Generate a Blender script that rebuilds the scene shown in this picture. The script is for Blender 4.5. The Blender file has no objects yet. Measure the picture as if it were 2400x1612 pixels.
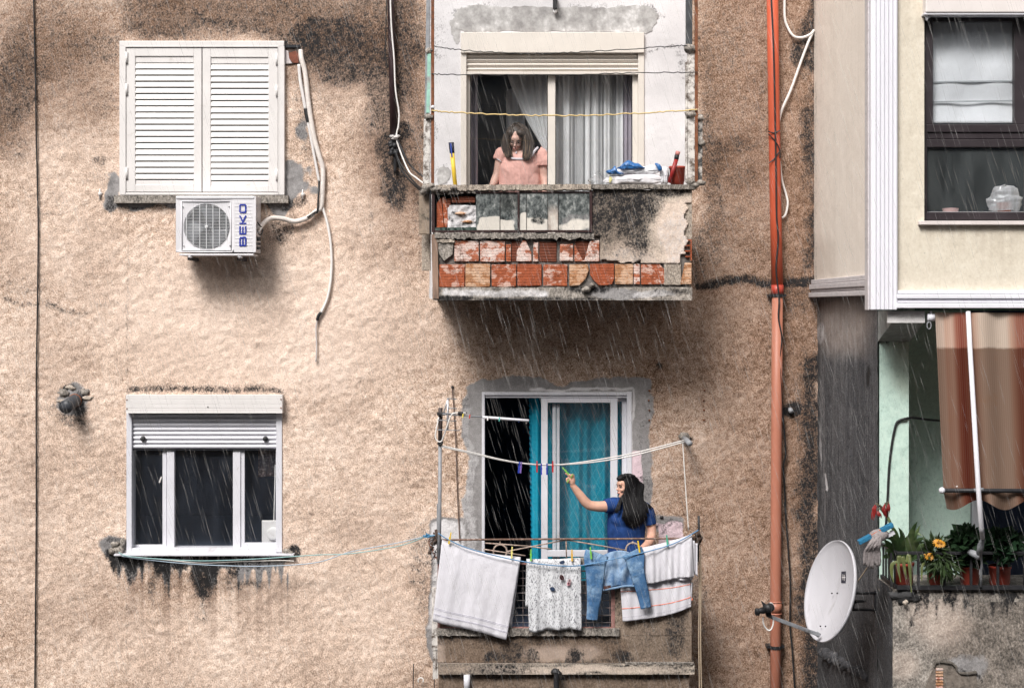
import bpy, math, random
import numpy as np
from mathutils import Vector, Matrix
random.seed(7)
sc = bpy.context.scene
COL = sc.collection
# ------------------------------------------------------------------ camera
D = 16.0            # metres from the lens to the stucco wall (wall plane y = 0)
ZC = 8.0            # height of the lens above the street
PPM = 240.0         # photograph pixels per metre on the wall plane
VX, VY = 1200.0, 720.0
cam = bpy.data.cameras.new('camera'); cam_o = bpy.data.objects.new('camera', cam); COL.objects.link(cam_o)
cam_o.location = (0, -D, ZC); cam_o.rotation_euler = (math.radians(90), 0, 0)
cam.sensor_width = 36; cam.lens = 36 * D / (2400 / PPM)
cam.shift_y = -86 / 2400
cam.clip_start = 0.1; cam.clip_end = 600
sc.camera = cam_o
# ------------------------------------------------------------------ sky, sun, exposure
SUN_EL, SUN_ROT = math.radians(46), math.radians(205)
wd = bpy.data.worlds.new('World'); sc.world = wd; wd.use_nodes = True
wn = wd.node_tree.nodes; wl = wd.node_tree.links
sky = wn.new('ShaderNodeTexSky'); sky.sky_type = 'NISHITA'; sky.sun_disc = False
sky.sun_elevation = SUN_EL; sky.sun_rotation = SUN_ROT
sky.air_density = 1.5; sky.dust_density = 6.0; sky.ozone_density = 1.0
hs = wn.new('ShaderNodeHueSaturation'); hs.inputs['Saturation'].default_value = 0.22
wl.new(sky.outputs[0], hs.inputs['Color'])
bg = wn['Background']; bg.inputs['Strength'].default_value = 0.05
wl.new(hs.outputs[0], bg.inputs['Color'])
sl = bpy.data.lights.new('sun', 'SUN'); sl.energy = 1.5; sl.angle = math.radians(20); sl.color = (1.0, 0.96, 0.92)
so = bpy.data.objects.new('sun', sl); COL.objects.link(so)
sdir = Vector((math.sin(SUN_ROT) * math.cos(SUN_EL), math.cos(SUN_ROT) * math.cos(SUN_EL), math.sin(SUN_EL)))
so.rotation_euler = sdir.to_track_quat('Z', 'Y').to_euler(); so.location = (0, -10, 30)
sc.view_settings.view_transform = 'Standard'; sc.view_settings.look = 'None'
sc.view_settings.exposure = 1.3; sc.view_settings.gamma = 1.0
sc.view_settings.use_curve_mapping = False
sc.cycles.max_bounces = 8; sc.cycles.transparent_max_bounces = 24
# ------------------------------------------------------------------ picture -> place
def W(px, py, y=0.0):
    f = (D + y) / D
    return Vector(((px - VX) / PPM * f, y, ZC + (VY - py) / PPM * f))
def crop(ox, oy, s):
    return lambda x, y, d=0.0: W(ox + x / s, oy + y / s, d)
cA = crop(0, 0, 2.904); cB = crop(380, 440, 3.733); cC = crop(100, 860, 2.8)
cD = crop(960, 0, 3.243); cE = crop(960, 400, 3.243); cF = crop(960, 860, 3.243); cG = crop(960, 1180, 3.243)
cH = crop(1760, 0, 2.063); cI = crop(1760, 700, 2.903); cJ = crop(1760, 1160, 3.469); cK = crop(880, 0, 3.265)
cL = crop(1300, 1070, 6.535); cM = crop(1120, 260, 7.84); cN = crop(1360, 340, 7.297); cO = crop(1000, 440, 5.8375)
def to_px(co):                                  # numpy (n,3) -> photograph pixels, for laying stains on a surface
    f = (D + co[:, 1]) / D
    return VX + co[:, 0] / f * PPM, VY - (co[:, 2] - ZC) / f * PPM
# ------------------------------------------------------------------ noise
def _h(ix, iy, s):
    v = np.sin(ix * 127.1 + iy * 311.7 + s * 74.7) * 43758.5453
    return v - np.floor(v)
def vnoise(x, y, s=0):
    xi, yi = np.floor(x), np.floor(y); u, v = x - xi, y - yi
    u = u * u * (3 - 2 * u); v = v * v * (3 - 2 * v)
    a, b, c, d = _h(xi, yi, s), _h(xi + 1, yi, s), _h(xi, yi + 1, s), _h(xi + 1, yi + 1, s)
    return (a * (1 - u) + b * u) * (1 - v) + (c * (1 - u) + d * u) * v
def fbm(x, y, s=0, o=4):
    t = 0; a = 0.5; n = 0
    for k in range(o):
        t = t + a * vnoise(x * 2 ** k + 17.3 * k, y * 2 ** k - 9.1 * k, s + k); n += a; a *= 0.5
    return t / n
# ------------------------------------------------------------------ mesh collector
ORG = {}
class MB:
    def __init__(s): s.v = []; s.f = []
    def add(s, vs, fs):
        n = len(s.v); s.v += [tuple(p) for p in vs]; s.f += [tuple(i + n for i in f) for f in fs]; return s
    def box(s, lo, hi):
        x0, x1 = sorted((lo[0], hi[0])); y0, y1 = sorted((lo[1], hi[1])); z0, z1 = sorted((lo[2], hi[2]))
        return s.add([(x0,y0,z0),(x1,y0,z0),(x1,y1,z0),(x0,y1,z0),(x0,y0,z1),(x1,y0,z1),(x1,y1,z1),(x0,y1,z1)],
                     [(3,2,1,0),(4,5,6,7),(0,1,5,4),(1,2,6,5),(2,3,7,6),(3,0,4,7)])
    def slab(s, c, x0, y0, x1, y1, front, back):     # box whose FRONT face fills a picture rectangle of crop c
        a = c(x0, y0, front); b = c(x1, y1, front)
        return s.box((a.x, front, a.z), (b.x, back, b.z))
    def obox(s, p, q, w, h, up=(0, 0, 1)):           # bar of section w x h from p to q
        p, q = Vector(p), Vector(q); d = (q - p).normalized(); u = Vector(up)
        if abs(d.dot(u)) > .99: u = Vector((0, 1, 0))
        r = d.cross(u).normalized(); u = r.cross(d)
        o = [r * a * w / 2 + u * b * h / 2 for a, b in ((-1,-1),(1,-1),(1,1),(-1,1))]
        return s.add([p + k for k in o] + [q + k for k in o], [(3,2,1,0),(4,5,6,7),(0,1,5,4),(1,2,6,5),(2,3,7,6),(3,0,4,7)])
    def tube(s, pts, r, n=7, smooth=0, cap=True):
        P = [Vector(p) for p in pts]
        R = list(r) if isinstance(r, (list, tuple)) else [r] * len(P)
        if smooth: P, R = catmull(P, R, smooth)
        t = [(P[min(i + 1, len(P) - 1)] - P[max(i - 1, 0)]).normalized() for i in range(len(P))]
        u = t[0].orthogonal().normalized(); vs = []; fs = []
        for i, p in enumerate(P):
            u = (u - t[i] * u.dot(t[i]));
            u = u.normalized() if u.length > 1e-6 else t[i].orthogonal().normalized()
            w = t[i].cross(u)
            for k in range(n):
                a = 2 * math.pi * k / n
                vs.append(p + (u * math.cos(a) + w * math.sin(a)) * R[i])
        for i in range(len(P) - 1):
            for k in range(n):
                fs.append((i*n+k, i*n+(k+1)%n, (i+1)*n+(k+1)%n, (i+1)*n+k))
        if cap: fs.append(tuple(range(n))[::-1]); fs.append(tuple((len(P)-1)*n+k for k in range(n)))
        return s.add(vs, fs)
    def loft(s, rings, n=14, cap=True):              # rings: (centre, axis_a vector, axis_b vector)
        vs = []; fs = []
        for c, a, b in rings:
            c, a, b = Vector(c), Vector(a), Vector(b)
            for k in range(n):
                t = 2 * math.pi * k / n
                vs.append(c + a * math.cos(t) + b * math.sin(t))
        m = len(rings)
        for i in range(m - 1):
            for k in range(n): fs.append((i*n+k, i*n+(k+1)%n, (i+1)*n+(k+1)%n, (i+1)*n+k))
        if cap: fs.append(tuple(range(n))[::-1]); fs.append(tuple((m-1)*n+k for k in range(n)))
        return s.add(vs, fs)
    def ell(s, c, r, rot=None, nu=14, nv=9):
        c = Vector(c); vs = []; fs = []
        M_ = rot if rot is not None else Matrix.Identity(3)
        for j in range(nv + 1):
            ph = math.pi * j / nv
            for i in range(nu):
                th = 2 * math.pi * i / nu
                vs.append(c + M_ @ Vector((r[0]*math.sin(ph)*math.cos(th), r[1]*math.sin(ph)*math.sin(th), r[2]*math.cos(ph))))
        for j in range(nv):
            for i in range(nu): fs.append((j*nu+i, (j+1)*nu+i, (j+1)*nu+(i+1)%nu, j*nu+(i+1)%nu))
        return s.add(vs, fs)
    def lathe(s, c, prof, n=20, axis=(0, 0, 1)):     # prof: (radius, height along axis)
        ax = Vector(axis).normalized(); u = ax.orthogonal().normalized(); w = ax.cross(u); c = Vector(c)
        return s.loft([(c + ax * h, u * r, w * r) for r, h in prof], n)
    def prism(s, poly, front, back):                 # poly: list of (x,z) world, clockwise or not
        n = len(poly)
        a = sum(poly[i][0]*poly[(i+1)%n][1]-poly[(i+1)%n][0]*poly[i][1] for i in range(n))
        if a < 0: poly = poly[::-1]
        vs = [(x, front, z) for x, z in poly] + [(x, back, z) for x, z in poly]
        fs = [tuple(range(n)), tuple(range(n, 2*n))[::-1]] + [((i+1)%n, i, n+i, n+(i+1)%n) for i in range(n)]
        return s.add(vs, fs)
    def cprism(s, c, pts, front, back):
        return s.prism([(p.x, p.z) for p in (c(x, y, front) for x, y in pts)], front, back)
    def lump(s, c, r, seed=0, n=9, amp=.35):
        rs = random.Random(seed); m = MB().ell((0,0,0), (1,1,1), nu=n, nv=max(5, n//2+1))
        vs = []
        cache = {}
        for p in m.v:
            k = (round(p[0],2), round(p[1],2), round(p[2],2))
            if k not in cache: cache[k] = 1 + rs.uniform(-amp, amp)
            q = cache[k]; vs.append((c[0]+p[0]*r[0]*q, c[1]+p[1]*r[1]*q, c[2]+p[2]*r[2]*q))
        return s.add(vs, m.f)
    def grid(s, fn, nu, nv):
        vs = [fn(i / nu, j / nv) for j in range(nv + 1) for i in range(nu + 1)]
        w = nu + 1
        return s.add(vs, [(j*w+i, j*w+i+1, (j+1)*w+i+1, (j+1)*w+i) for j in range(nv) for i in range(nu)])
    def build(s, name, m, parent=None, smooth=False, bevel=0, solid=0, label=None, kind=None):
        me = bpy.data.meshes.new(name)
        o0 = ORG.get(parent.name, Vector((0,0,0))) if parent else Vector((0,0,0))
        me.from_pydata([tuple(Vector(p) - o0) for p in s.v], [], s.f)
        return finish(me, name, m, parent, smooth, bevel, solid, label, kind, o0)
def finish(me, name, m, parent, smooth=False, bevel=0, solid=0, label=None, kind=None, o0=Vector((0,0,0))):
    if m is not None: me.materials.append(m)
    if smooth: me.polygons.foreach_set('use_smooth', [True] * len(me.polygons))
    me.update()
    o = bpy.data.objects.new(name, me); COL.objects.link(o)
    ORG[o.name] = o0
    if parent: o.parent = parent
    if solid:
        k = o.modifiers.new('thickness', 'SOLIDIFY'); k.thickness = solid; k.offset = 0
    if bevel:
        k = o.modifiers.new('bevel', 'BEVEL'); k.width = bevel; k.segments = 2; k.limit_method = 'ANGLE'
    if label: o['label'] = label
    if kind: o['kind'] = kind
    return o
def catmull(P, R, k):
    Q = []; S = []
    for i in range(len(P) - 1):
        p0, p1, p2, p3 = P[max(i-1,0)], P[i], P[i+1], P[min(i+2,len(P)-1)]
        for j in range(k):
            t = j / k
            Q.append(.5*((2*p1)+(p2-p0)*t+(2*p0-5*p1+4*p2-p3)*t*t+(3*p1-p0-3*p2+p3)*t**3)); S.append(R[i]*(1-t)+R[i+1]*t)
    Q.append(P[-1]); S.append(R[-1]); return Q, S
def thing(name, loc, label, cat, group=None):
    o = bpy.data.objects.new(name, None); COL.objects.link(o); o.location = loc; o.empty_display_size = .1
    ORG[o.name] = Vector(loc); o['label'] = label; o['category'] = cat
    if group: o['group'] = group
    return o
def tag(o, label, cat, group=None, kind=None):
    if label: o['label'] = label
    if cat: o['category'] = cat
    if group: o['group'] = group
    if kind: o['kind'] = kind
    return o
# ------------------------------------------------------------------ materials
class NT:
    def __init__(s, name):
        s.m = bpy.data.materials.new(name); s.m.use_nodes = True; s.t = s.m.node_tree; s.b = s.t.nodes['Principled BSDF']
        s.pos = s.n('ShaderNodeNewGeometry').outputs['Position']
    def n(s, typ, **kw):
        k = s.t.nodes.new(typ)
        for a, v in kw.items(): setattr(k, a, v)
        return k
    def put(s, sock, v):
        if isinstance(v, bpy.types.NodeSocket): s.t.links.new(v, sock)
        elif isinstance(v, (tuple, list)) and len(v) == 3 and sock.type == 'RGBA': sock.default_value = (*v, 1)
        else: sock.default_value = v
    def noise(s, scale, detail=4, rough=.6, vec=None, dist=0):
        k = s.n('ShaderNodeTexNoise'); s.put(k.inputs['Vector'], vec or s.pos)
        k.inputs['Scale'].default_value = scale; k.inputs['Detail'].default_value = detail
        k.inputs['Roughness'].default_value = rough; k.inputs['Distortion'].default_value = dist
        return k.outputs['Fac']
    def map(s, scale=(1,1,1), rot=(0,0,0), vec=None):
        k = s.n('ShaderNodeMapping'); s.put(k.inputs['Vector'], vec or s.pos)
        k.inputs['Scale'].default_value = scale; k.inputs['Rotation'].default_value = rot; return k.outputs[0]
    def math(s, op, a, b=0.0, c=0.0):
        k = s.n('ShaderNodeMath', operation=op)
        for i, v in enumerate((a, b, c)): s.put(k.inputs[i], v)
        return k.outputs[0]
    def rng(s, v, a, b, c=0., d=1.):
        k = s.n('ShaderNodeMapRange'); s.put(k.inputs[0], v)
        for i, q in enumerate((a, b, c, d)): s.put(k.inputs[i+1], q)
        return k.outputs[0]
    def mix(s, f, a, b, mode='MIX'):
        k = s.n('ShaderNodeMix', data_type='RGBA', blend_type=mode)
        s.put(k.inputs[0], f); s.put(k.inputs[6], a); s.put(k.inputs[7], b); return k.outputs[2]
    def ramp(s, f, stops):
        k = s.n('ShaderNodeValToRGB'); s.put(k.inputs[0], f); e = k.color_ramp.elements
        e[0].position, e[0].color = stops[0][0], (*stops[0][1], 1); e[1].position, e[1].color = stops[-1][0], (*stops[-1][1], 1)
        for p, c in stops[1:-1]:
            q = e.new(p); q.color = (*c, 1)
        return k.outputs[0]
    def attr(s, name):
        k = s.n('ShaderNodeAttribute'); k.attribute_name = name; return k.outputs['Fac']
    def bump(s, h, strength=.5, dist=.01, base=None):
        k = s.n('ShaderNodeBump'); s.put(k.inputs['Height'], h); k.inputs['Strength'].default_value = strength
        k.inputs['Distance'].default_value = dist
        if base is not None: s.put(k.inputs['Normal'], base)
        return k.outputs[0]
    def out(s, color, rough=.7, normal=None, metal=0., spec=.4):
        s.put(s.b.inputs['Base Color'], color); s.put(s.b.inputs['Roughness'], rough)
        if normal is not None: s.put(s.b.inputs['Normal'], normal)
        s.b.inputs['Metallic'].default_value = metal; s.b.inputs['Specular IOR Level'].default_value = spec
        return s.m
MC = {}
def M(name, col, rough=.6, var=.18, vs=9, bump=.0, bs=70, metal=0., dirt=0., dcol=(.05,.045,.04), ds=7, spec=.4, stretch=1.):
    if name in MC: return MC[name]
    t = NT(name)
    p = t.map((1, 1, 1 / stretch)) if stretch != 1. else t.pos
    n = t.noise(vs, 5, .65, p)
    c = t.mix(t.rng(n, .3, .7), tuple(k * (1 - var) for k in col), tuple(min(1, k * (1 + var * .6)) for k in col))
    if dirt > 0:
        d = t.noise(ds, 6, .72, p, .3)
        c = t.mix(t.rng(d, .62 - dirt * .3, .78 - dirt * .3), c, dcol)
    nm = t.bump(t.noise(bs, 3, .6), bump, .006) if bump else None
    MC[name] = t.out(c, t.rng(n, .3, .7, max(0, rough - .08), min(1, rough + .08)), nm, metal, spec)
    return MC[name]
def stucco(name, stops, fine=70, mid=13, big=1.2, bump=.8, rough=.92, streak=(1,1,1), dark=(.022,.021,.022), cem=(.25,.24,.24),
           white=(.67,.655,.67), pink=(.70,.55,.60), mix3=(.5,.32,.18), spec=.25):
    t = NT(name)
    p1 = t.map((1, 1, .72), (0, math.radians(24), 0))
    nf = t.noise(fine, 3, .7, p1); nm = t.noise(mid, 5, .65, t.map(streak)); nb = t.noise(big, 5, .6, t.map(streak))
    v = t.math('ADD', t.math('MULTIPLY', nf, mix3[0]), t.math('ADD', t.math('MULTIPLY', nm, mix3[1]), t.math('MULTIPLY', nb, mix3[2])))
    c = t.ramp(v, stops)
    ng = t.noise(fine * .75, 4, .75, p1)
    def lay(c, at, col, amp=.8, lo=.36, hi=.62):
        a = t.math('ADD', t.attr(at), t.math('MULTIPLY', t.math('SUBTRACT', t.math('ADD', t.math('MULTIPLY', ng, .55), t.math('MULTIPLY', nm, .45)), .5), amp))
        return t.mix(t.rng(a, lo, hi), c, col)
    grain = t.rng(nf, .3, .7, .72, 1.12)
    def g(col, k=.5):
        return t.mix(k, col, t.mix(1.0, col, grain, 'MULTIPLY'))
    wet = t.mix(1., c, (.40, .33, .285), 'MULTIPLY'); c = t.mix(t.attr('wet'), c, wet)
    pl = t.mix(.52, c, (.88, .71, .605)); c = t.mix(t.attr('pale'), c, pl)
    c = lay(c, 'cement', t.mix(t.rng(nm, .35, .65), g(cem, .9), g(tuple(k*1.35 for k in cem), .9)), .9); c = lay(c, 'white', t.mix(t.rng(nb, .35, .65), g(tuple(k*.84 for k in white), .3), g(tuple(k*1.08 for k in white), .3)), .8); c = lay(c, 'pink', g(pink, .5), .8)
    c = lay(c, 'dirt', dark, 3.0, .32, .84)
    h = t.math('ADD', t.math('MULTIPLY', nf, .6), t.math('MULTIPLY', nm, .8))
    sm = t.math('SUBTRACT', 1.0, t.math('MULTIPLY', t.attr('smooth'), .85))
    h = t.math('MULTIPLY', h, sm)
    return t.out(c, rough, t.bump(h, bump, .012), 0., spec)
def glass(name, tint=(1,1,1), veil=0.0, veilcol=(.6,.63,.65), refl=1.0):
    t = NT(name); nt = t.t
    tr = t.n('ShaderNodeBsdfTransparent'); tr.inputs[0].default_value = (*tint, 1)
    gl = t.n('ShaderNodeBsdfGlossy'); gl.inputs['Roughness'].default_value = .03
    fr = t.n('ShaderNodeLayerWeight'); fac_ = t.math('ADD', t.math('MULTIPLY', t.math('POWER', fr.outputs['Facing'], 5.), .9), .045)
    mx = t.n('ShaderNodeMixShader'); t.put(mx.inputs[0], t.math('MULTIPLY', fac_, refl))
    nt.links.new(tr.outputs[0], mx.inputs[1]); nt.links.new(gl.outputs[0], mx.inputs[2]); o = mx.outputs[0]
    if veil > 0:
        df = t.n('ShaderNodeBsdfDiffuse'); df.inputs[0].default_value = (*veilcol, 1)
        m2 = t.n('ShaderNodeMixShader'); t.put(m2.inputs[0], t.rng(t.noise(3, 6, .7, t.map((2, 1, .5))), .35, .75, veil * .4, veil * 1.6))
        nt.links.new(o, m2.inputs[1]); nt.links.new(df.outputs[0], m2.inputs[2]); o = m2.outputs[0]
    nt.links.new(o, nt.nodes['Material Output'].inputs['Surface']); return t.m
def cloth(name, col, sheer=0.0, trans=.3, pat=None, bump=.3, bs=220, var=.08, vs=5, wr=0, wrs=.35):
    """woven cloth: diffuse + translucent, optionally see-through"""
    t = NT(name); nt = t.t
    c = t.mix(t.rng(t.noise(vs, 4), .3, .7), tuple(k * (1 - var) for k in col), tuple(min(1, k * (1 + var)) for k in col))
    nm = t.bump(t.noise(bs, 2), bump, .003)
    if pat: c, nm = pat(t, c, nm)
    df = t.n('ShaderNodeBsdfDiffuse'); t.put(df.inputs[0], c); t.put(df.inputs['Normal'], t.bump(t.noise(wr, 3, .55, t.map((1,1,.55)), .6), wrs, .03, nm) if wr else nm)
    tl = t.n('ShaderNodeBsdfTranslucent'); t.put(tl.inputs[0], c)
    mx = t.n('ShaderNodeMixShader'); mx.inputs[0].default_value = trans
    nt.links.new(df.outputs[0], mx.inputs[1]); nt.links.new(tl.outputs[0], mx.inputs[2]); o = mx.outputs[0]
    if sheer > 0:
        tr = t.n('ShaderNodeBsdfTransparent'); m2 = t.n('ShaderNodeMixShader'); m2.inputs[0].default_value = sheer
        nt.links.new(o, m2.inputs[1]); nt.links.new(tr.outputs[0], m2.inputs[2]); o = m2.outputs[0]
    nt.links.new(o, nt.nodes['Material Output'].inputs['Surface']); return t.m
# ------------------------------------------------------------------ stained surfaces
ATTRS = ('dirt', 'wet', 'pale', 'cement', 'white', 'pink', 'smooth')
def paint(me, layers, co, seed=0, warp=22):
    px, py = to_px(co)
    wx = (fbm(px / 60, py / 60, seed, 5) - .5) * 3.2 * warp; wy = (fbm(px / 60 + 40, py / 60 + 9, seed + 5, 5) - .5) * 3.2 * warp
    A = {}
    for L in layers:
        at, kind, g, st = L[:4]; ws = L[4] if len(L) > 4 else 1.0
        x, y = px + wx * ws, py + wy * ws
        if kind == 'e':
            cx, cy, rx, ry = g; d = np.sqrt(((x - cx) / rx) ** 2 + ((y - cy) / ry) ** 2); m = np.clip(1.55 - d * .95, 0, 1); m = m * m * (3 - 2 * m)
        elif kind == 'b':
            x0, y0, x1, y1, s = g
            m = np.clip(.5 + (x - x0) / s, 0, 1) * np.clip(.5 + (x1 - x) / s, 0, 1) * np.clip(.5 + (y - y0) / s, 0, 1) * np.clip(.5 + (y1 - y) / s, 0, 1)
        elif kind == 'v':      # run-off streaks: box fading downwards
            x0, y0, x1, y1, s = g
            k = fbm(px / 9.0, px * 0 + 3.3, seed + 11, 3)
            t = np.clip((py - y0) / (y1 - y0), 0, 1); m = np.clip(.5 + (x - x0) / s, 0, 1) * np.clip(.5 + (x1 - x) / s, 0, 1) * (py > y0 - 2) * np.clip((k * 1.7 - .25) - t, 0, .6) / .6
        elif kind == 'l':      # polyline stroke with width
            pts, wdt = g; m = np.zeros_like(x)
            for (ax, ay), (bx, by) in zip(pts[:-1], pts[1:]):
                q = np.clip(((x - ax) * (bx - ax) + (y - ay) * (by - ay)) / ((bx - ax) ** 2 + (by - ay) ** 2 + 1e-6), 0, 1)
                dd = np.hypot(x - ax - q * (bx - ax), y - ay - q * (by - ay)); m = np.maximum(m, np.clip(1.5 - dd / wdt, 0, 1))
        v = m * st
        if st < 0: A[at] = A.get(at, np.zeros_like(x)) * (1 - m)
        else: A[at] = np.maximum(A.get(at, np.zeros_like(x)), v)
    for at in ATTRS:
        a = me.attributes.new(at, 'FLOAT', 'POINT')
        if at in A: a.data.foreach_set('value', A[at].astype(np.float32))
def surface(name, m, parent, o, us, vs, U, V, layers, holes=(), disp=(0, 1, 0), dn=(0, -1, 0), reveal=0., seed=0, label=None, smooth=True, warp=22, edge=0., flat=()):
    """sheet o + u*U + v*V on the lines us, vs (metres); holes (u0,u1,v0,v1) are cut with reveals; disp = amp, scale, fine amp"""
    us = np.unique(np.round(np.concatenate([us] + [np.array(h[:2]) for h in holes]), 4)) if holes else np.array(us)
    vs = np.unique(np.round(np.concatenate([vs] + [np.array(h[2:]) for h in holes]), 4)) if holes else np.array(vs)
    uu, vv = np.meshgrid(us, vs); o = np.array(o, float); U = np.array(U, float); V = np.array(V, float); nrm = np.array(dn, float)
    co = o + uu.reshape(-1, 1) * U + vv.reshape(-1, 1) * V
    u1, v1 = uu.ravel(), vv.ravel()
    h = disp[0] * (fbm(u1 * disp[1], v1 * disp[1], seed, 3) - .5) * 2 + disp[2] * (fbm(u1 * 30, v1 * 30, seed + 3, 2) - .5) * 2
    keep = np.ones_like(u1)
    for (a, b, c, d) in holes:
        keep[(u1 > a - .001) & (u1 < b + .001) & (v1 > c - .001) & (v1 < d + .001)] = 0
    if flat:
        fx, fy = to_px(co)
        for (a, b, c, d) in flat: keep[(fx > a) & (fx < c) & (fy > b) & (fy < d)] *= .2
    cod = co + (h * keep).reshape(-1, 1) * nrm
    nu, nv = len(us), len(vs); flip = np.dot(np.cross(U, V), nrm) < 0
    fs = []
    uc = (us[:-1] + us[1:]) / 2; vc = (vs[:-1] + vs[1:]) / 2
    hole = np.zeros((nv - 1, nu - 1), bool)
    for (a, b, c, d) in holes: hole |= ((vc[:, None] > c) & (vc[:, None] < d) & (uc[None, :] > a) & (uc[None, :] < b))
    for j in range(nv - 1):
        for i in range(nu - 1):
            if hole[j, i]: continue
            q = (j*nu+i, j*nu+i+1, (j+1)*nu+i+1, (j+1)*nu+i); fs.append(q[::-1] if flip else q)
    vl = [tuple(p) for p in cod]; extra = []
    def wall_strip(pts):
        n = len(vl) ; k = len(pts)
        for p in pts: vl.append(tuple(p)); extra.append(tuple(p))
        for p in pts: vl.append(tuple(np.array(p) - nrm * reveal)); extra.append(tuple(p))
        for i in range(k - 1): fs.append((n+i, n+i+1, n+k+i+1, n+k+i))
    if reveal:
        for (a, b, c, d) in holes:
            P = lambda u, v: o + u * U + v * V
            wall_strip([P(a, c), P(b, c), P(b, d), P(a, d), P(a, c)])
        if edge:
            P = lambda u, v: o + u * U + v * V
            wall_strip([P(us[0], vs[0]), P(us[-1], vs[0]), P(us[-1], vs[-1]), P(us[0], vs[-1]), P(us[0], vs[0])])
    me = bpy.data.meshes.new(name); o0 = ORG.get(parent.name, Vector((0,0,0))) if parent else Vector((0,0,0))
    allco = np.array(vl) ; me.from_pydata([tuple(p) for p in (allco - np.array(o0))], [], fs)
    flat = np.concatenate([co, np.array(extra)]) if extra else co
    paint(me, layers, flat, seed, warp)
    return finish(me, name, m, parent, smooth, label=label, o0=o0)
def panel(name, m, parent, c, x0, y0, x1, y1, y, layers, step=.02, thick=.05, disp=(.004, 9, .002), seed=0, warp=10, label=None):
    """upright sheet facing the street that fills a picture rectangle at depth y, with edges turned back by thick"""
    a, b = c(x0, y1, y), c(x1, y0, y)
    us = np.linspace(0, b.x - a.x, max(3, int((b.x - a.x) / step))); vs = np.linspace(0, b.z - a.z, max(3, int((b.z - a.z) / step)))
    return surface(name, m, parent, (a.x, y, a.z), us, vs, (1, 0, 0), (0, 0, 1), layers, disp=disp, reveal=thick, edge=1, seed=seed, warp=warp, label=label)
# ================================================================== ground
g_m = M('asphalt', (.05, .05, .052), .85, .25, 3, .4, 90)
o = MB().add([(-150,-150,0),(150,-150,0),(150,150,0),(-150,150,0)], [(0,1,2,3)]).build('ground', g_m); o['kind'] = 'structure'
# the house across the street, where the view is taken from; unseen, added to block low sky
m_opp = M('opposite_plaster', (.26, .25, .24), .9, .15, 2)
ob = MB().box((-30, -24, 0), (30, -17.5, 15.5)).build('opposite_building', m_opp); ob['kind'] = 'structure'
for r_ in range(4):
    for c_ in range(13):
        MB().box((-28 + c_*4.4, -17.498, 2.2 + r_*3.4), (-26.6 + c_*4.4, -17.45, 4.0 + r_*3.4)).build('window', M('opposite_window', (.06,.07,.08), .2, .1), ob)
# ================================================================== materials of the setting
STOPS = [(.38, (.11,.068,.047)), (.44, (.36,.24,.168)), (.505, (.635,.472,.37)), (.575, (.92,.77,.665))]
m_stucco = stucco('stucco', STOPS, 92, 17, 1.3, 1.1, mix3=(.50,.25,.25))
m_plaster = stucco('old_plaster', [(.34,(.13,.11,.095)),(.45,(.31,.265,.225)),(.55,(.50,.43,.36)),(.66,(.72,.64,.56))], 80, 15, 2.2, .9)
m_conc = stucco('weathered_concrete', [(.36,(.055,.052,.05)),(.45,(.16,.145,.13)),(.55,(.35,.315,.28)),(.64,(.58,.53,.49))], 60, 11, 2.5, 1.0)
m_white = M('white_pvc', (.70, .675, .665), .38, .06, 4, 0, dirt=.03, dcol=(.5,.46,.43))
m_white2 = M('white_aluminium', (.66, .66, .71), .35, .07, 5, 0, dirt=.05, dcol=(.45,.42,.4))
m_cream = M('cream_aluminium', (.66, .615, .565), .4, .06, 4, 0)
m_dark = M('dark_void', (.03, .032, .037), .9, .1)  # near-black; stands in for shade behind slats and in gaps
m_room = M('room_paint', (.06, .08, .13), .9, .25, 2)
m_rust = M('rusty_iron', (.20, .075, .035), .85, .4, 25, .4, 90, dirt=.25, dcol=(.05,.03,.022))
m_black = M('black_rubber', (.018, .018, .02), .55, .2)
m_blkmet = M('black_iron', (.022, .022, .025), .5, .3, 20)
m_grey = M('grey_metal', (.27, .28, .30), .5, .25, 18, .15, 60, dirt=.12)
m_whitecab = M('white_cable', (.78, .76, .74), .5, .08, 30)
m_flake = M('flaking_white_paint', (.66, .63, .60), .75, .15, 14, .5, 60, dirt=.55, dcol=(.09,.065,.05), ds=16)
m_glass = glass('window_glass', (.97, .98, .985), .018, (.40,.47,.62))
m_glass_d = glass('dusty_glass', (.985, .99, .995), .008)
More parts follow.
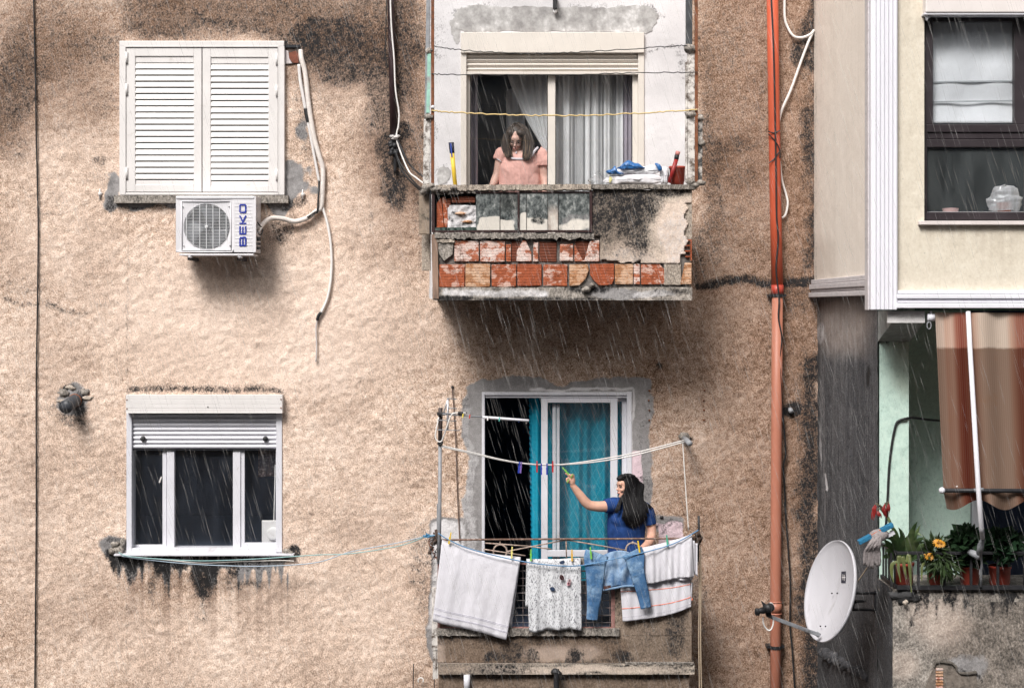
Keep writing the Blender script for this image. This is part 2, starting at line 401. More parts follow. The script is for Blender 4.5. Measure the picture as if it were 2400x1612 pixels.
# ================================================================== the stucco apartment block
blk = thing('apartment_block', (-1.2, 1.5, 0), 'brown roughcast apartment block with two balconies, shuttered window and roller blind window', 'building')
def rect_hole(c, x0, y0, x1, y1):
    a, b = c(x0, y1), c(x1, y0); return (a.x, b.x, a.z, b.z)
FLOOR_U = ZC + .184; FLOOR_L = ZC - 3.254
hA = rect_hole(cA, 850, 310, 1900, 1315); hC = rect_hole(cC, 549, 187, 1571, 1240)
hD = rect_hole(cD, 390, 250, 1781, 1400); hD = (hD[0], hD[1], FLOOR_U + .02, hD[3])
hF = rect_hole(cF, 555, 190, 1682, 1400); hF = (hF[0], hF[1], FLOOR_L + .02, hF[3])
LW = [
 # damp, darker areas
 ('wet','b',(-60,-60,290,330,200),.75), ('wet','e',(60,150,140,200),.7), ('wet','b',(270,-60,1010,110,110),.8), ('wet','e',(820,120,180,110),.85), ('wet','b',(-60,560,300,760,160),.2),
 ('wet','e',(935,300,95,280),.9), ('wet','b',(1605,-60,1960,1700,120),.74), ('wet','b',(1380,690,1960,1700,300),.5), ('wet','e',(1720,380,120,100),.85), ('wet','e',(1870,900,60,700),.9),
 ('wet','b',(960,1250,1700,1700,160),.35), ('wet','e',(1300,800,380,110),.3),
 # bleached areas
 ('pale','e',(600,760,360,190),1.), ('pale','e',(700,560,200,140),.6), ('pale','e',(480,1000,420,160),.5), ('pale','e',(820,1100,160,200),.5), ('pale','e',(520,420,420,250),.25), ('pale','e',(180,420,150,110),.5), ('wet','e',(120,860,90,60),.25), ('wet','e',(60,1180,70,140),.3), ('wet','e',(200,1420,120,80),.25), ('wet','e',(790,930,70,90),.22), ('wet','e',(880,1230,80,60),.28), ('wet','e',(860,480,60,120),.3), ('pale','e',(140,1100,170,420),.45), ('pale','e',(780,1350,240,260),.55), ('pale','e',(480,1520,300,110),.5), ('pale','e',(840,250,110,80),.35), ('pale','e',(150,570,170,110),.55),
 # soot and algae; balcony shade and one hole painted in as well
 ('dirt','b',(-60,-60,290,290,260),.44), ('dirt','b',(270,-60,930,104,80),.52), ('dirt','b',(1640,-60,1800,640,70),.30), ('dirt','e',(900,90,120,110),.55), ('dirt','e',(40,190,70,120),.6), ('dirt','e',(130,60,90,60),.42), ('dirt','e',(220,110,80,50),.48), ('dirt','e',(30,330,60,60),.42), ('dirt','e',(230,240,60,40),.36), ('dirt','e',(100,480,90,26),.3), ('dirt','e',(60,660,60,30),.34),
 ('dirt','b',(285,30,700,100,60),.62), ('dirt','e',(760,92,130,56),.74), ('dirt','e',(835,140,120,60),.70), ('dirt','e',(730,110,50,40),.8), ('dirt','e',(720,55,80,36),.36), ('dirt','e',(600,30,260,24),.25),
 ('dirt','l',([(700,150),(745,215),(800,260)],14),.4), ('dirt','e',(715,260,26,80),.42), ('dirt','e',(735,330,28,40),.45),
 ('dirt','e',(935,130,56,140),.66), ('dirt','e',(895,240,50,100),.6), ('dirt','e',(925,340,40,60),.75), ('dirt','e',(925,435,36,60),.82), ('dirt','e',(985,320,26,110),.5), ('dirt','e',(985,520,20,120),.42), ('dirt','e',(990,1340,26,120),.45),
 ('dirt','e',(230,378,16,14),.55,.4), ('dirt','e',(222,430,26,16),.35), ('dirt','l',([(20,705),(110,715),(190,732)],9),.5,.6), ('dirt','l',([(80,680),(180,700),(280,716)],6),.3,.6),
 ('dirt','e',(655,530,34,34),.62), ('dirt','e',(865,510,10,26),.4,.5), ('dirt','e',(875,200,6,40),.35,.4),
 ('dirt','b',(290,905,664,924,16),.72,.25), ('dirt','e',(172,982,34,22),.6,.5), ('dirt','e',(140,960,20,34),.4,.5),
 ('dirt','e',(1720,345,70,24),.55), ('dirt','e',(1660,330,30,70),.55), ('dirt','e',(1740,420,50,30),.45), ('dirt','e',(1700,120,60,60),.4), ('dirt','e',(1668,480,26,150),.5), ('dirt','e',(1655,180,16,160),.42), ('dirt','e',(1780,230,16,160),.35),
 ('dirt','l',([(1640,676),(1720,664),(1800,658),(1900,652)],13),.85,.5), ('dirt','e',(1860,690,60,60),.45), ('dirt','b',(1840,640,1930,740,40),.4),
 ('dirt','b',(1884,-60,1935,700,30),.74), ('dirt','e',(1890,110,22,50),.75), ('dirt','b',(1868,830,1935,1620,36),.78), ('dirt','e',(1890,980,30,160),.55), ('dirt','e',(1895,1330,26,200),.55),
 ('dirt','e',(1857,957,24,18),.95,.4), ('dirt','e',(1790,520,20,60),.25),  # the strong mark is the dark hole round the pipe stub, painted flat
 ('dirt','l',([(300,460),(297,900)],3.5),.42,.12), ('dirt','l',([(297,1310),(299,1600)],3.5),.36,.12),
 ('dirt','e',(1300,740,300,22),.35), ('dirt','e',(1640,600,20,100),.5), ('dirt','e',(1640,1400,16,160),.45),  # grime with balcony shade painted in, under the slab and down the right sides
 ('dirt','e',(1530,905,12,40),.3), ('dirt','e',(1545,857,8,8),.7,.2), ('dirt','e',(1606,1030,14,12),.7,.3),
 # cement repairs beside and below the shuttered window
 ('cement','e',(262,445,22,40),.95,1.3), ('cement','b',(262,458,690,490,10),.95,1.), ('cement','e',(702,420,36,44),.95,1.4), ('cement','e',(712,300,18,26),.7,.6),
 ('dirt','e',(262,475,14,20),.75,.5), ('dirt','l',([(290,487),(410,487)],4),.6,.3), ('dirt','e',(690,478,30,14),.65,.5), ('dirt','b',(600,462,690,486,8),.35,.4),
 ('smooth','b',(255,395,720,495,20),1.),
 # cement and soot drips below the roller blind window
 ('cement','b',(262,1300,690,1330,16),.9,.8), ('cement','v',(262,1300,690,1420,14),1.1), ('white','b',(300,1306,690,1330,14),.44,1.), ('white','v',(290,1302,690,1390,12),.62), ('dirt','v',(258,1300,560,1440,10),1.05), ('dirt','v',(540,1300,690,1390,10),.8), ('cement','e',(275,1285,34,26),.98,.5),
 ('dirt','e',(268,1320,10,24),.95,.4), ('dirt','e',(365,1325,13,30),.95,.5), ('dirt','e',(310,1322,16,12),.8,.5), ('dirt','e',(415,1330,24,12),.85,.5), ('dirt','e',(475,1345,26,60),.95,.6), ('dirt','e',(505,1325,14,22),.85,.5), ('dirt','e',(548,1335,18,26),.8,.5),
 ('dirt','b',(440,1305,560,1330,10),.75,.4), ('dirt','e',(610,1322,40,10),.55,.5), ('dirt','e',(360,1375,12,34),.6,.6), ('dirt','e',(470,1420,14,50),.45,.6), ('dirt','e',(545,1370,26,20),.5,.6), ('dirt','e',(595,1368,26,14),.55,.6), ('dirt','e',(258,1300,14,16),.9,.4), ('dirt','e',(280,1268,26,12),.55,.4), ('dirt','e',(690,1290,16,14),.95,.3),
 ('wet','v',(290,1340,680,1560,20),.75), ('smooth','b',(256,1290,700,1350,20),.8),
 # cement round the vent pipe
 ('cement','e',(176,935,34,36),.95,.5), ('dirt','e',(196,945,16,34),.6,.5), ('dirt','e',(160,905,22,8),.7,.4),
 ('dirt','e',(640,500,22,30),.5),
 # white paint round the upper balcony door
 ('white','b',(1006,-60,1614,700,5),1.,.05), ('smooth','b',(1006,-60,1614,700,8),1.,.05),
 ('cement','e',(1300,60,250,22),.0), 
 # cement band round the lower sliding door
 ('cement','b',(1092,893,1518,960,16),.98,.8), ('cement','b',(1088,925,1150,1560,14),.98,.6), ('cement','b',(1470,925,1528,1210,14),.98,.6), ('cement','b',(1005,1208,1110,1560,14),.95,.5),
 ('cement','b',(1520,1205,1605,1240,14),.8,.5),
 ('white','b',(1082,950,1112,1400,10),.46,.7), ('white','b',(1006,1212,1085,1480,12),.62,.6), ('white','l',([(1240,915),(1330,912),(1480,915),(1483,1100)],4),.7,.3),
 ('pink','b',(1484,1052,1512,1170,9),.95,.6), ('pink','b',(1536,1218,1602,1330,9),.98,.6),
 ('dirt','e',(1512,1150,16,60),.42), ('dirt','e',(1510,1000,10,60),.35), ('dirt','e',(1560,1218,50,10),.5), ('dirt','e',(1095,1000,14,80),.32),
 ('smooth','b',(1105,893,1510,1400,16),.75),
]
# dirt on the white paint over the upper door
LW += [('dirt','e',(1330,32,220,12),.40,1.2), ('dirt','e',(1090,28,36,18),.45,.8), ('dirt','e',(1240,46,110,10),.3,.8), ('dirt','e',(1430,55,70,14),.3), ('dirt','e',(1508,26,26,14),.6,.6), ('dirt','e',(1320,40,26,14),.55,.6),
       ('dirt','l',([(1520,125),(1560,118),(1604,118)],6),.4,.5), ('dirt','e',(1600,150,16,30),.4), ('dirt','e',(1042,400,26,22),.28), ('dirt','e',(1035,190,16,16),.2), ('dirt','e',(1010,500,10,200),.3)]
xs = np.concatenate([[-12, -8], np.arange(-5.25, 3.02, .02), [3.02]]); zs = np.concatenate([[0, 2.5], np.arange(4.15, 11.35, .02), [13.5]])
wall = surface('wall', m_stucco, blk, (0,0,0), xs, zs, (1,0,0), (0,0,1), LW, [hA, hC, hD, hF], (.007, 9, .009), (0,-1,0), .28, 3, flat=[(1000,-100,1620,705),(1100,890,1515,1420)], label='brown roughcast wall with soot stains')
# grey cement smear over the upper door, thin coat on the white paint
m_smear = stucco('cement_smear', [(.38,(.24,.23,.23)),(.47,(.34,.33,.325)),(.55,(.46,.45,.445)),(.63,(.66,.65,.65))], 30, 8, 2., .15, mix3=(.15,.45,.4))
def blob_poly(c, pts, k=5, amp=8, seed=1):
    rs = random.Random(seed); P = [Vector((x, y, 0)) for x, y in pts]; P.append(P[0]); Q, _ = catmull(P, [0]*len(P), k)
    return [(q.x + rs.uniform(-amp, amp), q.y + rs.uniform(-amp, amp)) for q in Q[:-1]]
MB().cprism(cD, blob_poly(cD, [(335,110),(390,62),(520,40),(700,58),(900,45),(1100,60),(1300,52),(1500,60),(1700,40),(1840,62),(1890,130),(1850,215),(1800,252),(1500,238),(1100,236),(700,240),(420,238),(345,190)], 6, 9), -.006, .004).build('cement_smear', m_smear, blk)
MB().cprism(cD, blob_poly(cD, [(205,1330),(240,1270),(290,1275),(310,1320),(280,1390),(215,1395)], 5, 7, 3), -.005, .004).build('cement_smear', m_smear, blk)
MB().cprism(cD, blob_poly(cD, [(300,170),(340,140),(372,200),(378,300),(350,330),(318,240)], 5, 6, 4), -.005, .004).build('cement_smear', m_smear, blk)
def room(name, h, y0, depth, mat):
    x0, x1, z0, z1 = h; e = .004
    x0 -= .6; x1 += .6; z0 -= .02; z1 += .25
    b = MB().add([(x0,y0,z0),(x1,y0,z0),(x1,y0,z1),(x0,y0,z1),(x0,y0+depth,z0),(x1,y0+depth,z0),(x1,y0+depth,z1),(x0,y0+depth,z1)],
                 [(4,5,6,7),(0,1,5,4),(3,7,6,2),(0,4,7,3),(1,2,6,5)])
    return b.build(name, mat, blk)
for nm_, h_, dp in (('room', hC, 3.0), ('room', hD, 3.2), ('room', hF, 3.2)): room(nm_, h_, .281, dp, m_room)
room('room', hA, .281, .25, m_dark)  # shallow dark box; shade behind the shutter gaps put into its colour
# ---------------------------------------------------------------- louvred shutter window
fr = MB()
for (x0, y0, x1, y1) in ((812,279,1934,318),(812,318,852,1328),(1894,318,1936,1328),(852,1312,1894,1328)): fr.slab(cA, x0, y0, x1, y1, -.06, .05)
shw = fr.build('shutter_frame', m_white, blk, bevel=.005, label='cream white frame with closed louvred shutter leaves')
fr = MB()
for (x0, y0, x1, y1) in ((849,315,1897,321),(849,321,855,1314),(1891,321,1897,1314)): fr.slab(cA, x0, y0, x1, y1, -.064, -.058)
fr.build('frame_lip', m_white, shw)
SLP = 41.8
for li, (lx0, lx1, ox0, ox1, oy0) in enumerate(((858,1372,920,1318,430),(1378,1890,1434,1826,437))):
    lf = MB(); yt, yb = 326, 1307
    ob = oy0 + 19 * SLP + 4
    for (x0,y0,x1,y1) in ((lx0,yt,ox0,yb),(ox1,yt,lx1,yb),(ox0,yt,ox1,oy0-46),(ox0,ob+30,ox1,yb)): lf.slab(cA, x0, y0, x1, y1, -.052, -.012)
    leaf = lf.build('shutter_leaf', m_white, shw, bevel=.004)
    MB().slab(cA, ox0, oy0-46, ox1, oy0-2, -.040, -.014).build('shutter_panel', m_white, shw, bevel=.003); MB().slab(cA, ox0, ob, ox1, ob+30, -.040, -.014).build('shutter_panel', m_white, shw, bevel=.003)
    a = cA(ox0, oy0, -.045); b = cA(ox1, oy0 + SLP, -.045); hgt = a.z - b.z
    sm = None
    for k in range(19):
        top = cA(ox0, oy0 + k * SLP, -.045).z
        if sm is None:
            prof = [(-.020, 0), (-.034, -.006), (-.047, -hgt*.78), (-.044, -hgt*.90), (-.036, -hgt*.90), (-.012, -.012)]
            mb = MB(); n = len(prof)
            mb.add([(a.x + .001, y, z) for y, z in prof] + [(b.x - .001, y, z) for y, z in prof],
                   [tuple(range(n)), tuple(range(n, 2*n))[::-1]] + [((i+1)%n, i, n+i, n+(i+1)%n) for i in range(n)])
            me = bpy.data.meshes.new('slat'); me.from_pydata([tuple(Vector(p)) for p in mb.v], [], mb.f); me.materials.append(M('white_slat', (.80,.78,.76), .38, .05, 4)); sm = me
        s_ = bpy.data.objects.new('slat', sm); COL.objects.link(s_); s_.parent = shw; s_.location = Vector((0, 0, top)) - ORG[blk.name]
    for hy in (425, 640, 1210):
        hx = 862 if li == 0 else 1884
        q = cA(hx, hy + li * 12, -.06); MB().tube([q + Vector((0,0,.1)), q - Vector((0,0,.01))], .012, 8).build('hinge', m_white, shw, True)
MB().slab(cA, 775, 1330, 1960, 1382, -.07, .05).build('window_sill', m_conc, blk, label='dark wet concrete sill under the louvred shutters')
# ---------------------------------------------------------------- roller blind window
Y = .06
fr = MB()
for (x0,y0,x1,y1) in ((549,303,584,1225),(1532,303,1571,1215),(584,1188,1532,1226)): fr.slab(cC, x0, y0, x1, y1, -.015, .16)
for (x0,y0,x1,y1) in ((814,520,864,1190),(1248,520,1298,1190)): fr.slab(cC, x0, y0, x1, y1, Y, Y + .07)
rw = fr.build('window_frame', m_white2, blk, bevel=.004, label='white aluminium window with half lowered roller blind')
sb = MB()
for k in range(4):
    y0 = 183 + k * 29.5; sb.slab(cC, 545, y0, 1573, y0 + 28.6, -.10 if k else -.098, .05)
sb.slab(cC, 545, 298, 1573, 303, -.103, .05)
sbx = sb.build('shutter_box', m_white, rw, bevel=.002)
for k, (x, y) in enumerate(((553,215),(553,273),(1564,212),(1564,268),(1084,262))):
    q = cC(x, y, -.1); MB().lathe(q, [(.007,0),(.006,-.006),(.001,-.007)], 8, (0,1,0)).build('screw', m_rust if k < 4 else m_blkmet, rw)
a = cC(584, 303, .02); b = cC(1531, 331, .02); hgt = a.z - b.z
for k in range(8):
    y0 = 309 + k * 28.6; z0 = cC(0, y0, .02).z; z1 = cC(0, y0 + 26.6, .02).z; mb = MB()
    prof = [(.035, z0), (.022, z0 - .010), (.016, (z0+z1)/2), (.022, z1 + .010), (.035, z1)]
    mb.add([(a.x, y, z) for y, z in prof] + [(b.x, y, z) for y, z in prof], [(i, i+1, 6+i, 5+i) for i in range(4)] + [(0,5,9,4),(0,4,3,2,1),(5,6,7,8,9)])
    mb.build('slat', m_white2, rw)
MB().slab(cC, 584, 300, 1531, 545, .04, .05).build('blind_gap_shade', m_dark, rw)
for x in (660, 1463):
    q = cC(x, 470, .016); MB().lathe(q, [(.026,0),(.026,-.02),(.018,-.028),(.004,-.029)], 12, (0,1,0)).build('stop_knob', m_black, rw, True)
def sash(c, gx0, gy0, gx1, gy1, l, t_, r, b_, y, th, m, par, gm=None, nm='sash'):
    mb = MB(); f, bk = y, y + th
    if l: mb.slab(c, gx0 - l, gy0 - t_, gx0, gy1 + b_, f, bk)
    if r: mb.slab(c, gx1, gy0 - t_, gx1 + r, gy1 + b_, f, bk)
    if t_: mb.slab(c, gx0, gy0 - t_, gx1, gy0, f, bk)
    if b_: mb.slab(c, gx0, gy1, gx1, gy1 + b_, f, bk)
    s_ = mb.build(nm, m, par, bevel=.003) if mb.v else None
    p = MB().slab(c, gx0 - 3, gy0 - 3, gx1 + 3, gy1 + 3, y + th * .45, y + th * .55).build('pane', gm or m_glass, par)
    return s_
sash(cC, 590, 520, 786, 1165, 4, 0, 26, 23, .075, .04, m_white2, rw)
sash(cC, 866, 520, 1247, 1186, 0, 0, 0, 0, .09, .03, m_white2, rw)
sash(cC, 1325, 520, 1530, 1152, 24, 0, 3, 29, .075, .04, m_white2, rw)
mb = MB(); q = cC(775, 738, .07); mb.obox(q + Vector((.008,0,.03)), q + Vector((-.012,-.01,-.03)), .016, .012); mb.build('handle', m_white, rw, bevel=.003)
a = cC(468, 1238, -.08); b = cC(1648, 1226, -.08)
MB().box((a.x, -.09, a.z), (b.x, .10, b.z)).build('window_sill', m_white2, blk, bevel=.003, label='thin white aluminium sill of the roller blind window')
# strap winder and strap, inside the glass edge
mb = MB(); q = cC(1503, 1092, .13); mb.box((q.x-.10,.135,q.z-.15),(q.x+.10,.165,q.z+.13)); mb.lathe(q + Vector((.02,.005,0)), [(.07,0),(.07,-.02),(.05,-.035),(.003,-.036)], 18, (0,1,0))
sw = tag(mb.build('strap_winder', m_white, None, bevel=.03), 'white plastic strap winder box in the corner of the dark window pane', 'winder')
mb = MB().tube([cC(1526, 640, .15), cC(1523, 800, .15), cC(1516, 1046, .15)], .006, 5); tag(mb.build('blind_strap', m_whitecab), 'thin white pull strap hanging inside the roller blind window', 'strap')
mb = MB(); cw = lambda u, v: cC(1415 + 150*u, 520 + 198*v + 3*math.sin(9*u), .32 + .012*math.sin(20*u)); mb.grid(cw, 24, 10)
def waffle(t, c, nm):
    k = t.n('ShaderNodeTexVoronoi'); t.put(k.inputs['Vector'], t.map((1,.2,1), (0, math.radians(45), 0))); k.inputs['Scale'].default_value = 38; k.distance = 'CHEBYCHEV'
    return t.mix(t.rng(k.outputs['Distance'], .15, .45), c, (.20,.14,.12)), nm
tag(mb.build('hanging_cloth', cloth('waffle_cloth', (.55, .42, .37), 0, .2, waffle), None, True, solid=.004), 'beige waffle cloth hanging inside behind the right pane', 'cloth')
# rubble at the sill ends
for (x,y,rx,rz,sd) in ((475,1165,.045,.035,1),(505,1200,.05,.04,2),(452,1205,.035,.035,3),(530,1150,.025,.05,4),(1600,1208,.035,.025,5),(1625,1222,.03,.02,6)):
    q = cC(x, y, -.01); MB().lump(q, (rx, .035, rz), sd).build('mortar_lump', m_conc, blk, True)
# ---------------------------------------------------------------- upper balcony door
fr = MB(); z0 = FLOOR_U + .02
def vbar(mb, c, x0, x1, ytop, front, back, bot):
    a, b = c(x0, ytop, front), c(x1, ytop, front); mb.box((a.x, front, bot), (b.x, back, a.z))
vbar(fr, cD, 389, 432, 403, -.02, .12, z0); vbar(fr, cD, 1738, 1783, 403, -.02, .12, z0)
vbar(fr, cD, 432, 460, 560, .06, .14, z0); vbar(fr, cD, 1694, 1738, 560, .06, .14, z0); vbar(fr, cD, 1051, 1108, 545, .07, .13, z0)
fr.box((hD[0], .06, z0), (hD[1], .13, z0 + .02)); fr.box((hD[0], .05, hD[3] - .1), (hD[1], .13, hD[3] - .02))
bd = fr.build('door_frame', m_cream, blk, bevel=.004, label='cream glazed balcony door with roller blind box')
sbx = MB().slab(cD, 388, 246, 1783, 402, -.05, .12).build('shutter_box', m_cream, bd, bevel=.005)
a = cD(434, 410, .0); b = cD(1736, 445, .0)
for k in range(4):
    y0 = 408 + k * 34.5; zt = cD(0, y0, .0).z; zb = cD(0, y0 + 32.5, .0).z; mb = MB()
    prof = [(.03, zt), (.012, zt - .012), (.004, (zt+zb)/2), (.012, zb + .012), (.03, zb)]
    mb.add([(a.x, y, z) for y, z in prof] + [(b.x, y, z) for y, z in prof], [(i, i+1, 6+i, 5+i) for i in range(4)] + [(0,5,9,4),(0,4,3,2,1),(5,6,7,8,9)])
    mb.build('slat', m_cream, bd)
MB().slab(cD, 432, 545, 1738, 566, -.004, .05).build('blind_end_bar', m_cream, bd, bevel=.003)
MB().slab(cD, 432, 404, 1738, 548, .036, .045).build('blind_gap_shade', m_dark, bd)
for (x0, x1) in ((461, 1050), (1109, 1693)):
    a, b = cD(x0, 560, .1), cD(x1, 1440, .1); MB().box((a.x, .098, FLOOR_U + .1), (b.x, .104, a.z)).build('pane', m_glass_d, bd)
    MB().box((a.x, .085, FLOOR_U + .02), (b.x, .117, FLOOR_U + .1)).build('bottom_rail', m_cream, bd)
    mb = MB().box((a.x-.002, .08, FLOOR_U+.1), (a.x + .006, .12, a.z)); mb.box((b.x-.006, .08, FLOOR_U+.1), (b.x+.002, .12, a.z)); mb.build('gasket', m_black, bd)
# ---------------------------------------------------------------- lower sliding door
fr = MB()
zb = FLOOR_L + .02
vbar(fr, cF, 549, 571, 190, -.01, .15, zb); vbar(fr, cF, 1652, 1689, 186, -.01, .15, zb)
fr.slab(cF, 571, 190, 1652, 214, -.01, .15); fr.slab(cF, 571, 214, 1652, 234, .012, .15)
sd = fr.build('door_frame', m_white2, blk, bevel=.004, label='white aluminium sliding door drawn half open')
fr = MB(); vbar(fr, cF, 1001, 1050, 226, .02, .06, zb); vbar(fr, cF, 1527, 1581, 226, .02, .06, zb); fr.slab(cF, 1050, 226, 1527, 271, .02, .06)
a, b = cF(1050, 1392, .02), cF(1527, 1440, .02); fr.box((a.x, .02, b.z), (b.x, .06, a.z)); fr.box((a.x, .02, zb), (b.x, .06, zb + .07)); fr.build('sliding_sash', m_white2, sd, bevel=.004)
m_dgl = glass('door_glass', (.98,.99,.99), .005); a, b = cF(1048, 269, .04), cF(1529, 1394, .04); MB().box((a.x, .038, b.z), (b.x, .043, a.z)).build('pane', m_dgl, sd); MB().box((a.x, .038, zb + .06), (b.x, .043, b.z - .17)).build('pane', m_dgl, sd)
fr = MB(); vbar(fr, cF, 1086, 1112, 280, .08, .12, zb); vbar(fr, cF, 1117, 1140, 280, .085, .12, zb); vbar(fr, cF, 1614, 1652, 232, .08, .12, zb); fr.slab(cF, 1140, 232, 1614, 262, .08, .12)
fr.build('fixed_sash', m_white2, sd, bevel=.003)
a, b = cF(1140, 262, .1), cF(1614, 1394, .1); MB().box((a.x, .098, zb + .2), (b.x, .103, a.z)).build('pane', m_glass, sd)
# ---------------------------------------------------------------- wall details
# hole where the cooling pipes come out
mb = MB(); mb.cprism(cA, [(1938,318),(1985,308),(2055,322),(2068,360),(2062,425),(2030,438),(1980,432),(1940,440)], -.012, .02); mb.build('broken_hole', M('raw_hole', (.10,.075,.065), .95, .5, 20, .6, 60, dirt=.4, dcol=(.02,.02,.02)), blk)
MB().cprism(cA, [(1965,362),(2012,346),(2036,372),(2030,430),(1992,428),(1970,400)], -.022, .0).build('brick', M('hole_brick', (.20,.07,.045), .9, .4, 30, .5), blk)
MB().cprism(cA, [(1936,340),(1962,348),(1968,398),(1988,432),(1940,436)], -.020, .0).build('mortar_patch', M('hole_mortar', (.55,.5,.5), .9, .3, 30, .5), blk)
MB().slab(cA, 1932, 306, 2040, 324, -.03, .0).build('hole_dark_strip', m_dark, blk)  # near-black strip along the top of the hole
# anchors
for (x, y) in ((680,1320),(2060,1325)):
    q = cA(x, y, -.01); mb = MB().tube([q + Vector((0,0,.05)), q - Vector((0,0,.045))], [.006,.010], 6); mb.lump(q, (.02,.02,.022), 3); mb.build('wall_plug', m_white, blk, True)
for (x, y) in ((1822,180),(1818,255),(1822,330),(1822,405),(2242,178),(2236,256),(2238,328),(2237,404),(1515,1140)):
    q = cF(x, y, -.006); MB().lathe(q, [(.011,.004),(.010,-.004),(.002,-.005)], 8, (0,1,0)).build('bolt_head', m_rust, blk, True)
q = cF(1915, 1140, -.006); MB().lump(q, (.018,.012,.014), 8).build('mortar_lump', m_blkmet, blk, True)
# ================================================================== upper balcony
YB = -1.0
def brick_mat(name, base, resid, rc=(.66,.50,.43), groove=.5):
    t = NT(name); n1 = t.noise(7, 5, .7, t.map((1,1,1.6))); n2 = t.noise(22, 5, .7); n3 = t.noise(80, 3, .7)
    c = t.mix(t.rng(n2, .3, .7), tuple(k * .62 for k in base), tuple(min(1, k * 1.25) for k in base))
    c = t.mix(t.rng(t.math('ADD', t.math('MULTIPLY', n1, .7), t.math('MULTIPLY', n2, .3)), .575 - resid, .63 - resid), c, t.mix(t.rng(n2, .35, .65), rc, tuple(.5*(a+b) for a, b in zip(rc, base))))
    c = t.mix(t.rng(n3, .56, .70, 0, .75), c, (.05,.028,.02)); n4 = t.noise(5, 6, .75); c = t.mix(t.rng(n4, .56, .66, 0, .8), c, tuple(k*.28 for k in base))
    wv = t.n('ShaderNodeTexWave'); wv.bands_direction = 'Z'; t.put(wv.inputs['Vector'], t.pos); wv.inputs['Scale'].default_value = 12; wv.inputs['Distortion'].default_value = .4
    h = t.math('ADD', t.math('MULTIPLY', wv.outputs['Fac'], groove), n3)
    return t.out(c, .82, t.bump(h, .45, .008), 0, .3)
BR = {'o': brick_mat('brick_orange', (.36,.095,.04), .07), 'p': brick_mat('brick_limewashed', (.42,.135,.07), .115, (.72,.63,.585)), 't': brick_mat('brick_tan', (.42,.20,.095), .10, (.60,.42,.30)),
      'd': brick_mat('brick_dark', (.145,.042,.022), -.12, groove=1.), 'r': brick_mat('brick_red', (.34,.085,.035), .02)}
bal = MB()
def eX(x): return cE(x, 0, YB).x
def eZ(y): return cE(0, y, YB).z
slab_bot, slab_top = eZ(985), eZ(893)
FL = FLOOR_U
bx0, bx1 = eX(172), eX(2150)
balu = MB().box((bx0, YB + .012, slab_bot + .004), (bx1, -.001, FL)).build('balcony_slab', m_conc, blk, label='upper balcony with crumbling parapet of bare bricks')
panel('slab_edge', m_conc, balu, cE, 195, 885, 2148, 985, YB, [('white','b',(1030,672,1290,700,20),.55,.8), ('dirt','e',(1180,704,60,7),.95,.5), ('dirt','e',(1060,700,50,7),.9,.5), ('dirt','e',(1380,676,50,14),.85,.6), ('cement','e',(1440,688,60,14),.9), ('white','e',(1530,690,60,10),.5), ('dirt','e',(1260,700,60,6),.7,.5), ('dirt','e',(1580,684,60,8),.55,.6), ('dirt','e',(1350,702,90,4),.7,.5)], .012, .011, (.012, 9, .006), 5, 8)
# backing mortar wall of the parapet, side parapets
t_ = MB().box((eX(200), YB + .035, slab_top - .03), (eX(2130), YB + .12, eZ(505)))
core = t_.build('parapet', M('mortar', (.16,.145,.135), .95, .5, 25, .8, 60, dirt=.4, dcol=(.03,.03,.03)), balu)
MB().box((eX(1392), YB + .035, eZ(505) + .002), (eX(2130), YB + .12, eZ(165))).build('parapet', m_conc, balu)
zt = eZ(150)
for (xa, xb) in ((bx0, bx0 + .09), (bx1 - .09, bx1)):
    MB().box((xa, YB + .125, FL), (xb, -.002, zt - .01)).build('side_parapet', m_plaster, balu)
# coping
def ragged(name, c, x0, y0, x1, y1, front, back, m, par, amp=6, n=40, seed=0, slope=0, layers=(('dirt','b',(-100,-100,2600,1800,1),.36),)):
    rs = random.Random(seed); top = []; bot = []; n = n * 2
    xx = np.linspace(x0, x1, n + 1); e1 = (fbm(xx/22., xx*0 + seed, seed, 4) - .5)*2; e2 = (fbm(xx/30., xx*0 + seed + 7.5, seed + 3, 5) - .5)*2; e3 = (fbm(xx/14., xx*0 + 3.1*seed, seed + 9, 3) - .5)*2
    for i in range(n + 1):
        x = xx[i]; k = slope * i / n
        top.append((x, y0 + k + float(e1[i]) * amp * .6)); bot.append((x, y1 + k + float(e2[i]) * amp * 1.9))
    mb = MB()
    vs = []
    for (a, b) in zip(top, bot):
        p, q = c(a[0], a[1], front), c(b[0], b[1], front); d1, d2 = .012*float(e3[len(vs)//4]), .016*float(e1[len(vs)//4])
        vs += [(p.x, front + d1, p.z), (q.x, front + d2, q.z), (p.x, back, p.z), (q.x, back, q.z)]
    fs = []
    for i in range(n):
        a, b = 4*i, 4*i+4
        fs += [(a, a+1, b+1, b), (a+2, a, b, b+2), (a+1, a+3, b+3, b+1), (a+3, a+2, b+2, b+3)]
    fs += [(0,2,3,1), (4*n, 4*n+1, 4*n+3, 4*n+2)]
    mb.add(vs, fs); o = mb.build(name, m, par)
    paint(o.data, layers, np.array(vs), seed); return o
cp1 = ragged('coping', cE, 200, 110, 1380, 152, YB - .03, YB + .14, m_plaster, balu, 7, 60, 1, -8)
cp2 = ragged('coping', cE, 1384, 104, 2182, 138, YB - .035, YB + .14, m_conc, balu, 5, 40, 2, 2)
ragged('coping_underside', cE, 100, 120, 500, 178, YB - .012, YB + .10, m_conc, balu, 9, 24, 3, -6)
ragged('ledge', cE, 190, 472, 1400, 515, YB - .02, YB + .05, m_conc, balu, 12, 60, 4, 4)
ragged('plaster_flake', cE, 205, 522, 340, 545, YB - .015, YB + .04, m_plaster, balu, 6, 8, 5, 0)
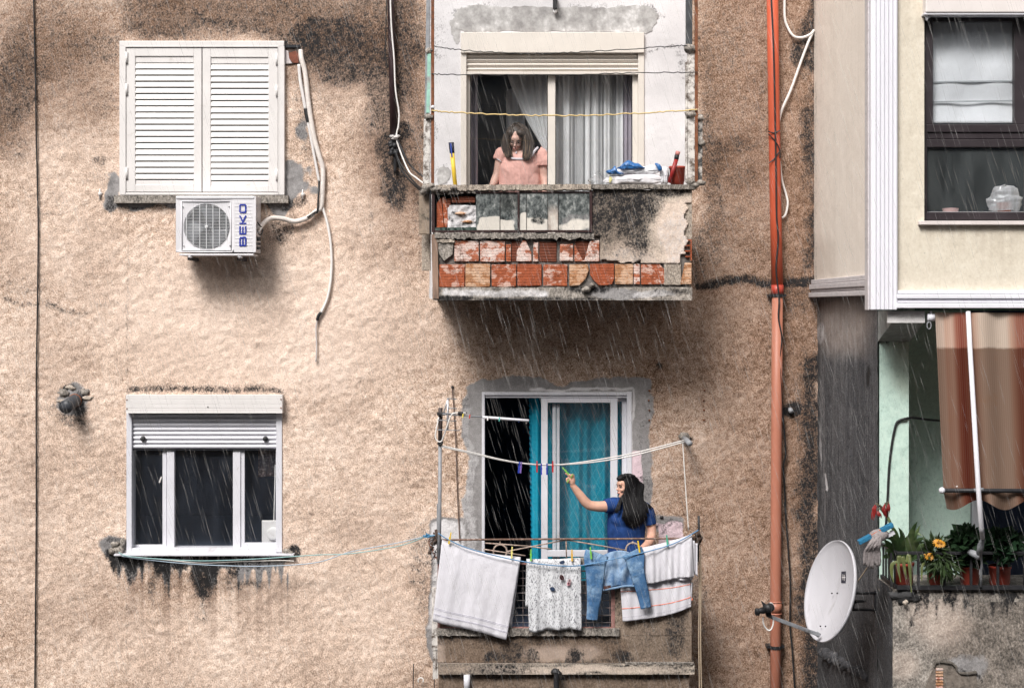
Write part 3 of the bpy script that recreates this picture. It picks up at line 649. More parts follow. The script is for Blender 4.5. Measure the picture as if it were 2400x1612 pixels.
for k, (x, y, rx, rz) in enumerate(((130,135,.05,.035),(165,115,.035,.03),(205,140,.05,.03),(265,150,.05,.025),(110,160,.03,.03),(2170,115,.05,.03),(2215,95,.04,.025),(330,135,.04,.02),(2150,90,.03,.03),(1390,870,.03,.025),(1340,905,.04,.03))):
    MB().lump(cE(x, y, YB - .01), (rx, .05, rz), 20 + k).build('mortar_lump', m_conc, balu, True)
# plaster coat, right half, broken lower edge
LP = [('dirt','e',(1420,490,45,80),.75), ('dirt','e',(1480,480,60,90),.8), ('dirt','e',(1500,540,34,70),.75), ('dirt','b',(1385,440,1630,462,14),.75), ('dirt','e',(1540,470,16,40),.5), ('dirt','e',(1400,600,20,40),.35), ('dirt','e',(1440,560,80,60),.38), ('pale','b',(1545,470,1640,640,20),1.0), ('white','e',(1590,560,50,80),.42,1.), ('white','e',(1470,610,70,26),.38,1.), ('pale','e',(1500,610,90,30),.6), ('wet','e',(1450,540,70,90),.5)]
a, b = cE(1390, 705, YB), cE(2150, 140, YB)
us = np.arange(0, b.x - a.x, .012); vs = np.arange(0, b.z - a.z, .012)
pl = surface('plaster_coat', m_plaster, balu, (a.x, YB + .004, a.z), us, vs, (1,0,0), (0,0,1), LP, disp=(.006, 8, .003), seed=9, warp=14)
import bmesh
bm = bmesh.new(); bm.from_mesh(pl.data); kill = []
o0 = ORG[pl.name]
for f in bm.faces:
    p = f.calc_center_median() + o0; X = (p.x / ((D + YB) / D) * PPM + VX - 960) * 3.243; Yp = (VY - (p.z - ZC) / ((D + YB) / D) * PPM - 400) * 3.243
    lim = 690 + 10 * math.sin(X * .02) + 6 * math.sin(X * .071)
    if X > 1760: lim = 700 + (X - 1760) * .25 if X < 1900 else 735
    if X > 2100 + 14 * math.sin(Yp * .05) and 250 < Yp: kill.append(f)
    elif X < 1450 and Yp > 500: kill.append(f)
    elif Yp > lim and X < 1930: kill.append(f)
    elif X > 2060 and Yp > 640: kill.append(f)
bmesh.ops.delete(bm, geom=kill, context='FACES'); bm.to_mesh(pl.data); bm.free()
k = pl.modifiers.new('thickness', 'SOLIDIFY'); k.thickness = .024; k.offset = -1
ragged('plaster_coat', cE, 1935, 700, 2062, 868, YB + .012, YB + .035, m_plaster, balu, 4, 8, 12, 0)
ragged('plaster_coat', cE, 2096, 250, 2146, 520, YB + .012, YB + .04, m_plaster, balu, 3, 5, 13, 0)
# bricks
def bricks(c, rows, par, y, front=.03):
    for (mk, pts) in rows:
        MB().cprism(c, pts, y, y + front).build('brick', BR[mk], par, bevel=.006)
def rc(x0, y0, x1, y1, j=3):
    r = lambda: random.uniform(-j, j)
    return [(x0+r(), y0+r()), ((x0+x1)/2, y0+r()), (x1+r(), y0+r()), (x1+r(), y1+r()), ((x0+x1)/2, y1+r()), (x0+r(), y1+r())]
YR = YB + .008
bricks(cE, [('p', rc(342,532,528,690)), ('p', rc(537,535,724,692)), ('p', rc(940,545,980,690)), ('p', rc(1142,560,1246,686)),
            ('p', [(812,690),(815,610),(860,530),(885,535),(925,620),(928,690)]), ('o', rc(732,560,770,690)),
            ('p', [(1330,680),(1362,560),(1375,535),(1442,530),(1442,690),(1300,690)]), ('o', [(1252,560),(1275,600),(1320,690),(1254,690)])], balu, YR)
bricks(cE, [('d', rc(772,535,838,690)), ('d', rc(985,540,1118,690)), ('d', [(1252,535),(1368,535),(1330,675),(1310,690),(1262,580)])], balu, YB + .024, .02)
bricks(cE, [('o', rc(228,712,418,884)), ('t', rc(426,712,612,882)), ('o', rc(622,712,810,882)), ('r', rc(820,712,1004,878)), ('o', rc(1014,712,1200,876)),
            ('t', [(1214,714),(1355,712),(1362,760),(1340,820),(1290,872),(1215,878)]), ('r', [(1370,710),(1555,708),(1556,820),(1540,862),(1500,872),(1440,874),(1395,830),(1372,790)]),
            ('t', rc(1562,712,1700,866)), ('p', rc(1706,712,1750,864)), ('o', [(1758,712),(1900,708),(1935,750),(1940,862),(1760,866)]), ('t', [(2092,700),(2144,702),(2144,862),(2055,864),(2075,790)])], balu, YR)
MB().cprism(cE, [(212,548),(335,545),(325,640),(262,688),(222,630)], YB + .002, YB + .035).build('concrete_shard', m_conc, balu, bevel=.004)
# hollow brick end showing its chambers
hb = MB()
for k in range(4): hb.slab(cE, 2092 + (k % 2) * 4, 522 + k * 42, 2143, 532 + k * 42, YB + .004, YB + .04)
hb.slab(cE, 2136, 522, 2145, 684, YB + .002, YB + .04)
hb.build('brick', BR['r'], balu)
# iron frame with grimy panes set in the parapet
fr = MB()
for (x0,y0,x1,y1) in ((168,172,190,468),(1368,150,1388,468),(822,160,834,455)): fr.slab(cE, x0, y0, x1, y1, YB - .012, YB + .03)
fr.slab(cE, 190, 455, 822, 468, YB - .010, YB + .03); fr.slab(cE, 834, 455, 1368, 468, YB - .010, YB + .03)
fr.slab(cE, 190, 160, 822, 172, YB - .006, YB + .03); fr.slab(cE, 834, 158, 1368, 168, YB - .006, YB + .03)
fr.build('glazing_frame', M('maroon_iron', (.035,.014,.014), .55, .4, 20), balu, label='dark maroon iron glazing frame in the upper parapet')
m_pane = stucco('grimy_pane', [(.37,(.026,.030,.031)),(.45,(.075,.085,.086)),(.53,(.17,.185,.182)),(.62,(.44,.45,.44))], 26, 7, 3., .12, .22, (1,1,.5), dark=(.012,.016,.018), white=(.70,.66,.60), spec=.5)
for k, (x0, x1, L) in enumerate(((505,684,[('white','b',(1118,506,1175,545,8),.98,1.1)]), (690,820,[('white','b',(1168,512,1200,545,8),.95,1.1),('wet','e',(1190,470,30,20),.4)]),
                                 (836,886,[('white','b',(1212,500,1240,545,8),.9,1.)]), (890,1048,[('white','b',(1232,508,1290,545,8),.98,1.2),('dirt','e',(1262,512,14,9),.8)]),
                                 (1052,1128,[('white','b',(1285,500,1312,545,10),.5,1.),('pale','e',(1300,520,20,30),.8)]), (1134,1366,[('white','e',(1345,528,46,14),.62,1.2),('cement','b',(1310,500,1385,545,10),.5)]))):
    panel('pane', m_pane, balu, cE, x0, 170, x1, 452, YB + .004, L, .012, .012, (.0,1,0), 30 + k, 9)
    if k in (0, 2, 4): MB().slab(cE, x1 + 1, 168, x1 + 4, 454, YB + .000, YB + .014).build('glazing_bar', m_blkmet, balu)
# what the broken pane lays bare: leaning bricks and white mortar
MB().slab(cE, 190, 165, 505, 455, YB + .075, YB + .10).build('parapet', m_dark, balu)
MB().slab(cE, 505, 165, 1368, 455, YB + .03, YB + .10).build('parapet', m_conc, balu)
bricks(cE, [('r', [(205,250),(240,200),(262,430),(205,436)]), ('o', [(245,205),(270,195),(300,380),(285,432),(266,432)]), ('d', [(270,215),(312,210),(312,260),(300,300),(285,290)])], balu, YB + .03)
bricks(cE, [('d', rc(320,200,358,248)), ('d', rc(362,196,500,246))], balu, YB + .035)
panel('mortar_smear', m_plaster, balu, cE, 290, 262, 504, 436, YB + .03, [('white','b',(1040,478,1120,540,8),.92,1.0), ('dirt','e',(1052,512,10,6),.6,.8), ('dirt','l',([(1060,500),(1110,503)],5),.6,.6), ('dirt','e',(1052,480,14,5),.7), ('dirt','l',([(1070,520),(1115,522)],3),.5,.6)], .009, .03, (.022, 14, .010), 71, 8)
for (x, y) in ((390,325),(440,388)): MB().lump(cE(x, y, YB + .018), (.05,.02,.014), int(x)).build('brick_chip', BR['t'], balu)
ragged('moss_strip', cE, 190, 434, 510, 456, YB + .005, YB + .03, M('mossy_glass_edge', (.035,.06,.05), .6, .5, 40), balu, 3, 12, 6, -4)
# posts at the balcony corners
m_wood = M('weathered_wood', (.30,.20,.15), .85, .4, 20, .5, 50, dirt=.35, dcol=(.045,.03,.025), stretch=8)
def post(name, c, x0, y0, x1, y1, f, b, m, lean=0, par=None):
    a = c(x0, y0, f); e = c(x1, y1, f); w = e.x - a.x
    mb = MB(); mb.add([(a.x, f, a.z),(a.x+w, f, a.z),(a.x+w, b, a.z),(a.x, b, a.z),(a.x+lean, f, e.z),(a.x+w+lean, f, e.z),(a.x+w+lean, b, e.z),(a.x+lean, b, e.z)],
           [(0,1,2,3),(7,6,5,4),(4,5,1,0),(5,6,2,1),(6,7,3,2),(7,4,0,3)])
    return mb.build(name, m, par or balu, bevel=.003)
post('board', cE, 70, 152, 160, 482, YB + .06, YB + .2, M('tan_board', (.30,.235,.18), .9, .3, 15, .5, 60, dirt=.3))
post('board', cE, 92, 486, 158, 760, YB + .3, YB + .36, m_plaster)
paint(bpy.data.objects['board.001'].data, [], np.zeros((len(bpy.data.objects['board.001'].data.vertices), 3)))
post('corner_post', cE, 166, 486, 212, 975, YB - .008, YB + .05, m_wood, .012)
post('corner_post', cE, 150, 150, 164, 480, YB - .02, YB + .03, m_blkmet)
TOP = -240
post('corner_post', cD, 130, TOP, 160, 895, YB - .01, YB + .04, m_grey, -.02)
post('corner_post', cD, 163, TOP, 186, 1392, YB - .02, YB + .02, m_rust)
post('corner_post', cD, 108, 905, 158, 1395, YB - .014, YB + .02, m_flake, -.008)
post('paint_strip', cD, 136, 410, 163, 860, YB - .028, YB - .014, M('mint_paint', (.32,.58,.48), .6, .25, 14, .2, 60, dirt=.35, dcol=(.3,.3,.3)), -.012)
post('corner_post', cD, 2102, TOP, 2150, 385, YB - .01, YB + .05, M('charcoal_metal', (.05,.055,.06), .55, .4, 20, dirt=.3))
post('corner_post', cD, 2112, 388, 2168, 1384, YB - .006, YB + .04, m_flake, .005)
post('corner_post', cD, 2168, TOP, 2192, 1384, YB - .016, YB + .02, m_rust)
post('corner_post', cD, 2194, 870, 2228, 1384, YB + .0, YB + .03, M('peeling_black_paint', (.05,.05,.05), .8, .4, 20, .5, 60, dirt=.5, dcol=(.6,.56,.52), ds=14), -.005)
post('paint_strip', cD, 2096, 470, 2112, 1384, YB + .0, YB + .03, m_flake)
for k, (x, y, r) in enumerate(((150,390,.035),(148,890,.04),(2130,370,.05),(2135,870,.05),(2215,900,.03),(2225,1090,.035),(2140,1380,.045))):
    MB().lump(cD(x, y, YB - .01), (r, .035, r * .8), 90 + k).build('mortar_lump', m_conc, balu, True)
q = cD(177, 815, YB - .024); MB().lathe(q, [(.018,0),(.016,-.01),(.003,-.014)], 10, (0,1,0)).build('bolt', m_white2, balu, True)
# ================================================================== lower balcony
YL = -1.0
lx0, lx1 = cG(212, 0, YL).x, cG(2143, 0, YL).x
zl = lambda y: cG(0, y, YL).z
ball = MB().box((lx0 + .02, YL + .02, zl(1290)), (lx1 - .02, -.001, FLOOR_L)).build('balcony_slab', m_conc, blk, label='lower balcony with wire grille parapet')
LL = [('dirt','e',(1155,1538,20,17),.8,1.), ('dirt','e',(1250,1534,20,16),.72,1.), ('dirt','e',(1350,1538,22,17),.8,1.), ('dirt','e',(1455,1534,26,18),.78,1.), ('dirt','e',(1200,1530,30,30),.62), ('dirt','b',(1015,1485,1460,1510,12),.45), ('wet','b',(1015,1480,1480,1560,20),.7), ('wet','b',(1440,1380,1640,1560,40),.35), ('dirt','b',(1560,1440,1610,1530,20),.62), ('dirt','e',(1590,1490,20,50),.6), ('dirt','e',(1520,1470,26,50),.4), ('dirt','e',(1450,1400,12,60),.5), ('pale','e',(1290,1530,60,16),.6), ('pale','e',(1380,1535,30,16),.5), ('pale','e',(1030,1530,16,40),.6), ('dirt','b',(1015,1548,1640,1560,6),.55)]
m_lowp = stucco('brown_plaster', [(.34,(.075,.06,.048)),(.45,(.20,.155,.12)),(.55,(.34,.27,.215)),(.66,(.52,.43,.35))], 75, 14, 2.4, .9)
panel('parapet', m_lowp, ball, cG, 212, 1000, 2143, 1208, YL, LL, .015, .10, (.006,8,.003), 21, 12)
panel('parapet', m_lowp, ball, cG, 1562, 430, 2143, 999, YL, LL, .015, .10, (.006,8,.003), 22, 12)
def add_attrs(o): paint(o.data, [], np.array([v.co for v in o.data.vertices]) + np.array(ORG[o.name]))
MB().box((lx0, YL + .101, FLOOR_L), (lx0 + .08, -.002, zl(450))).build('side_parapet', M('side_plaster', (.30,.24,.19), .9, .35, 8, .5, 60, dirt=.3), ball)
MB().box((lx1 - .08, YL + .101, FLOOR_L), (lx1, -.002, zl(450))).build('side_parapet', MC['side_plaster'], ball)
ragged('ledge', cG, 204, 950, 1594, 1003, YL - .035, YL + .06, m_conc, ball, 5, 60, 31, 0)
panel('moulding', m_plaster, ball, cG, 216, 1216, 2166, 1296, YL - .04, [('dirt','e',(1180,1568,80,14),.72), ('dirt','b',(1020,1576,1640,1584,6),.6), ('dirt','e',(1600,1560,60,12),.6), ('dirt','b',(1020,1552,1640,1559,5),.6), ('pale','e',(1330,1568,200,8),.5), ('wet','e',(1060,1568,50,14),.6)], .015, .2, (.006, 6, .004), 25, 8)
panel('lower_wall', m_lowp, ball, cG, 222, 1300, 2125, 1480, YL + .02, [('dirt','b',(1015,1580,1640,1592,8),.6), ('wet','b',(1000,1570,1700,1650,10),.6)], .03, .15, (.005,8,.003), 27, 10)
a = cG(222, 1300, YL + .02); b = cG(2125, 1480, YL + .02)
ragged('flaking_edge', cG, 176, 1120, 216, 1330, YL + .02, YL + .06, m_flake, ball, 6, 5, 41, 0)
ragged('flaking_edge', cG, 168, 640, 212, 1110, YL + .02, YL + .06, m_flake, ball, 8, 6, 42, 0)
ragged('moss_strip', cG, 1640, 1208, 2160, 1220, YL - .045, YL + .0, m_conc, ball, 3, 30, 43, 0)
# grille: frame, bars
m_gr = M('painted_grille', (.10,.085,.085), .6, .4, 30, dirt=.3, dcol=(.35,.25,.24))
fr = MB()
for (x0,y0,x1,y1) in ((212,412,232,948),(1532,640,1560,948)): fr.slab(cG, x0, y0, x1, y1, YL + .0, YL + .03)
fr.slab(cG, 232, 938, 1532, 950, YL + .001, YL + .03); fr.slab(cG, 232, 452, 1560, 462, YL + .001, YL + .03)
fr.build('grille_frame', M('pink_iron', (.33,.17,.15), .7, .35, 14, .2, 60, dirt=.3), ball)
for k in range(22):
    x = 262 + k * 60; a, b = cG(x, 462, YL + .015), cG(x, 938, YL + .015); MB().tube([a, b], .0035, 5).build('grille_wire', m_gr, ball)
for k in range(9):
    y = 510 + k * 56; r = .0035 if k % 3 else .006; a, b = cG(232, y, YL + .01), cG(1534, y, YL + .01); MB().tube([a, b], r, 5).build('grille_wire', m_gr, ball)
MB().slab(cG, 1300, 410, 1562, 455, YL + .0, YL + .03).build('grille_frame', m_conc, ball); add_attrs(bpy.data.objects['grille_frame.001'])
# top rail with braces and rings
m_rail = M('rusty_rail', (.17,.10,.075), .8, .5, 35, .3, 90, dirt=.3, dcol=(.4,.3,.25), ds=30)
MB().tube([cG(205,276,YL), cG(600,272,YL), cG(1190,268,YL), cG(1700,266,YL), cG(2030,264,YL), cG(2150,262,YL)], .009, 8).build('hand_rail', m_rail, ball, True)
m_rail2 = M('pale_rusty_rod', (.42,.33,.28), .75, .4, 40, .3, 90, dirt=.35, dcol=(.18,.09,.06), ds=30)
for (p, q) in (((1188,274),(742,362)), ((1196,274),(1640,352)), ((1190,268),(1192,410)), ((575,298),(900,322)), ((688,280),(688,310)), ((1695,285),(1694,308)), ((900,322),(1080,345)), ((560,345),(880,395))):
    MB().tube([cG(*p, YL + .012), cG(*q, YL + .012)], .0065, 6).build('brace', m_rail2, ball, True)
for (x, y) in ((688,362),(1696,348)):
    c0 = cG(x, y, YL + .012); R = .062
    MB().tube([c0 + Vector((R*math.cos(t), 0, R*math.sin(t))) for t in [2*math.pi*k/20 for k in range(21)]], .0075, 6, cap=False).build('ring', m_rail2, ball, True)
MB().tube([cG(1570,340,YL+.012), cG(1590,375,YL+.012), cG(1610,350,YL+.012)], .005, 5).build('brace', m_rail2, ball)
# posts of the lower balcony
post('corner_post', cG, 206, 0, 236, 456, YL - .02, YL + .02, m_grey, 0, ball)
MB().tube([cG(2197,92,YL), cG(2200,180,YL), cG(2196,300,YL), cG(2190,440,YL)], [.012,.010,.012,.008], 7).build('corner_post', m_blkmet, ball, True)
for k, (x, y, r) in enumerate(((200,250,.035),(192,285,.03),(222,280,.03),(175,300,.022),(205,225,.028),(2190,230,.03),(2200,270,.035),(2185,300,.03),(2165,265,.02),(170,340,.02),(155,370,.018))):
    MB().lump(cG(x, y, YL - .01), (r, .03, r), 120 + k, 9, .5).build('rusty_joint', M('dark_rust', (.07,.045,.035), .9, .5, 40, .5), ball, True)
for k in range(9):
    x, y = 175 + random.uniform(-25, 45), 260 + random.uniform(-10, 110)
    MB().tube([cG(x, y, YL-.02), cG(x + random.uniform(-30, 30), y + random.uniform(10, 60), YL - .03), cG(x + random.uniform(-45, 45), y + random.uniform(30, 90), YL - .02)], .004, 5, 4).build('loose_wire', m_rust if k % 2 else m_blkmet, ball)
# spout pipes under the lower balcony
q = cG(435, 1300, YL + .1)
tag(MB().tube([cG(435,1296,YL-.03), cG(437,1420,YL-.03)], .030, 12).build('drain_spout', m_white2, None, True), 'short white drain spout under the lower balcony moulding', 'pipe')
mb = MB().tube([cG(1095,1278,YL-.09), cG(1110,1270,YL-.1), cG(1120,1290,YL-.1), cG(1116,1340,YL-.09), cG(1116,1420,YL-.09)], .026, 10, 4); mb.lump(cG(1110,1278,YL-.08), (.06,.05,.03), 7)
tag(mb.build('bent_spout', m_blkmet, None, True), 'black bent spout poking out through the lower balcony moulding', 'pipe')
# ================================================================== neighbouring building on the right
XS = (1908 - VX) / PPM            # its flank (faces left), x = 2.95
YF = -3.15                        # front of the bay
YPIL = -2.64                      # front of the mint pier below
nb = thing('neighbour_building', (4.5, 0, 0), 'neighbouring building with cream bay, white pilaster and mint green loggia', 'building')
m_cream_r = stucco('cream_render', [(.34,(.56,.505,.415)),(.46,(.645,.585,.485)),(.56,(.69,.635,.535)),(.68,(.74,.69,.60))], 45, 10, 1.0, .35)
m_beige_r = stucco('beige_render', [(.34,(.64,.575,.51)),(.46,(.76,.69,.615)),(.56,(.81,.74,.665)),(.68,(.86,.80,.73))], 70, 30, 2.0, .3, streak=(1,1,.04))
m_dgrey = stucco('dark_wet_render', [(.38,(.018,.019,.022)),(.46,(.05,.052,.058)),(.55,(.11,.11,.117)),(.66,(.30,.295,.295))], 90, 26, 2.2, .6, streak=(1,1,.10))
m_mint = stucco('mint_paint_wall', [(.34,(.36,.50,.44)),(.46,(.50,.66,.59)),(.56,(.56,.72,.64)),(.70,(.64,.78,.71))], 40, 9, 1.4, .25)
m_trim = M('white_trim', (.76,.755,.81), .5, .07, 3, .1, 80, dirt=.06, dcol=(.46,.44,.46), ds=4, stretch=7)
m_trim_g = M('grey_trim', (.56,.53,.54), .6, .15, 8, .15, 80, dirt=.05, stretch=.3)
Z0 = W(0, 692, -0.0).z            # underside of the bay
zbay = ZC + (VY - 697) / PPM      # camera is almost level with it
def flank(name, m, x, ya, yb, z0, z1, layers, seed, step=.025, disp=(.003,6,.002), label=None):
    return surface(name, m, nb, (x, ya, z0), np.linspace(0, abs(yb - ya), int(abs(yb - ya)/step)), np.linspace(0, z1 - z0, int((z1 - z0)/step)), (0, -1, 0), (0, 0, 1), layers, disp=disp, dn=(-1,0,0), seed=seed, warp=10, label=label)
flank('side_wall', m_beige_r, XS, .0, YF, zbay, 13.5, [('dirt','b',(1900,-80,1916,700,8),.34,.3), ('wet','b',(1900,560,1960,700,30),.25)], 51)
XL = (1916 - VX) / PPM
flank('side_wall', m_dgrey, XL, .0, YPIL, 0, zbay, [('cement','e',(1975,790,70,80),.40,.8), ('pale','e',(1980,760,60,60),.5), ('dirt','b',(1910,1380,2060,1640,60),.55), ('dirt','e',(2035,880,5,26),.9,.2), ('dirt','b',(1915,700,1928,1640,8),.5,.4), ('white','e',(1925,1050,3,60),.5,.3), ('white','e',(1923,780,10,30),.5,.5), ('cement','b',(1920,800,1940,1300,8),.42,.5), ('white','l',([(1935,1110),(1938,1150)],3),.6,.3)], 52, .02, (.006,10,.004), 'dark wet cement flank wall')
# front wall of the bay with a window opening
fx0 = XS; fz0 = ZC + (VY - 722) / PPM * (D + YF) / D
wa, wb = cH(838, 1070, YF), cH(1480, 66, YF)
surface('front_wall', m_cream_r, nb, (0, YF, 0), np.concatenate([np.arange(fx0, 4.9, .03), [7.5]]), np.concatenate([np.arange(fz0, 11.2, .03), [13.5]]), (1,0,0), (0,0,1), [('wet','b',(2180,-80,2400,20,30),.15), ('wet','v',(2150,520,2420,660,10),.22), ('wet','v',(2110,-40,2160,300,10),.15)], [(wa.x, wb.x, wa.z, wb.z)], (.0025, 12, .0015), (0,-1,0), .18, 53)
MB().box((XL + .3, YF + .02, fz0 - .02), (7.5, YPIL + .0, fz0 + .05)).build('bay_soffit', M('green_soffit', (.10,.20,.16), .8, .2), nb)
# pilaster
a, b = cH(582, 0, YF - .07), cH(712, 0, YF - .07); zp = cH(0, 1498, YF - .07).z
pil = MB().box((a.x, YF - .06, zp), (b.x, YF + .12, 13.5)).build('pilaster', m_trim, nb, bevel=.006, label='white fluted corner pilaster')
w = b.x - a.x
for k in range(6):
    x = a.x + w * (.10 + k * .155); MB().box((x, YF - .074, zp), (x + w * .085, YF - .0605, 13.5)).build('flute', m_trim, pil, bevel=.006)
z = cH(0, 1016, YF-.07).z
MB().box((a.x - .012, YF + .0, zp), (a.x - .002, YF + .11, 13.5)).build('flute', m_trim_g, pil)
# mouldings under the bay
for k, (y0, y1, pr) in enumerate(((1404,1422,.05),(1424,1444,.07),(1447,1464,.05),(1466,1490,.085))):
    a = cH(705, y0, YF - pr); b = cH(705, y1, YF - pr); MB().box((b.x if k else a.x, YF - pr, b.z), (7.5, YF - .001, a.z)).build('moulding', m_trim, nb, bevel=.006)
for k, (y0, y1, pr) in enumerate(((1350,1372,.03),(1374,1398,.05),(1400,1412,.03),(1415,1437,.055))):
    z1, z0_ = cH(0, y0, -.4).z, cH(0, y1, -.4).z; MB().box((XS - pr, -.0, z0_), (XS - .001, YF + .13, z1)).build('moulding', m_trim_g, nb, bevel=.006)
# dark window of the bay
m_dkfr = M('dark_brown_frame', (.035,.028,.032), .4, .25, 6)
YW = YF + .05
fr = MB()
for (x0,y0,x1,y1) in ((838,66,880,602),(838,602,852,1064),(1274,66,1330,602),(880,66,1274,104),(852,602,1330,640),(852,640,1330,672),(852,674,1330,712),(852,1026,1330,1064),(1330,66,1370,1064)):
    fr.slab(cH, x0, y0, x1, y1, YW if y0 != 640 else YW + .012, YW + .06)
nw = fr.build('window_frame', m_dkfr, nb, bevel=.004, label='dark brown framed window of the cream bay')
a, b = cH(878, 102, YW + .03), cH(1276, 604, YW + .03); MB().box((a.x, YW + .028, b.z), (b.x, YW + .034, a.z)).build('pane', glass('bay_glass', (.97,.98,.985), .015), nw)
a, b = cH(850, 710, YW + .03), cH(1332, 1028, YW + .03); MB().box((a.x, YW + .028, b.z), (b.x, YW + .034, a.z)).build('pane', glass('bay_glass_low', (.96,.97,.98), .05, (.5,.55,.56)), nw)
MB().slab(cH, 814, 1068, 1500, 1087, YF - .05, YF + .05).build('window_sill', M('pale_stone', (.70,.64,.62), .6, .12, 8), nw, bevel=.004)
MB().slab(cH, 845, -60, 1500, 62, YF - .10, YF + .03).build('shutter_box', M('pale_pink_box', (.72,.67,.65), .5, .06, 5), nw, bevel=.01)
MB().slab(cH, 838, 63, 1500, 72, YF - .09, YF + .03).build('box_lip', m_trim, nw, bevel=.003)
q = cH(852, 80, YF - .05); MB().lump(q, (.02,.02,.03), 5).build('box_end', m_trim, nw, True)
xa = cH(838, 0, YF).x
rm = MB(); x0, x1, y0, y1, z0_, z1_ = xa - .15, 7.0, YF + .185, YF + 2.4, fz0 + .2, wb.z + .3
rm.add([(x0,y0,z0_),(x1,y0,z0_),(x1,y0,z1_),(x0,y0,z1_),(x0,y1,z0_),(x1,y1,z0_),(x1,y1,z1_),(x0,y1,z1_)], [(4,5,6,7),(0,1,5,4),(3,7,6,2),(0,4,7,3),(1,2,6,5)]); rm.build('room', m_room, nb)
# roller blind of white cloth behind the upper pane
def bl(u, v):
    y = YW + .10 + .012*math.sin(v*9) + .006*math.sin(u*11+v*4) - (.03 if v > .78 else 0) * (v - .78) * 4
    return cH(872 + 410*u, 98 + 498*v, y)
m_blind = cloth('blind_cloth', (.80,.81,.84), 0, .15, None, .2, 120, wr=7, wrs=.3)
tag(MB().grid(bl, 30, 40).build('roman_blind', m_blind, None, True, solid=.004), 'white folding cloth blind behind the upper pane of dark framed window', 'blind')
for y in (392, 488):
    a, b = cH(874, y + 6, YW + .082), cH(1280, y, YW + .082); o = MB().obox(a, b, .008, .012).build('blind_shadow_bar', M('blind_shadow_rod', (.38,.40,.42), .7), bpy.data.objects['roman_blind'])  # grey bars; fold shadow across the blind put into their colour
# ---------------------------------------------------------------- mint loggia
px1 = cI(1070, 0, YPIL).x
zt = zbay - .002
flo = cJ(0, 768, YF).z            # top of the loggia parapet / floor edge
surface('pier', m_mint, nb, (XL + .012, YPIL, flo - .15), np.arange(0, px1 - XL - .002, .02), np.arange(0, zt - flo + .15, .02), (1,0,0), (0,0,1), [('dirt','b',(2050,796,2130,806,6),.5,.4), ('wet','e',(2120,860,26,60),.5)], disp=(.004,6,.001), seed=61, warp=8, label='light mint green pier')
YBK = -1.75
MB().box((px1 - .002, YPIL + .001, flo - 1), (px1, YBK - .05, zt)).build('pier_side', M('mint_side', (.50,.66,.59), .8, .1), nb)
bx = cI(1505, 0, YBK).x
surface('back_wall', m_mint, nb, (XL + .03, YBK, flo - 1.), np.arange(0, bx - XL - .03, .025), np.arange(0, zt - flo + 1., .025), (1,0,0), (0,0,1), [], disp=(.006,7,.002), seed=62, warp=8, label='mint green back wall of the loggia')
a, b = cI(1505, 0, YBK - .02), cI(1575, 0, YBK - .02)
MB().box((a.x, YBK - .03, flo - 1), (b.x, YBK + .06, zt - .25)).build('door_frame', M('pale_grey_frame', (.50,.51,.55), .45, .08), nb, bevel=.004)
MB().box((b.x, YBK, flo - 1), (7.5, YBK + .02, flo - .99)).build('door_sill', m_conc, nb)
x0, x1, y0, y1, z0_, z1_ = a.x + .02, 7.4, YBK + .065, YBK + 1.5, flo - 1., zt - .02
MB().add([(x0,y0,z0_),(x1,y0,z0_),(x1,y0,z1_),(x0,y0,z1_),(x0,y1,z0_),(x1,y1,z0_),(x1,y1,z1_),(x0,y1,z1_)], [(4,5,6,7),(0,1,5,4),(3,7,6,2),(0,4,7,3),(1,2,6,5)]).build('room', m_room, nb)
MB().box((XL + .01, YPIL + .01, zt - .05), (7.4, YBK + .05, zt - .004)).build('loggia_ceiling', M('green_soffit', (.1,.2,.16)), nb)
MB().box((px1 + .001, YPIL + .001, flo - 1.0), (7.4, YBK - .001, flo - .9)).build('loggia_floor', M('loggia_floor_tile', (.22,.21,.20), .7), nb)
# sloping corbel over the pier
z1 = fz0 - .022; z0_ = cI(0, 162, YF + .02).z; zp_ = cI(0, 292, YPIL).z; xr = px1 + .015
a = cI(942, 0, YF + .02).x
cb = MB(); x0, x1 = XL, cI(1176, 0, YF + .02).x
cb.add([(x0, YF+.02, z1),(x1, YF+.02, z1),(x1, YF+.02, z0_),(x0, YF+.02, z0_),(x0, YPIL-.001, z1),(xr, YPIL-.001, z1),(xr, YPIL-.001, zp_),(x0, YPIL-.001, zp_)],
       [(3,2,1,0),(7,6,2,3),(0,4,7,3),(1,2,6,5),(4,5,6,7),(0,1,5,4)])
cbl = cb.build('corbel', M('corbel_plaster', (.34,.36,.35), .9, .35, 8, .6, 60, dirt=.15), nb)
MB().box((a - .02, YF - .0, z0_ - .002), (x1 + .004, YF + .018, z1 - .002)).build('corbel_face', M('flaking_white_wall', (.70,.68,.68), .9, .15, 10, .5, 60, dirt=.12, dcol=(.25,.23,.22), ds=20), nb)
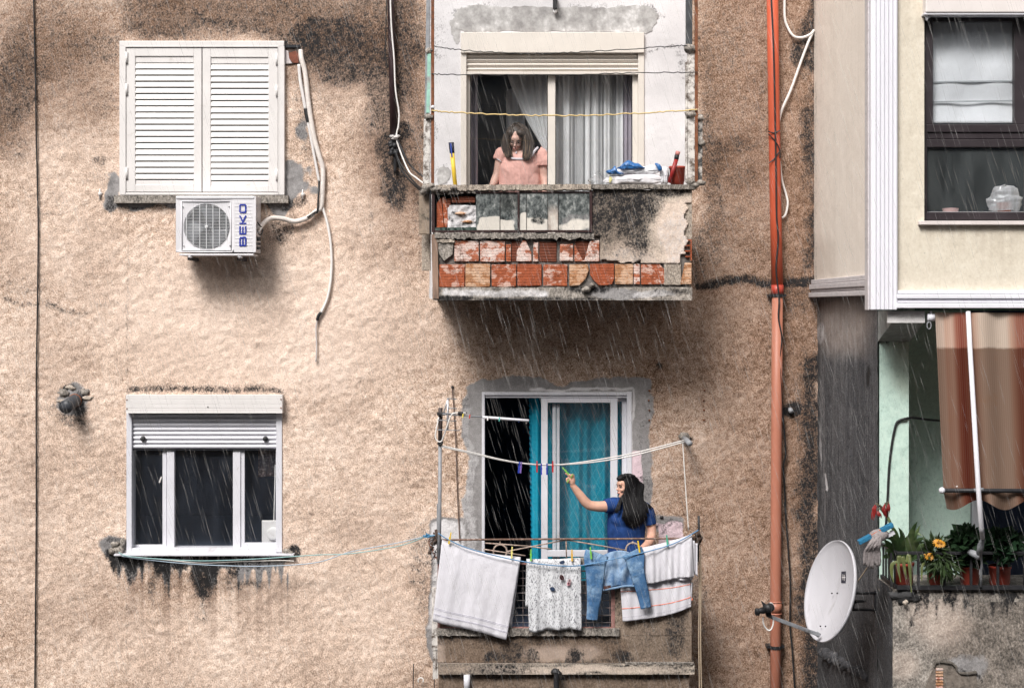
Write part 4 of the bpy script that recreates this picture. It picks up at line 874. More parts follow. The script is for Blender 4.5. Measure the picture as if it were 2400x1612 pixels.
# parapet below the railing (rough concrete), its left flank and a broken patch
LJ = [('dirt','e',(2120,1400,30,18),.9,.6), ('dirt','b',(2130,1440,2145,1470,10),.6,.4), ('dirt','b',(2088,1382,2420,1392,8),.6,.4), ('dirt','v',(2100,1390,2400,1480,20),.75), ('dirt','e',(2215,1402,8,14),.8,.3), ('wet','e',(2260,1500,60,60),.5), ('pale','e',(2200,1450,60,60),.6), ('pale','e',(2120,1560,30,30),.5), ('dirt','l',([(2190,1560),(2215,1545),(2240,1565),(2290,1580),(2300,1600)],5),.7,.5), ('dirt','l',([(2280,1410),(2282,1450)],3),.7,.2), ('cement','e',(2270,1560,50,30),.7), ('wet','b',(2280,1390,2420,1640,60),.4)]
a = cJ(1150, 762, YF)
surface('parapet', m_conc, nb, (XL + .002, YF, 2.), np.concatenate([np.arange(0, 2.0, .018), [4.5]]), np.concatenate([[0], np.arange(1.6, a.z - 2., .018), [a.z - 2.]]), (1,0,0), (0,0,1), LJ, disp=(.006,9,.004), seed=63, warp=12, label='rough stained concrete parapet')
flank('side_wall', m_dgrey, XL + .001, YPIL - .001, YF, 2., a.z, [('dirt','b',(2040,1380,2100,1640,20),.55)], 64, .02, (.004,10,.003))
MB().box((XL + .003, YF + .001, a.z - .1), (7.4, YPIL + .2, a.z - .004)).build('parapet_top', m_conc, nb); add_attrs(bpy.data.objects['parapet_top'])
hp = [(1488,1392),(1500,1362),(1540,1352),(1640,1368),(1672,1400),(1675,1430),(1710,1448),(1770,1450),(1830,1440),(1840,1520),(1836,1640),(1400,1640),(1440,1500),(1470,1440)]
MB().cprism(cJ, hp, YF - .012, YF + .0).build('bared_patch', M('bared_mortar', (.20,.17,.145), .95, .5, 25, .8, 60, dirt=.3), nb)
for k in range(8):
    x, y = 1505 + (k % 1) * 50, 1408 + k * 24; MB().slab(cJ, x, y, x + 60, y + 18, YF - .026, YF - .01).build('brick', BR['t' if k % 3 else 'p'], nb, bevel=.004)
for k, (pts) in enumerate(([(1484,1400),(1500,1352),(1545,1340),(1640,1356),(1680,1392),(1684,1430),(1672,1432),(1664,1402),(1634,1374),(1545,1362),(1508,1370),(1494,1404)], [(1676,1432),(1712,1440),(1772,1440),(1836,1428),(1842,1452),(1775,1462),(1706,1458)])):
    MB().cprism(cJ, pts, YF - .03, YF + .0).build('plaster_lip', M('plaster_lip', (.13,.115,.10), .95, .5, 25, .8, 60), nb, bevel=.006)
MB().lump(cJ(1245, 815, YF + .01), (.12,.035,.06), 77, 15, .35).build('mortar_lump', M('black_mortar', (.05,.05,.052), .9, .5, 18, .8), nb, True)
MB().lump(cJ(1258, 872, YF - .05), (.02,.02,.02), 78).build('mortar_lump', m_plaster, nb, True)
# broken ledge low on the dark flank
rs = random.Random(17); lp_ = []; lr_ = []
for k in range(40):
    t = k / 39; y_ = -.35 - 1.9 * t; lp_.append(Vector((XL - .012 + rs.uniform(-.02,.02), y_, ZC + (VY - (1525 + 62 * t + rs.uniform(-7, 7))) / PPM * (D + y_) / D))); lr_.append(rs.uniform(.022, .055))
MB().tube(lp_, lr_, 9).build('broken_ledge', M('dark_rubble', (.05,.05,.055), .95, .7, 22, .9, 40, dirt=.2, dcol=(.22,.2,.19), ds=24), nb)
# ---------------------------------------------------------------- railing of the loggia
rx0 = XL + .03; zr1 = cJ(0, 470, YF - .02).z; zr0 = cJ(0, 745, YF - .02).z
mb = MB().box((rx0, YF - .03, zr1 - .012), (7.3, YF - .005, zr1 + .012))
rl = mb.build('railing', m_blkmet, nb, bevel=.003, label='black iron railing of the loggia')
MB().box((rx0, YF - .035, zr0 - .02), (7.3, YF - .0, zr0 + .012)).build('bottom_rail', m_blkmet, rl)
for zz in (zr1, zr0): MB().box((rx0 - .012, YF - .0, zz - .012), (rx0 + .012, YPIL + .0, zz + .012)).build('side_rail', m_blkmet, rl)
for x in (1140, 1362, 1575, 1790, 2008, 2225, 2440):
    a = cJ(x, 470, YF - .02); MB().box((a.x - .009, YF - .026, zr0), (a.x + .009, YF - .008, zr1)).build('baluster', m_blkmet, rl)
for k in range(5):
    y_ = YF + .05 + k * .1; MB().box((rx0 - .006, y_ - .006, zr0), (rx0 + .006, y_ + .006, zr1)).build('baluster', m_blkmet, rl)
MB().box((cJ(1870,0,YPIL).x, YPIL + .3, flo + .15), (7.0, YPIL + .34, flo + .28)).build('white_rail', m_white2, nb, bevel=.004)
# ================================================================== air conditioner
m_acw = M('ac_white', (.70,.69,.72), .4, .05, 6, 0, dirt=.02, dcol=(.5,.48,.46))
q0 = cB(470, 592, -.25)
ac = thing('air_conditioner', q0, 'white outdoor air conditioner with round fan grille and blue lettering', 'air conditioner')
YA = -.42
a, b = cB(120, 592, YA), cB(820, 74, YA)
mb = MB(); x0, x1, z0, z1 = a.x, b.x, a.z + .03, b.z
xs_ = cB(628, 0, YA).x; cc = cB(388, 340, YA); R = (cB(590, 0, YA).x - cB(186, 0, YA).x) / 2
mb.add([(x0,YA,z0),(x1,YA,z0),(x1,YA,z1),(x0,YA,z1),(x0,-.12,z0),(x1,-.12,z0),(x1,-.12,z1),(x0,-.12,z1)], [(4,7,6,5),(0,4,5,1),(3,2,6,7),(0,3,7,4),(1,5,6,2)])
n = 64; ring = []; inn = []; deep = []
for k in range(n):
    t = 2*math.pi*k/n; dx, dz = math.cos(t), math.sin(t)
    sx = ((xs_ if dx > 0 else x0) - cc.x) / dx if abs(dx) > 1e-6 else 1e9; sz = ((z1 if dz > 0 else z0) - cc.z) / dz if abs(dz) > 1e-6 else 1e9
    s_ = min(sx, sz); ring.append((cc.x + dx*s_, YA, cc.z + dz*s_)); inn.append((cc.x + dx*R, YA + .012, cc.z + dz*R)); deep.append((cc.x + dx*R*.96, YA + .10, cc.z + dz*R*.96))
mb.add(ring + inn + deep, [(k, n+k, n+(k+1)%n, (k+1)%n)[::-1] for k in range(n)] + [(n+k, 2*n+k, 2*n+(k+1)%n, n+(k+1)%n)[::-1] for k in range(n)])
mb.add([(xs_,YA,z0),(x1,YA,z0),(x1,YA,z1),(xs_,YA,z1)], [(0,1,2,3)])
case = mb.build('casing', m_acw, ac)
MB().lathe((cc.x, YA + .11, cc.z), [(.001,-.0),(R*.97,0),(R*.97,.01),(.001,.01)], 40, (0,1,0)).build('fan_shroud', M('fan_dark', (.035,.04,.047), .6, .3), ac)
for k in range(3):
    t0 = 2*math.pi*k/3 + .5
    def fb(u, v, t0=t0): r = R*(.18+.76*u); t = t0 + v*1.25 + .25*u; return (cc.x + r*math.cos(t), YA + .085 - .05*v, cc.z + r*math.sin(t))
    MB().grid(fb, 6, 6).build('fan_blade', M('fan_grey', (.13,.14,.16), .4, .2), ac, True, solid=.003)
MB().lathe((cc.x, YA + .05, cc.z), [(.001,-.03),(.035,-.03),(.04,0),(.04,.05)], 16, (0,1,0)).build('fan_hub', MC['fan_grey'], ac, True)
gm = M('grille_white', (.70,.71,.73), .45, .05)
gr = MB()
for k in range(31):
    z = cc.z - R + 2*R*(k+.5)/31; h = math.sqrt(max(0, R*R - (z-cc.z)**2)); gr.tube([(cc.x-h, YA+.004, z), (cc.x+h, YA+.004, z)], .0022, 4)
for k in range(7):
    x = cc.x - R + 2*R*(k+.5)/7; h = math.sqrt(max(0, R*R - (x-cc.x)**2)); gr.tube([(x, YA-.002, cc.z-h), (x, YA-.002, cc.z+h)], .004, 5)
gr.build('grille_bars', gm, ac, kind='stuff')
MB().lathe((cc.x, YA-.004, cc.z), [(.001,-.008),(.014,-.008),(.016,0)], 10, (0,1,0)).build('grille_boss', gm, ac)
# raised square surround and corner screws
f_ = MB(); sq = [(170,120),(600,120),(604,548),(174,548)]
for (p, q) in zip(sq, sq[1:] + sq[:1]): f_.tube([cB(*p, YA), cB(*q, YA)], .0045, 6)
f_.build('grille_surround', m_acw, ac, True)
for (x, y) in ((183,170),(586,168),(190,512),(594,508),(236,90),(462,90),(686,88)):
    MB().lathe(cB(x, y, YA), [(.006,0),(.005,-.004),(.001,-.005)], 8, (0,1,0)).build('screw', m_blkmet, ac)
for k in range(13):
    y = 132 + k*31; MB().slab(cB, 632, y, 790, y+4, YA-.003, YA+.001).build('panel_rib', m_acw, ac)
MB().slab(cB, 118, 72, 806, 100, YA - .008, -.11).build('top_cover', m_acw, ac, bevel=.01)
MB().slab(cB, 150, 578, 800, 594, YA + .0, -.13).build('base_pan', m_acw, ac, bevel=.006)
# lettering, reads upwards: u = up the casing, v = towards the left
def glyphs():
    w = .19
    L = {'B': [((0,0),(0,1)),((0,1),(.8,1)),((.8,1),(.95,.88)),((.95,.88),(.95,.62)),((.95,.62),(.82,.52)),((0,.5),(.85,.5)),((.85,.5),(1,.38)),((1,.38),(1,.12)),((1,.12),(.88,0)),((.88,0),(0,0))],
         'E': [((0,0),(0,1)),((0,1),(1,1)),((0,.5),(.92,.5)),((0,0),(1,0))],
         'K': [((0,0),(0,1)),((0,.5),(.3,.5)),((.22,.5),(.95,1.0)),((.22,.5),(.95,.0))],
         'O': [((.12,0),(.88,0)),((.88,0),(1,.12)),((1,.12),(1,.88)),((1,.88),(.88,1)),((.88,1),(.12,1)),((.12,1),(0,.88)),((0,.88),(0,.12)),((0,.12),(.12,0))]}
    mm = M('blue_print', (.012,.03,.30), .5, .1)
    for ch, (yb, yt) in zip('BEKO', ((506,434),(404,342),(313,246),(216,150))):
        mb = MB()
        for i, (p, q) in enumerate(L[ch]):
            def pt(r): return cB(731 - r[1]*50, yb + (yt - yb)*r[0], YA - .0045 - .0002*i)
            a, b = pt(p), pt(q); d = (b-a).normalized()*.0055
            mb.obox(a - d, b + d, .0145, .003, (0,1,0))
        mb.build('letter', mm, ac)
glyphs()
for x in (248, 680): MB().lump(cB(x, 606, YA + .03), (.025,.03,.014), int(x)).build('foot', m_acw, ac, True)
for x in (250, 680):
    p = cB(x, 600, YA).z; q = cB(x, 640, -.3).x; MB().box((q-.018, -.36, p-.035), (q+.018, -.0, p-.004)).build('bracket', M('dark_bracket', (.05,.052,.06), .6, .3), ac)
for k, (y0, y1) in enumerate(((150,172),(205,280),(430,465),(480,500),(515,540))):
    MB().slab(cB, 820, y0, 834 + (k > 1)*20, y1, YA + .05, YA + .12).build('valve', m_acw if k < 2 else m_blkmet, ac, bevel=.004)
# ================================================================== pipes and cables on the stucco
def cable(name, pts, r, m, label, cat='cable', n=7, sm=6, group=None):
    return tag(MB().tube(pts, r, n, sm).build(name, m, None, True), label, cat, group)
m_ins = M('pipe_insulation', (.72,.66,.62), .8, .15, 30, .5, 80, dirt=.1, dcol=(.25,.2,.17))
pp = [cA(2046,345,-.0), cA(2052,400,-.03), cA(2078,500,-.03), cA(2100,700,-.035), cA(2135,920,-.035), cA(2172,1060,-.035), cA(2198,1150,-.035), cA(2196,1300,-.035), cA(2185,1410,-.035)] + [cB(1345,210,-.04), cB(1270,265,-.05), cB(1160,295,-.06), cB(1060,272,-.08), cB(960,268,-.12), cB(900,300,-.2), cB(858,348,-.3), cB(830,345,-.33)]
cable('refrigerant_pipe', pp, .024, m_ins, 'thick cream insulated pipe running from wall hole down to air conditioner', 'pipe', 9)
cable('conduit', [cA(2034,440,-.03), cA(2045,560,-.03), cA(2060,640,-.03), cA(2078,742,-.03)], .017, m_white, 'short white conduit beside the insulated pipe below the wall hole', 'pipe')
cable('rubber_sleeve', [cA(2078,742,-.035), cA(2086,790,-.035), cA(2096,830,-.035)], .018, m_black, 'black rubber sleeve joining white conduit ends beside the shutters', 'pipe')
cable('conduit', [cA(2096,830,-.03), cA(2120,960,-.03), cA(2150,1120,-.03), cA(2172,1235,-.03)], .014, m_white, 'thin white conduit hugging the lower insulated pipe', 'pipe')
cable('black_cable', [cA(2172,1235,-.03), cA(2168,1330,-.065), cA(2160,1440,-.065), cB(1340,215,-.07), cB(1270,262,-.08)], .010, m_black, 'black cable hugging the bend of the insulated pipe')
dh = [cB(1395,120,-.03), cB(1405,175,-.03), cB(1440,290,-.03), cB(1468,430,-.03), cB(1480,560,-.03), cB(1483,680,-.03), cB(1472,840,-.03), cB(1440,985,-.03), cB(1392,1092,-.03)]
dr = thing('drain_hose', cB(1350,1520,-.03), 'white condensate hose curving down the wall to a black joint', 'hose')
MB().tube(dh, .013, 8, 6).build('hose', m_whitecab, dr, True); MB().tube([cB(1392,1090,-.032), cB(1368,1120,-.032), cB(1357,1160,-.032)], .016, 8, 4).build('joint', m_black, dr, True)
MB().tube([cB(1357,1158,-.03), cB(1346,1240,-.03), cB(1352,1380,-.03), cB(1346,1522,-.03)], .008, 7, 5).build('hose_tail', M('grey_hose', (.58,.54,.53), .5, .1), dr, True)
for k, pts in enumerate(([(822,285),(845,320),(870,345)], [(822,340),(840,400),(870,350)], [(824,360),(850,410),(872,400),(880,360)])):
    cable('hookup_wire', [cB(x, y, -.34) for x, y in pts], .006, m_black if k != 1 else m_whitecab, ['short black lead looping into the side of air conditioner', 'short white lead looping into the side of air conditioner', 'black sagging lead under the pipe end at air conditioner'][k])
cable('black_cable', [cA(228,-60,-.02), cA(234,250,-.02), cA(242,560,-.02), cA(246,900,-.02), cA(254,1240,-.02), cA(260,1560,-.02), W(88,700,-.02), W(85,900,-.02), W(85,1200,-.02), W(83,1450,-.02), W(81,1680,-.02)], .0075, m_black, 'thin black cable hanging straight down the bare left side of the wall')
# old vent pipe
vp = thing('vent_pipe', cC(215,215,0), 'black plastic vent pipe sticking out of a broken hole', 'pipe')
p0, p1 = cC(232,205,.05), cC(150,262,-.26); ax = (p1-p0).normalized()
MB().lathe(p0, [(.062,0),(.062,.10),(.062,(p1-p0).length),(.052,(p1-p0).length),(.052,.12)], 20, ax).build('tube', M('black_pvc', (.055,.06,.07), .4, .3), vp, True)
MB().lathe(p0 + ax*((p1-p0).length-.035), [(.066,0),(.068,.012),(.066,.035)], 20, ax).build('collar', MC['black_pvc'], vp, True)
MB().tube([p0 + ax*.08 + (ax.orthogonal().normalized()*math.cos(t) + ax.cross(ax.orthogonal().normalized())*math.sin(t))*.064 for t in [2*math.pi*k/16 for k in range(17)]], .004, 5, cap=False).build('seal', M('orange_seal', (.35,.12,.05), .7), vp)
for k in range(5):
    t = [.1,.7,1.9,2.6,3.3][k]; MB().lump(cC(212 + 88*math.cos(t), 212 - 80*math.sin(t), .0), (.05,.014,[.02,.03,.022,.035,.02][k]), 400+k, 11, .5).build('mortar_lump', m_conc if k % 2 else m_plaster, blk, True)
# dark rain pipe with cables at the upper balcony
rp = thing('rain_pipe', cK(130,1150,-.06), 'dark maroon iron rain pipe between the shutters and the upper balcony', 'pipe')
MB().tube([cK(112,-200,-.06), cK(118,60,-.06), cK(128,500,-.06), cK(138,1040,-.06)], .034, 12).build('pipe', M('maroon_pipe', (.030,.014,.016), .5, .4, 12), rp, True)
MB().tube([cK(138,1030,-.06), cK(142,1100,-.055), cK(150,1180,-.05), cK(150,1330,-.04)], [.036,.03,.02,.014], 9, 4).build('broken_end', m_blkmet, rp, True)
for k in range(7): MB().lump(cK(135 + random.uniform(-22,22), 1140 + random.uniform(-40,50), -.07), (.03,.03,.03), 440+k).build('rust_lump', m_blkmet, rp, True)
cable('white_cable', [cK(112,-200,-.10), cK(116,60,-.10), cK(126,260,-.10), cK(142,440,-.10), cK(150,640,-.10), cK(160,740,-.10), cK(180,860,-.09), cK(176,960,-.09), cK(160,1050,-.09), cK(190,1160,-.1), cK(255,1310,-.2), cK(310,1360,-.5), cK(385,1416,-.95)], .008, m_whitecab, 'white cable following the maroon rain pipe to the balcony corner')
mb = MB(); [mb.lump(cK(148 + dx, 1046 + dy, -.1), (.028,.02,.012), 460+dx) for dx, dy in ((-18,-2),(0,4),(18,-2),(-4,14))]
tag(mb.build('cable_tie', m_white), 'white rag tie knotted round cable and rain pipe', 'tie')
for k, pts in enumerate(([(165,1060),(215,1170),(255,1250),(310,1310),(360,1350)], [(150,1150),(190,1250),(260,1350),(330,1430),(385,1462)], [(155,1180),(200,1300),(270,1390),(340,1455),(380,1470)], [(88,-100),(80,200),(76,420),(92,520)])):
    z = len(pts); cable('black_cable', [cK(x, y, -.09 - (.8 * (i/(z-1))**2 if k < 3 else 0)) for i, (x, y) in enumerate(pts)], .009 if k < 3 else .005, m_black,
        ['upper black cable swinging from rain pipe to the upper balcony', 'middle black cable swinging from rain pipe to the upper balcony', 'lowest black cable swinging from rain pipe to the upper balcony', 'thin black wire left of the maroon rain pipe'][k])
# clothes wires of the upper balcony
def twist(pts, r, m, name, label, k=14):
    P, _ = catmull([Vector(p) for p in pts], [0]*len(pts), k); rs = random.Random(len(label))
    P = [p + Vector((0, rs.uniform(-.003,.003), rs.uniform(-.006,.006))) for p in P]
    return tag(MB().tube(P, r, 5).build(name, m, None, True), label, 'wire')
YWI = YB - .03
twist([cD(188,352,YWI), cD(300,372,YWI), cD(560,395,YWI), cD(900,410,YWI), cD(1200,402,YWI), cD(1600,378,YWI), cD(2000,352,YWI), cD(2110,346,YWI)], .0045, m_blkmet, 'clothes_wire', 'topmost dark twisted wire strung across the upper balcony')
twist([cD(168,565,YWI), cD(420,568,YWI), cD(1100,572,YWI), cD(1740,556,YWI), cD(2190,552,YWI)], .0045, m_blkmet, 'clothes_wire', 'middle dark wire strung across below the roller blind')
twist([cD(166,842,YWI), cD(320,855,YWI), cD(700,873,YWI), cD(1100,882,YWI), cD(1500,874,YWI), cD(1900,852,YWI), cD(2188,836,YWI)], .007, M('yellow_cord', (.62,.47,.22), .7, .15, 40), 'yellow_clothes_line', 'yellow cord strung across the upper balcony')
# ================================================================== things on the upper parapet
br = thing('broom_stick', cD(347,1405,YB+.05), 'yellow broom stick with black blue tip leaning on the upper parapet', 'broom')
MB().tube([cD(348,1430,YB+.05), cD(322,1150,YB+.05)], .020, 9).build('stick', M('yellow_paint', (.80,.56,.06), .45, .1), br, True)
MB().tube([cD(323,1165,YB+.05), cD(316,1085,YB+.05)], [.023,.026], 9).build('tip', M('blue_black', (.02,.025,.05), .5, .3), br, True)
MB().obox(cD(312,1090,YB+.03), cD(322,1195,YB+.03), .012, .01).build('label_strip', M('blue_label', (.03,.07,.35), .5), br)
pot_red = M('red_plastic', (.36,.055,.035), .42, .15, 5)
def pot(c, cx, top, hw, y, base_z, label, group, m=None, taper=.78):
    p = c(cx, top, y); r = c(cx + hw, top, y).x - p.x; h = p.z - base_z
    t = thing('flower_pot', (p.x, y, base_z), label, 'plant pot', group)
    MB().lathe((p.x, y, base_z), [(.001,0),(r*taper,0),(r*(taper+.06),h*.16),(r*(taper+.10),h*.17),(r*.93,h*.86),(r*1.0,h*.87),(r*1.03,h),(r*.93,h),(r*.90,h*.88),(.001,h*.87)], 28).build('pot_wall', m or pot_red, t, True)
    MB().lathe((p.x, y, base_z + h*.88), [(.001,.012),(r*.5,.01),(r*.89,0)], 20).build('soil', M('soil', (.035,.026,.02), .95, .4, 60, .8), t)
    return t, Vector((p.x, y, base_z + h*.88)), r
zcop = cE(0, 104, YB).z
t_, _, _ = pot(cD, 2034, 1266, 63, YB + .09, zcop + .005, 'empty red plastic flower pot standing on the upper parapet', None)
st = thing('red_stick', cD(1976,1385,YB+.0), 'dark red broom stick leaning against the pot on the upper parapet', 'stick')
MB().tube([cD(1974,1390,YB+.01), cD(2028,1210,YB+.01)], .020, 9).build('stick', M('dark_red_paint', (.28,.02,.02), .4, .15), st, True)
MB().tube([cD(2027,1212,YB+.01), cD(2032,1180,YB+.01)], .022, 9).build('sleeve', m_black, st, True)
MB().tube([cD(2032,1180,YB+.01), cD(2042,1152,YB+.01)], [.020,.022], 9).build('hook_end', M('pale_red', (.55,.22,.20), .5, .3, 40), st, True)
# folded plastic covers
def pack(c, x0, x1, yt, yb, y0, y1, prof, seed, nu=60, nv=26):
    """bundle of folded sheet: closed loop section over a length, rumpled"""
    def fn(u, v):
        x = x0 + (x1-x0)*u; e = min(1, 6*u, 6*(1-u))**.5
        t = 2*math.pi*v; cz, sz = math.cos(t), math.sin(t)
        top, bot = prof(u)
        ym = (y0+y1)/2; yy = ym - (y1-y0)/2*math.copysign(abs(cz)**.6, cz)*e
        py = (top+bot)/2 - (bot-top)/2*math.copysign(abs(sz)**.6, sz)*e
        p = c(x, py, yy); nn = float(fbm(np.array([u*9+seed]), np.array([v*7.0]), seed, 3)[0]) - .5
        return p + Vector((0, .03*nn, .022*nn))
    return MB().grid(fn, nu, nv)
def printed(t, c, nm):
    v = t.n('ShaderNodeTexVoronoi'); t.put(v.inputs['Vector'], t.map((1,.3,1))); v.inputs['Scale'].default_value = 5.5
    k = t.math('MULTIPLY', t.rng(v.outputs['Distance'], .30, .26), t.rng(v.outputs['Distance'], .16, .20))
    return t.mix(k, c, t.mix(t.rng(t.noise(3), .45, .55), (.12,.35,.65), (.18,.50,.48))), nm
sheet_w = thing('folded_sheet', cN(900,665,YB+.07), 'white folded sheet with blue and green print on the upper parapet', 'sheet')
def pr1(u): return 500 + 14*math.sin(u*7) + (60*(1-u*8) if u < .12 else 0), 672
pack(cN, 385, 1440, 0, 0, YB - .01, YB + .15, pr1, 3).build('fold', cloth('printed_sheet', (.78,.77,.80), 0, .1, printed, .1), sheet_w, True)
pack(cN, 1360, 1520, 0, 0, YB + .02, YB + .14, lambda u: (360 + 60*abs(u-.5), 672), 5, 30, 20).build('roll_end', cloth('sheet_roll', (.72,.72,.75), 0, .1, None, .1), sheet_w, True)
MB().lump(cN(515,590,YB-.012), (.012,.004,.024), 5).build('yellow_print', M('yellow_print', (.62,.58,.25), .6), sheet_w)
cov = thing('plastic_cover', cN(900,500,YB+.07), 'crumpled blue and white plastic cover lying on the folded sheet', 'cover')
blue_pl = M('blue_plastic', (.03,.14,.38), .32, .35, 14, .4, 25)
white_pl = M('white_plastic', (.78,.79,.82), .35, .08, 9, .3, 20)
def pr2(u): return 405 - 80*math.exp(-((u-.85)/.22)**2) - 20*math.sin(u*5) , 498
pack(cN, 520, 1390, 0, 0, YB - .0, YB + .13, pr2, 8).build('white_fold', white_pl, cov, True)
def pr3(u): return 392 - 128*math.exp(-((u-.40)/.24)**2) - 50*math.exp(-((u-.74)/.14)**2), 425 - 30*u
pack(cN, 620, 1130, 0, 0, YB - .03, YB + .10, pr3, 11).build('blue_fold', blue_pl, cov, True)
pack(cN, 440, 745, 0, 0, YB - .03, YB + .03, lambda u: (410 + 78*u - 85*math.exp(-((u-.5)/.13)**2), 500), 14, 36, 16).build('blue_fold', blue_pl, cov, True)
MB().tube([cN(1285,318,YB+.0), cN(1335,360,YB-.01), cN(1365,410,YB-.01), cN(1385,440,YB)], [.008,.020,.022,.006], 7, 5).build('blue_edge', blue_pl, cov, True)
def film(u, v): return cN(130 + 300*u, 660 - (90 + 180*u)*v + 25*math.sin(u*9), YB + .04 + .04*math.sin(u*8+v*5))
tag(MB().grid(film, 26, 12).build('clear_film', glass('clear_film', (.93,.94,.95), .10, (.7,.7,.72), 3.), None, True), 'clear plastic film crumpled at the end of the folded sheet', 'film')
# lamp stub over the upper door
lp = thing('wall_lamp', cD(1105,50,-.02), 'small black lamp holder with a white bulb above the upper door', 'lamp')
MB().slab(cD, 1090, -30, 1122, 68, -.09, .0).build('holder', m_black, lp, bevel=.005); MB().ell(cD(1106, 86, -.05), (.022,.022,.026)).build('bulb', M('bulb_white', (.75,.75,.75), .3), lp, True)
# ================================================================== red downpipe
dp = thing('downpipe', W(1818, 1800, -.12), 'red plastic downpipe, faded to salmon below, running down the wall', 'drainpipe')
DP = [(1809,-120), (1813,200), (1818,500), (1822,690)]
MB().tube([W(x, y, -.11) for x, y in DP], .056, 20).build('upper_pipe', M('red_pvc', (.50,.095,.045), .42, .18, 3, dirt=.02, stretch=6), dp, True)
MB().tube([W(1822,688,-.11), W(1820,1000,-.11), W(1818,1400,-.11), W(1818,1800,-.11)], .053, 20).build('lower_pipe', M('salmon_pvc', (.44,.175,.115), .5, .15, 3, stretch=6), dp, True)
MB().tube([W(1822,668,-.11), W(1822,691,-.11)], .060, 20).build('socket', M('red_socket', (.42,.06,.04), .4, .1), dp, True)
MB().tube([W(1818,1412,-.11), W(1818,1434,-.11)], [.058,.057], 20).build('socket', MC['salmon_pvc'], dp, True)
for y in (1408, 1436): MB().tube([W(1818,y,-.11), W(1818,y+3,-.11)], .060, 20).build('socket_rim', MC['salmon_pvc'], dp, True)
for (y, x) in ((692,1822),(1515,1818)):
    mb = MB().tube([W(x,y-3,-.11), W(x,y+4,-.11)], .062, 20); p = W(x,y,-.11); mb.box((p.x-.085,-.115,p.z-.012),(p.x+.085,-.0,p.z+.012)); mb.build('clamp', m_blkmet, dp)
for k, pts in enumerate(([(1800,308),(1814,312),(1828,306)], [(1801,314),(1816,330),(1827,350),(1828,372)], [(1803,382),(1815,372),(1829,352)])):
    MB().tube([W(x, y, -.172) for x, y in pts], .006, 5, 4).build('wire_tie', m_black, dp)
cable('black_cable', [cH(95,-60,-.175), cH(108,200,-.175), cH(114,420,-.175), cH(118,640,-.175), cH(122,860,-.175), cH(124,1040,-.175), cH(132,1160,-.175), cH(122,1300,-.175), cI(192,0,-.175), cI(188,130,-.17), cI(210,270,-.15), cI(196,400,-.15), cI(205,620,-.14), cI(218,800,-.10), cI(236,1040,-.06), cI(222,1150,-.06), cI(235,1400,-.04), cJ(275,70,-.04), cJ(300,400,-.04), cJ(320,720,-.04), cJ(318,1050,-.04), cJ(335,1250,-.04), cJ(358,1600,-.04)], .0085, m_black, 'long black cable tied to the red downpipe and wandering below it')
cable('white_cable', [cH(165,-70,-.03), cH(162,60,-.03), cH(172,120,-.03), cH(205,175,-.04), cH(250,182,-.04), cH(290,165,-.04), cH(303,150,-.03), cH(280,200,-.04), cH(245,290,-.04), cH(195,430,-.04), cH(150,530,-.05), cH(135,590,-.06)], .013, m_whitecab, 'white cable looping between the cream bay and the red downpipe')
cable('white_cable', [cH(140,780,-.06), cH(150,870,-.05), cH(170,940,-.04), cH(178,985,-.04), cH(168,1035,-.04), cH(150,1055,-.05)], .011, m_whitecab, 'short white cable end curling out behind the red downpipe')
q = cI(268, 750, -.01); mb = MB().tube([q + Vector((0,.03,0)), q + Vector((.0,-.05,-.02))], .024, 10); tag(mb.build('pipe_stub', m_grey, None, True), 'small grey pipe stub in a black hole beside the downpipe', 'pipe')
# ================================================================== antenna and lines at the lower balcony
an = thing('antenna', cF(228,1427,YL-.03), 'television antenna on a grey mast tied to the lower balcony', 'antenna')
YN = YL - .04
MB().tube([cG(222,440,YN), cF(228,1150,YN), cF(232,580,YN)], .017, 10).build('mast', m_grey, an, True)
MB().tube([cF(232,590,YN), cF(235,310,YN)], .020, 10).build('mast_top', M('rust_black', (.045,.03,.028), .7, .5, 25), an, True)
MB().slab(cF, 208, 345, 272, 368, YN-.05, YN-.0).build('clamp', m_blkmet, an, bevel=.004)
MB().tube([cF(292,236,YN-.06), cF(288,480,YN-.06)], .010, 8).build('reflector_bar', M('alu', (.55,.55,.58), .4, .15, 20, metal=.6), an, True)
for (y, xa, xb) in ((240,285,358),(312,290,362),(405,215,358),(478,210,385),(352,270,345)):
    MB().tube([cF(xa,y-2,YN-.07), cF(xb,y+4,YN-.07)], .0045, 6).build('element', m_grey, an, True)
MB().tube([cF(292,240,YN-.06), cF(258,350,YN-.05)], .007, 6).build('strut', MC['alu'], an, True)
MB().tube([cF(250,357,YN-.05), cF(560,380,YN-.10)], .007, 8).build('boom', m_grey, an, True)
MB().tube([cF(555,380,YN-.10), cF(906,407,YN-.16)], .0125, 8).build('boom_end', m_white2, an, True)
MB().slab(cF, 365, 340, 408, 362, YN-.11, YN-.06).build('dipole_box', m_black, an, bevel=.008); MB().slab(cF, 400, 340, 436, 356, YN-.10, YN-.08).build('dipole', m_blkmet, an)
for k, (x, y) in enumerate(((410,368),(462,373),(600,388),(688,394),(838,402),(895,412))):
    mm = [M('yellow_cap', (.7,.55,.05)), M('red_cap', (.5,.05,.03)), m_white, M('teal_cap', (.05,.4,.35)), M('blue_cap', (.04,.1,.4)), m_white][k]
    MB().tube([cF(x-3,y-12,YN-.13), cF(x-8,y+18,YN-.14)], .006, 6).build('director', mm, an)
MB().tube([cF(430,348,YN-.1), cF(340,350,YN-.1), cF(310,380,YN-.09), cF(285,450,YN-.08), cF(260,520,YN-.05), cF(240,565,YN-.03), cF(210,560,YN-.03), cF(195,520,YN-.03), cF(210,440,YN-.03), cF(222,380,YN-.03)], .0065, 6, 5).build('coax', m_whitecab, an, True)
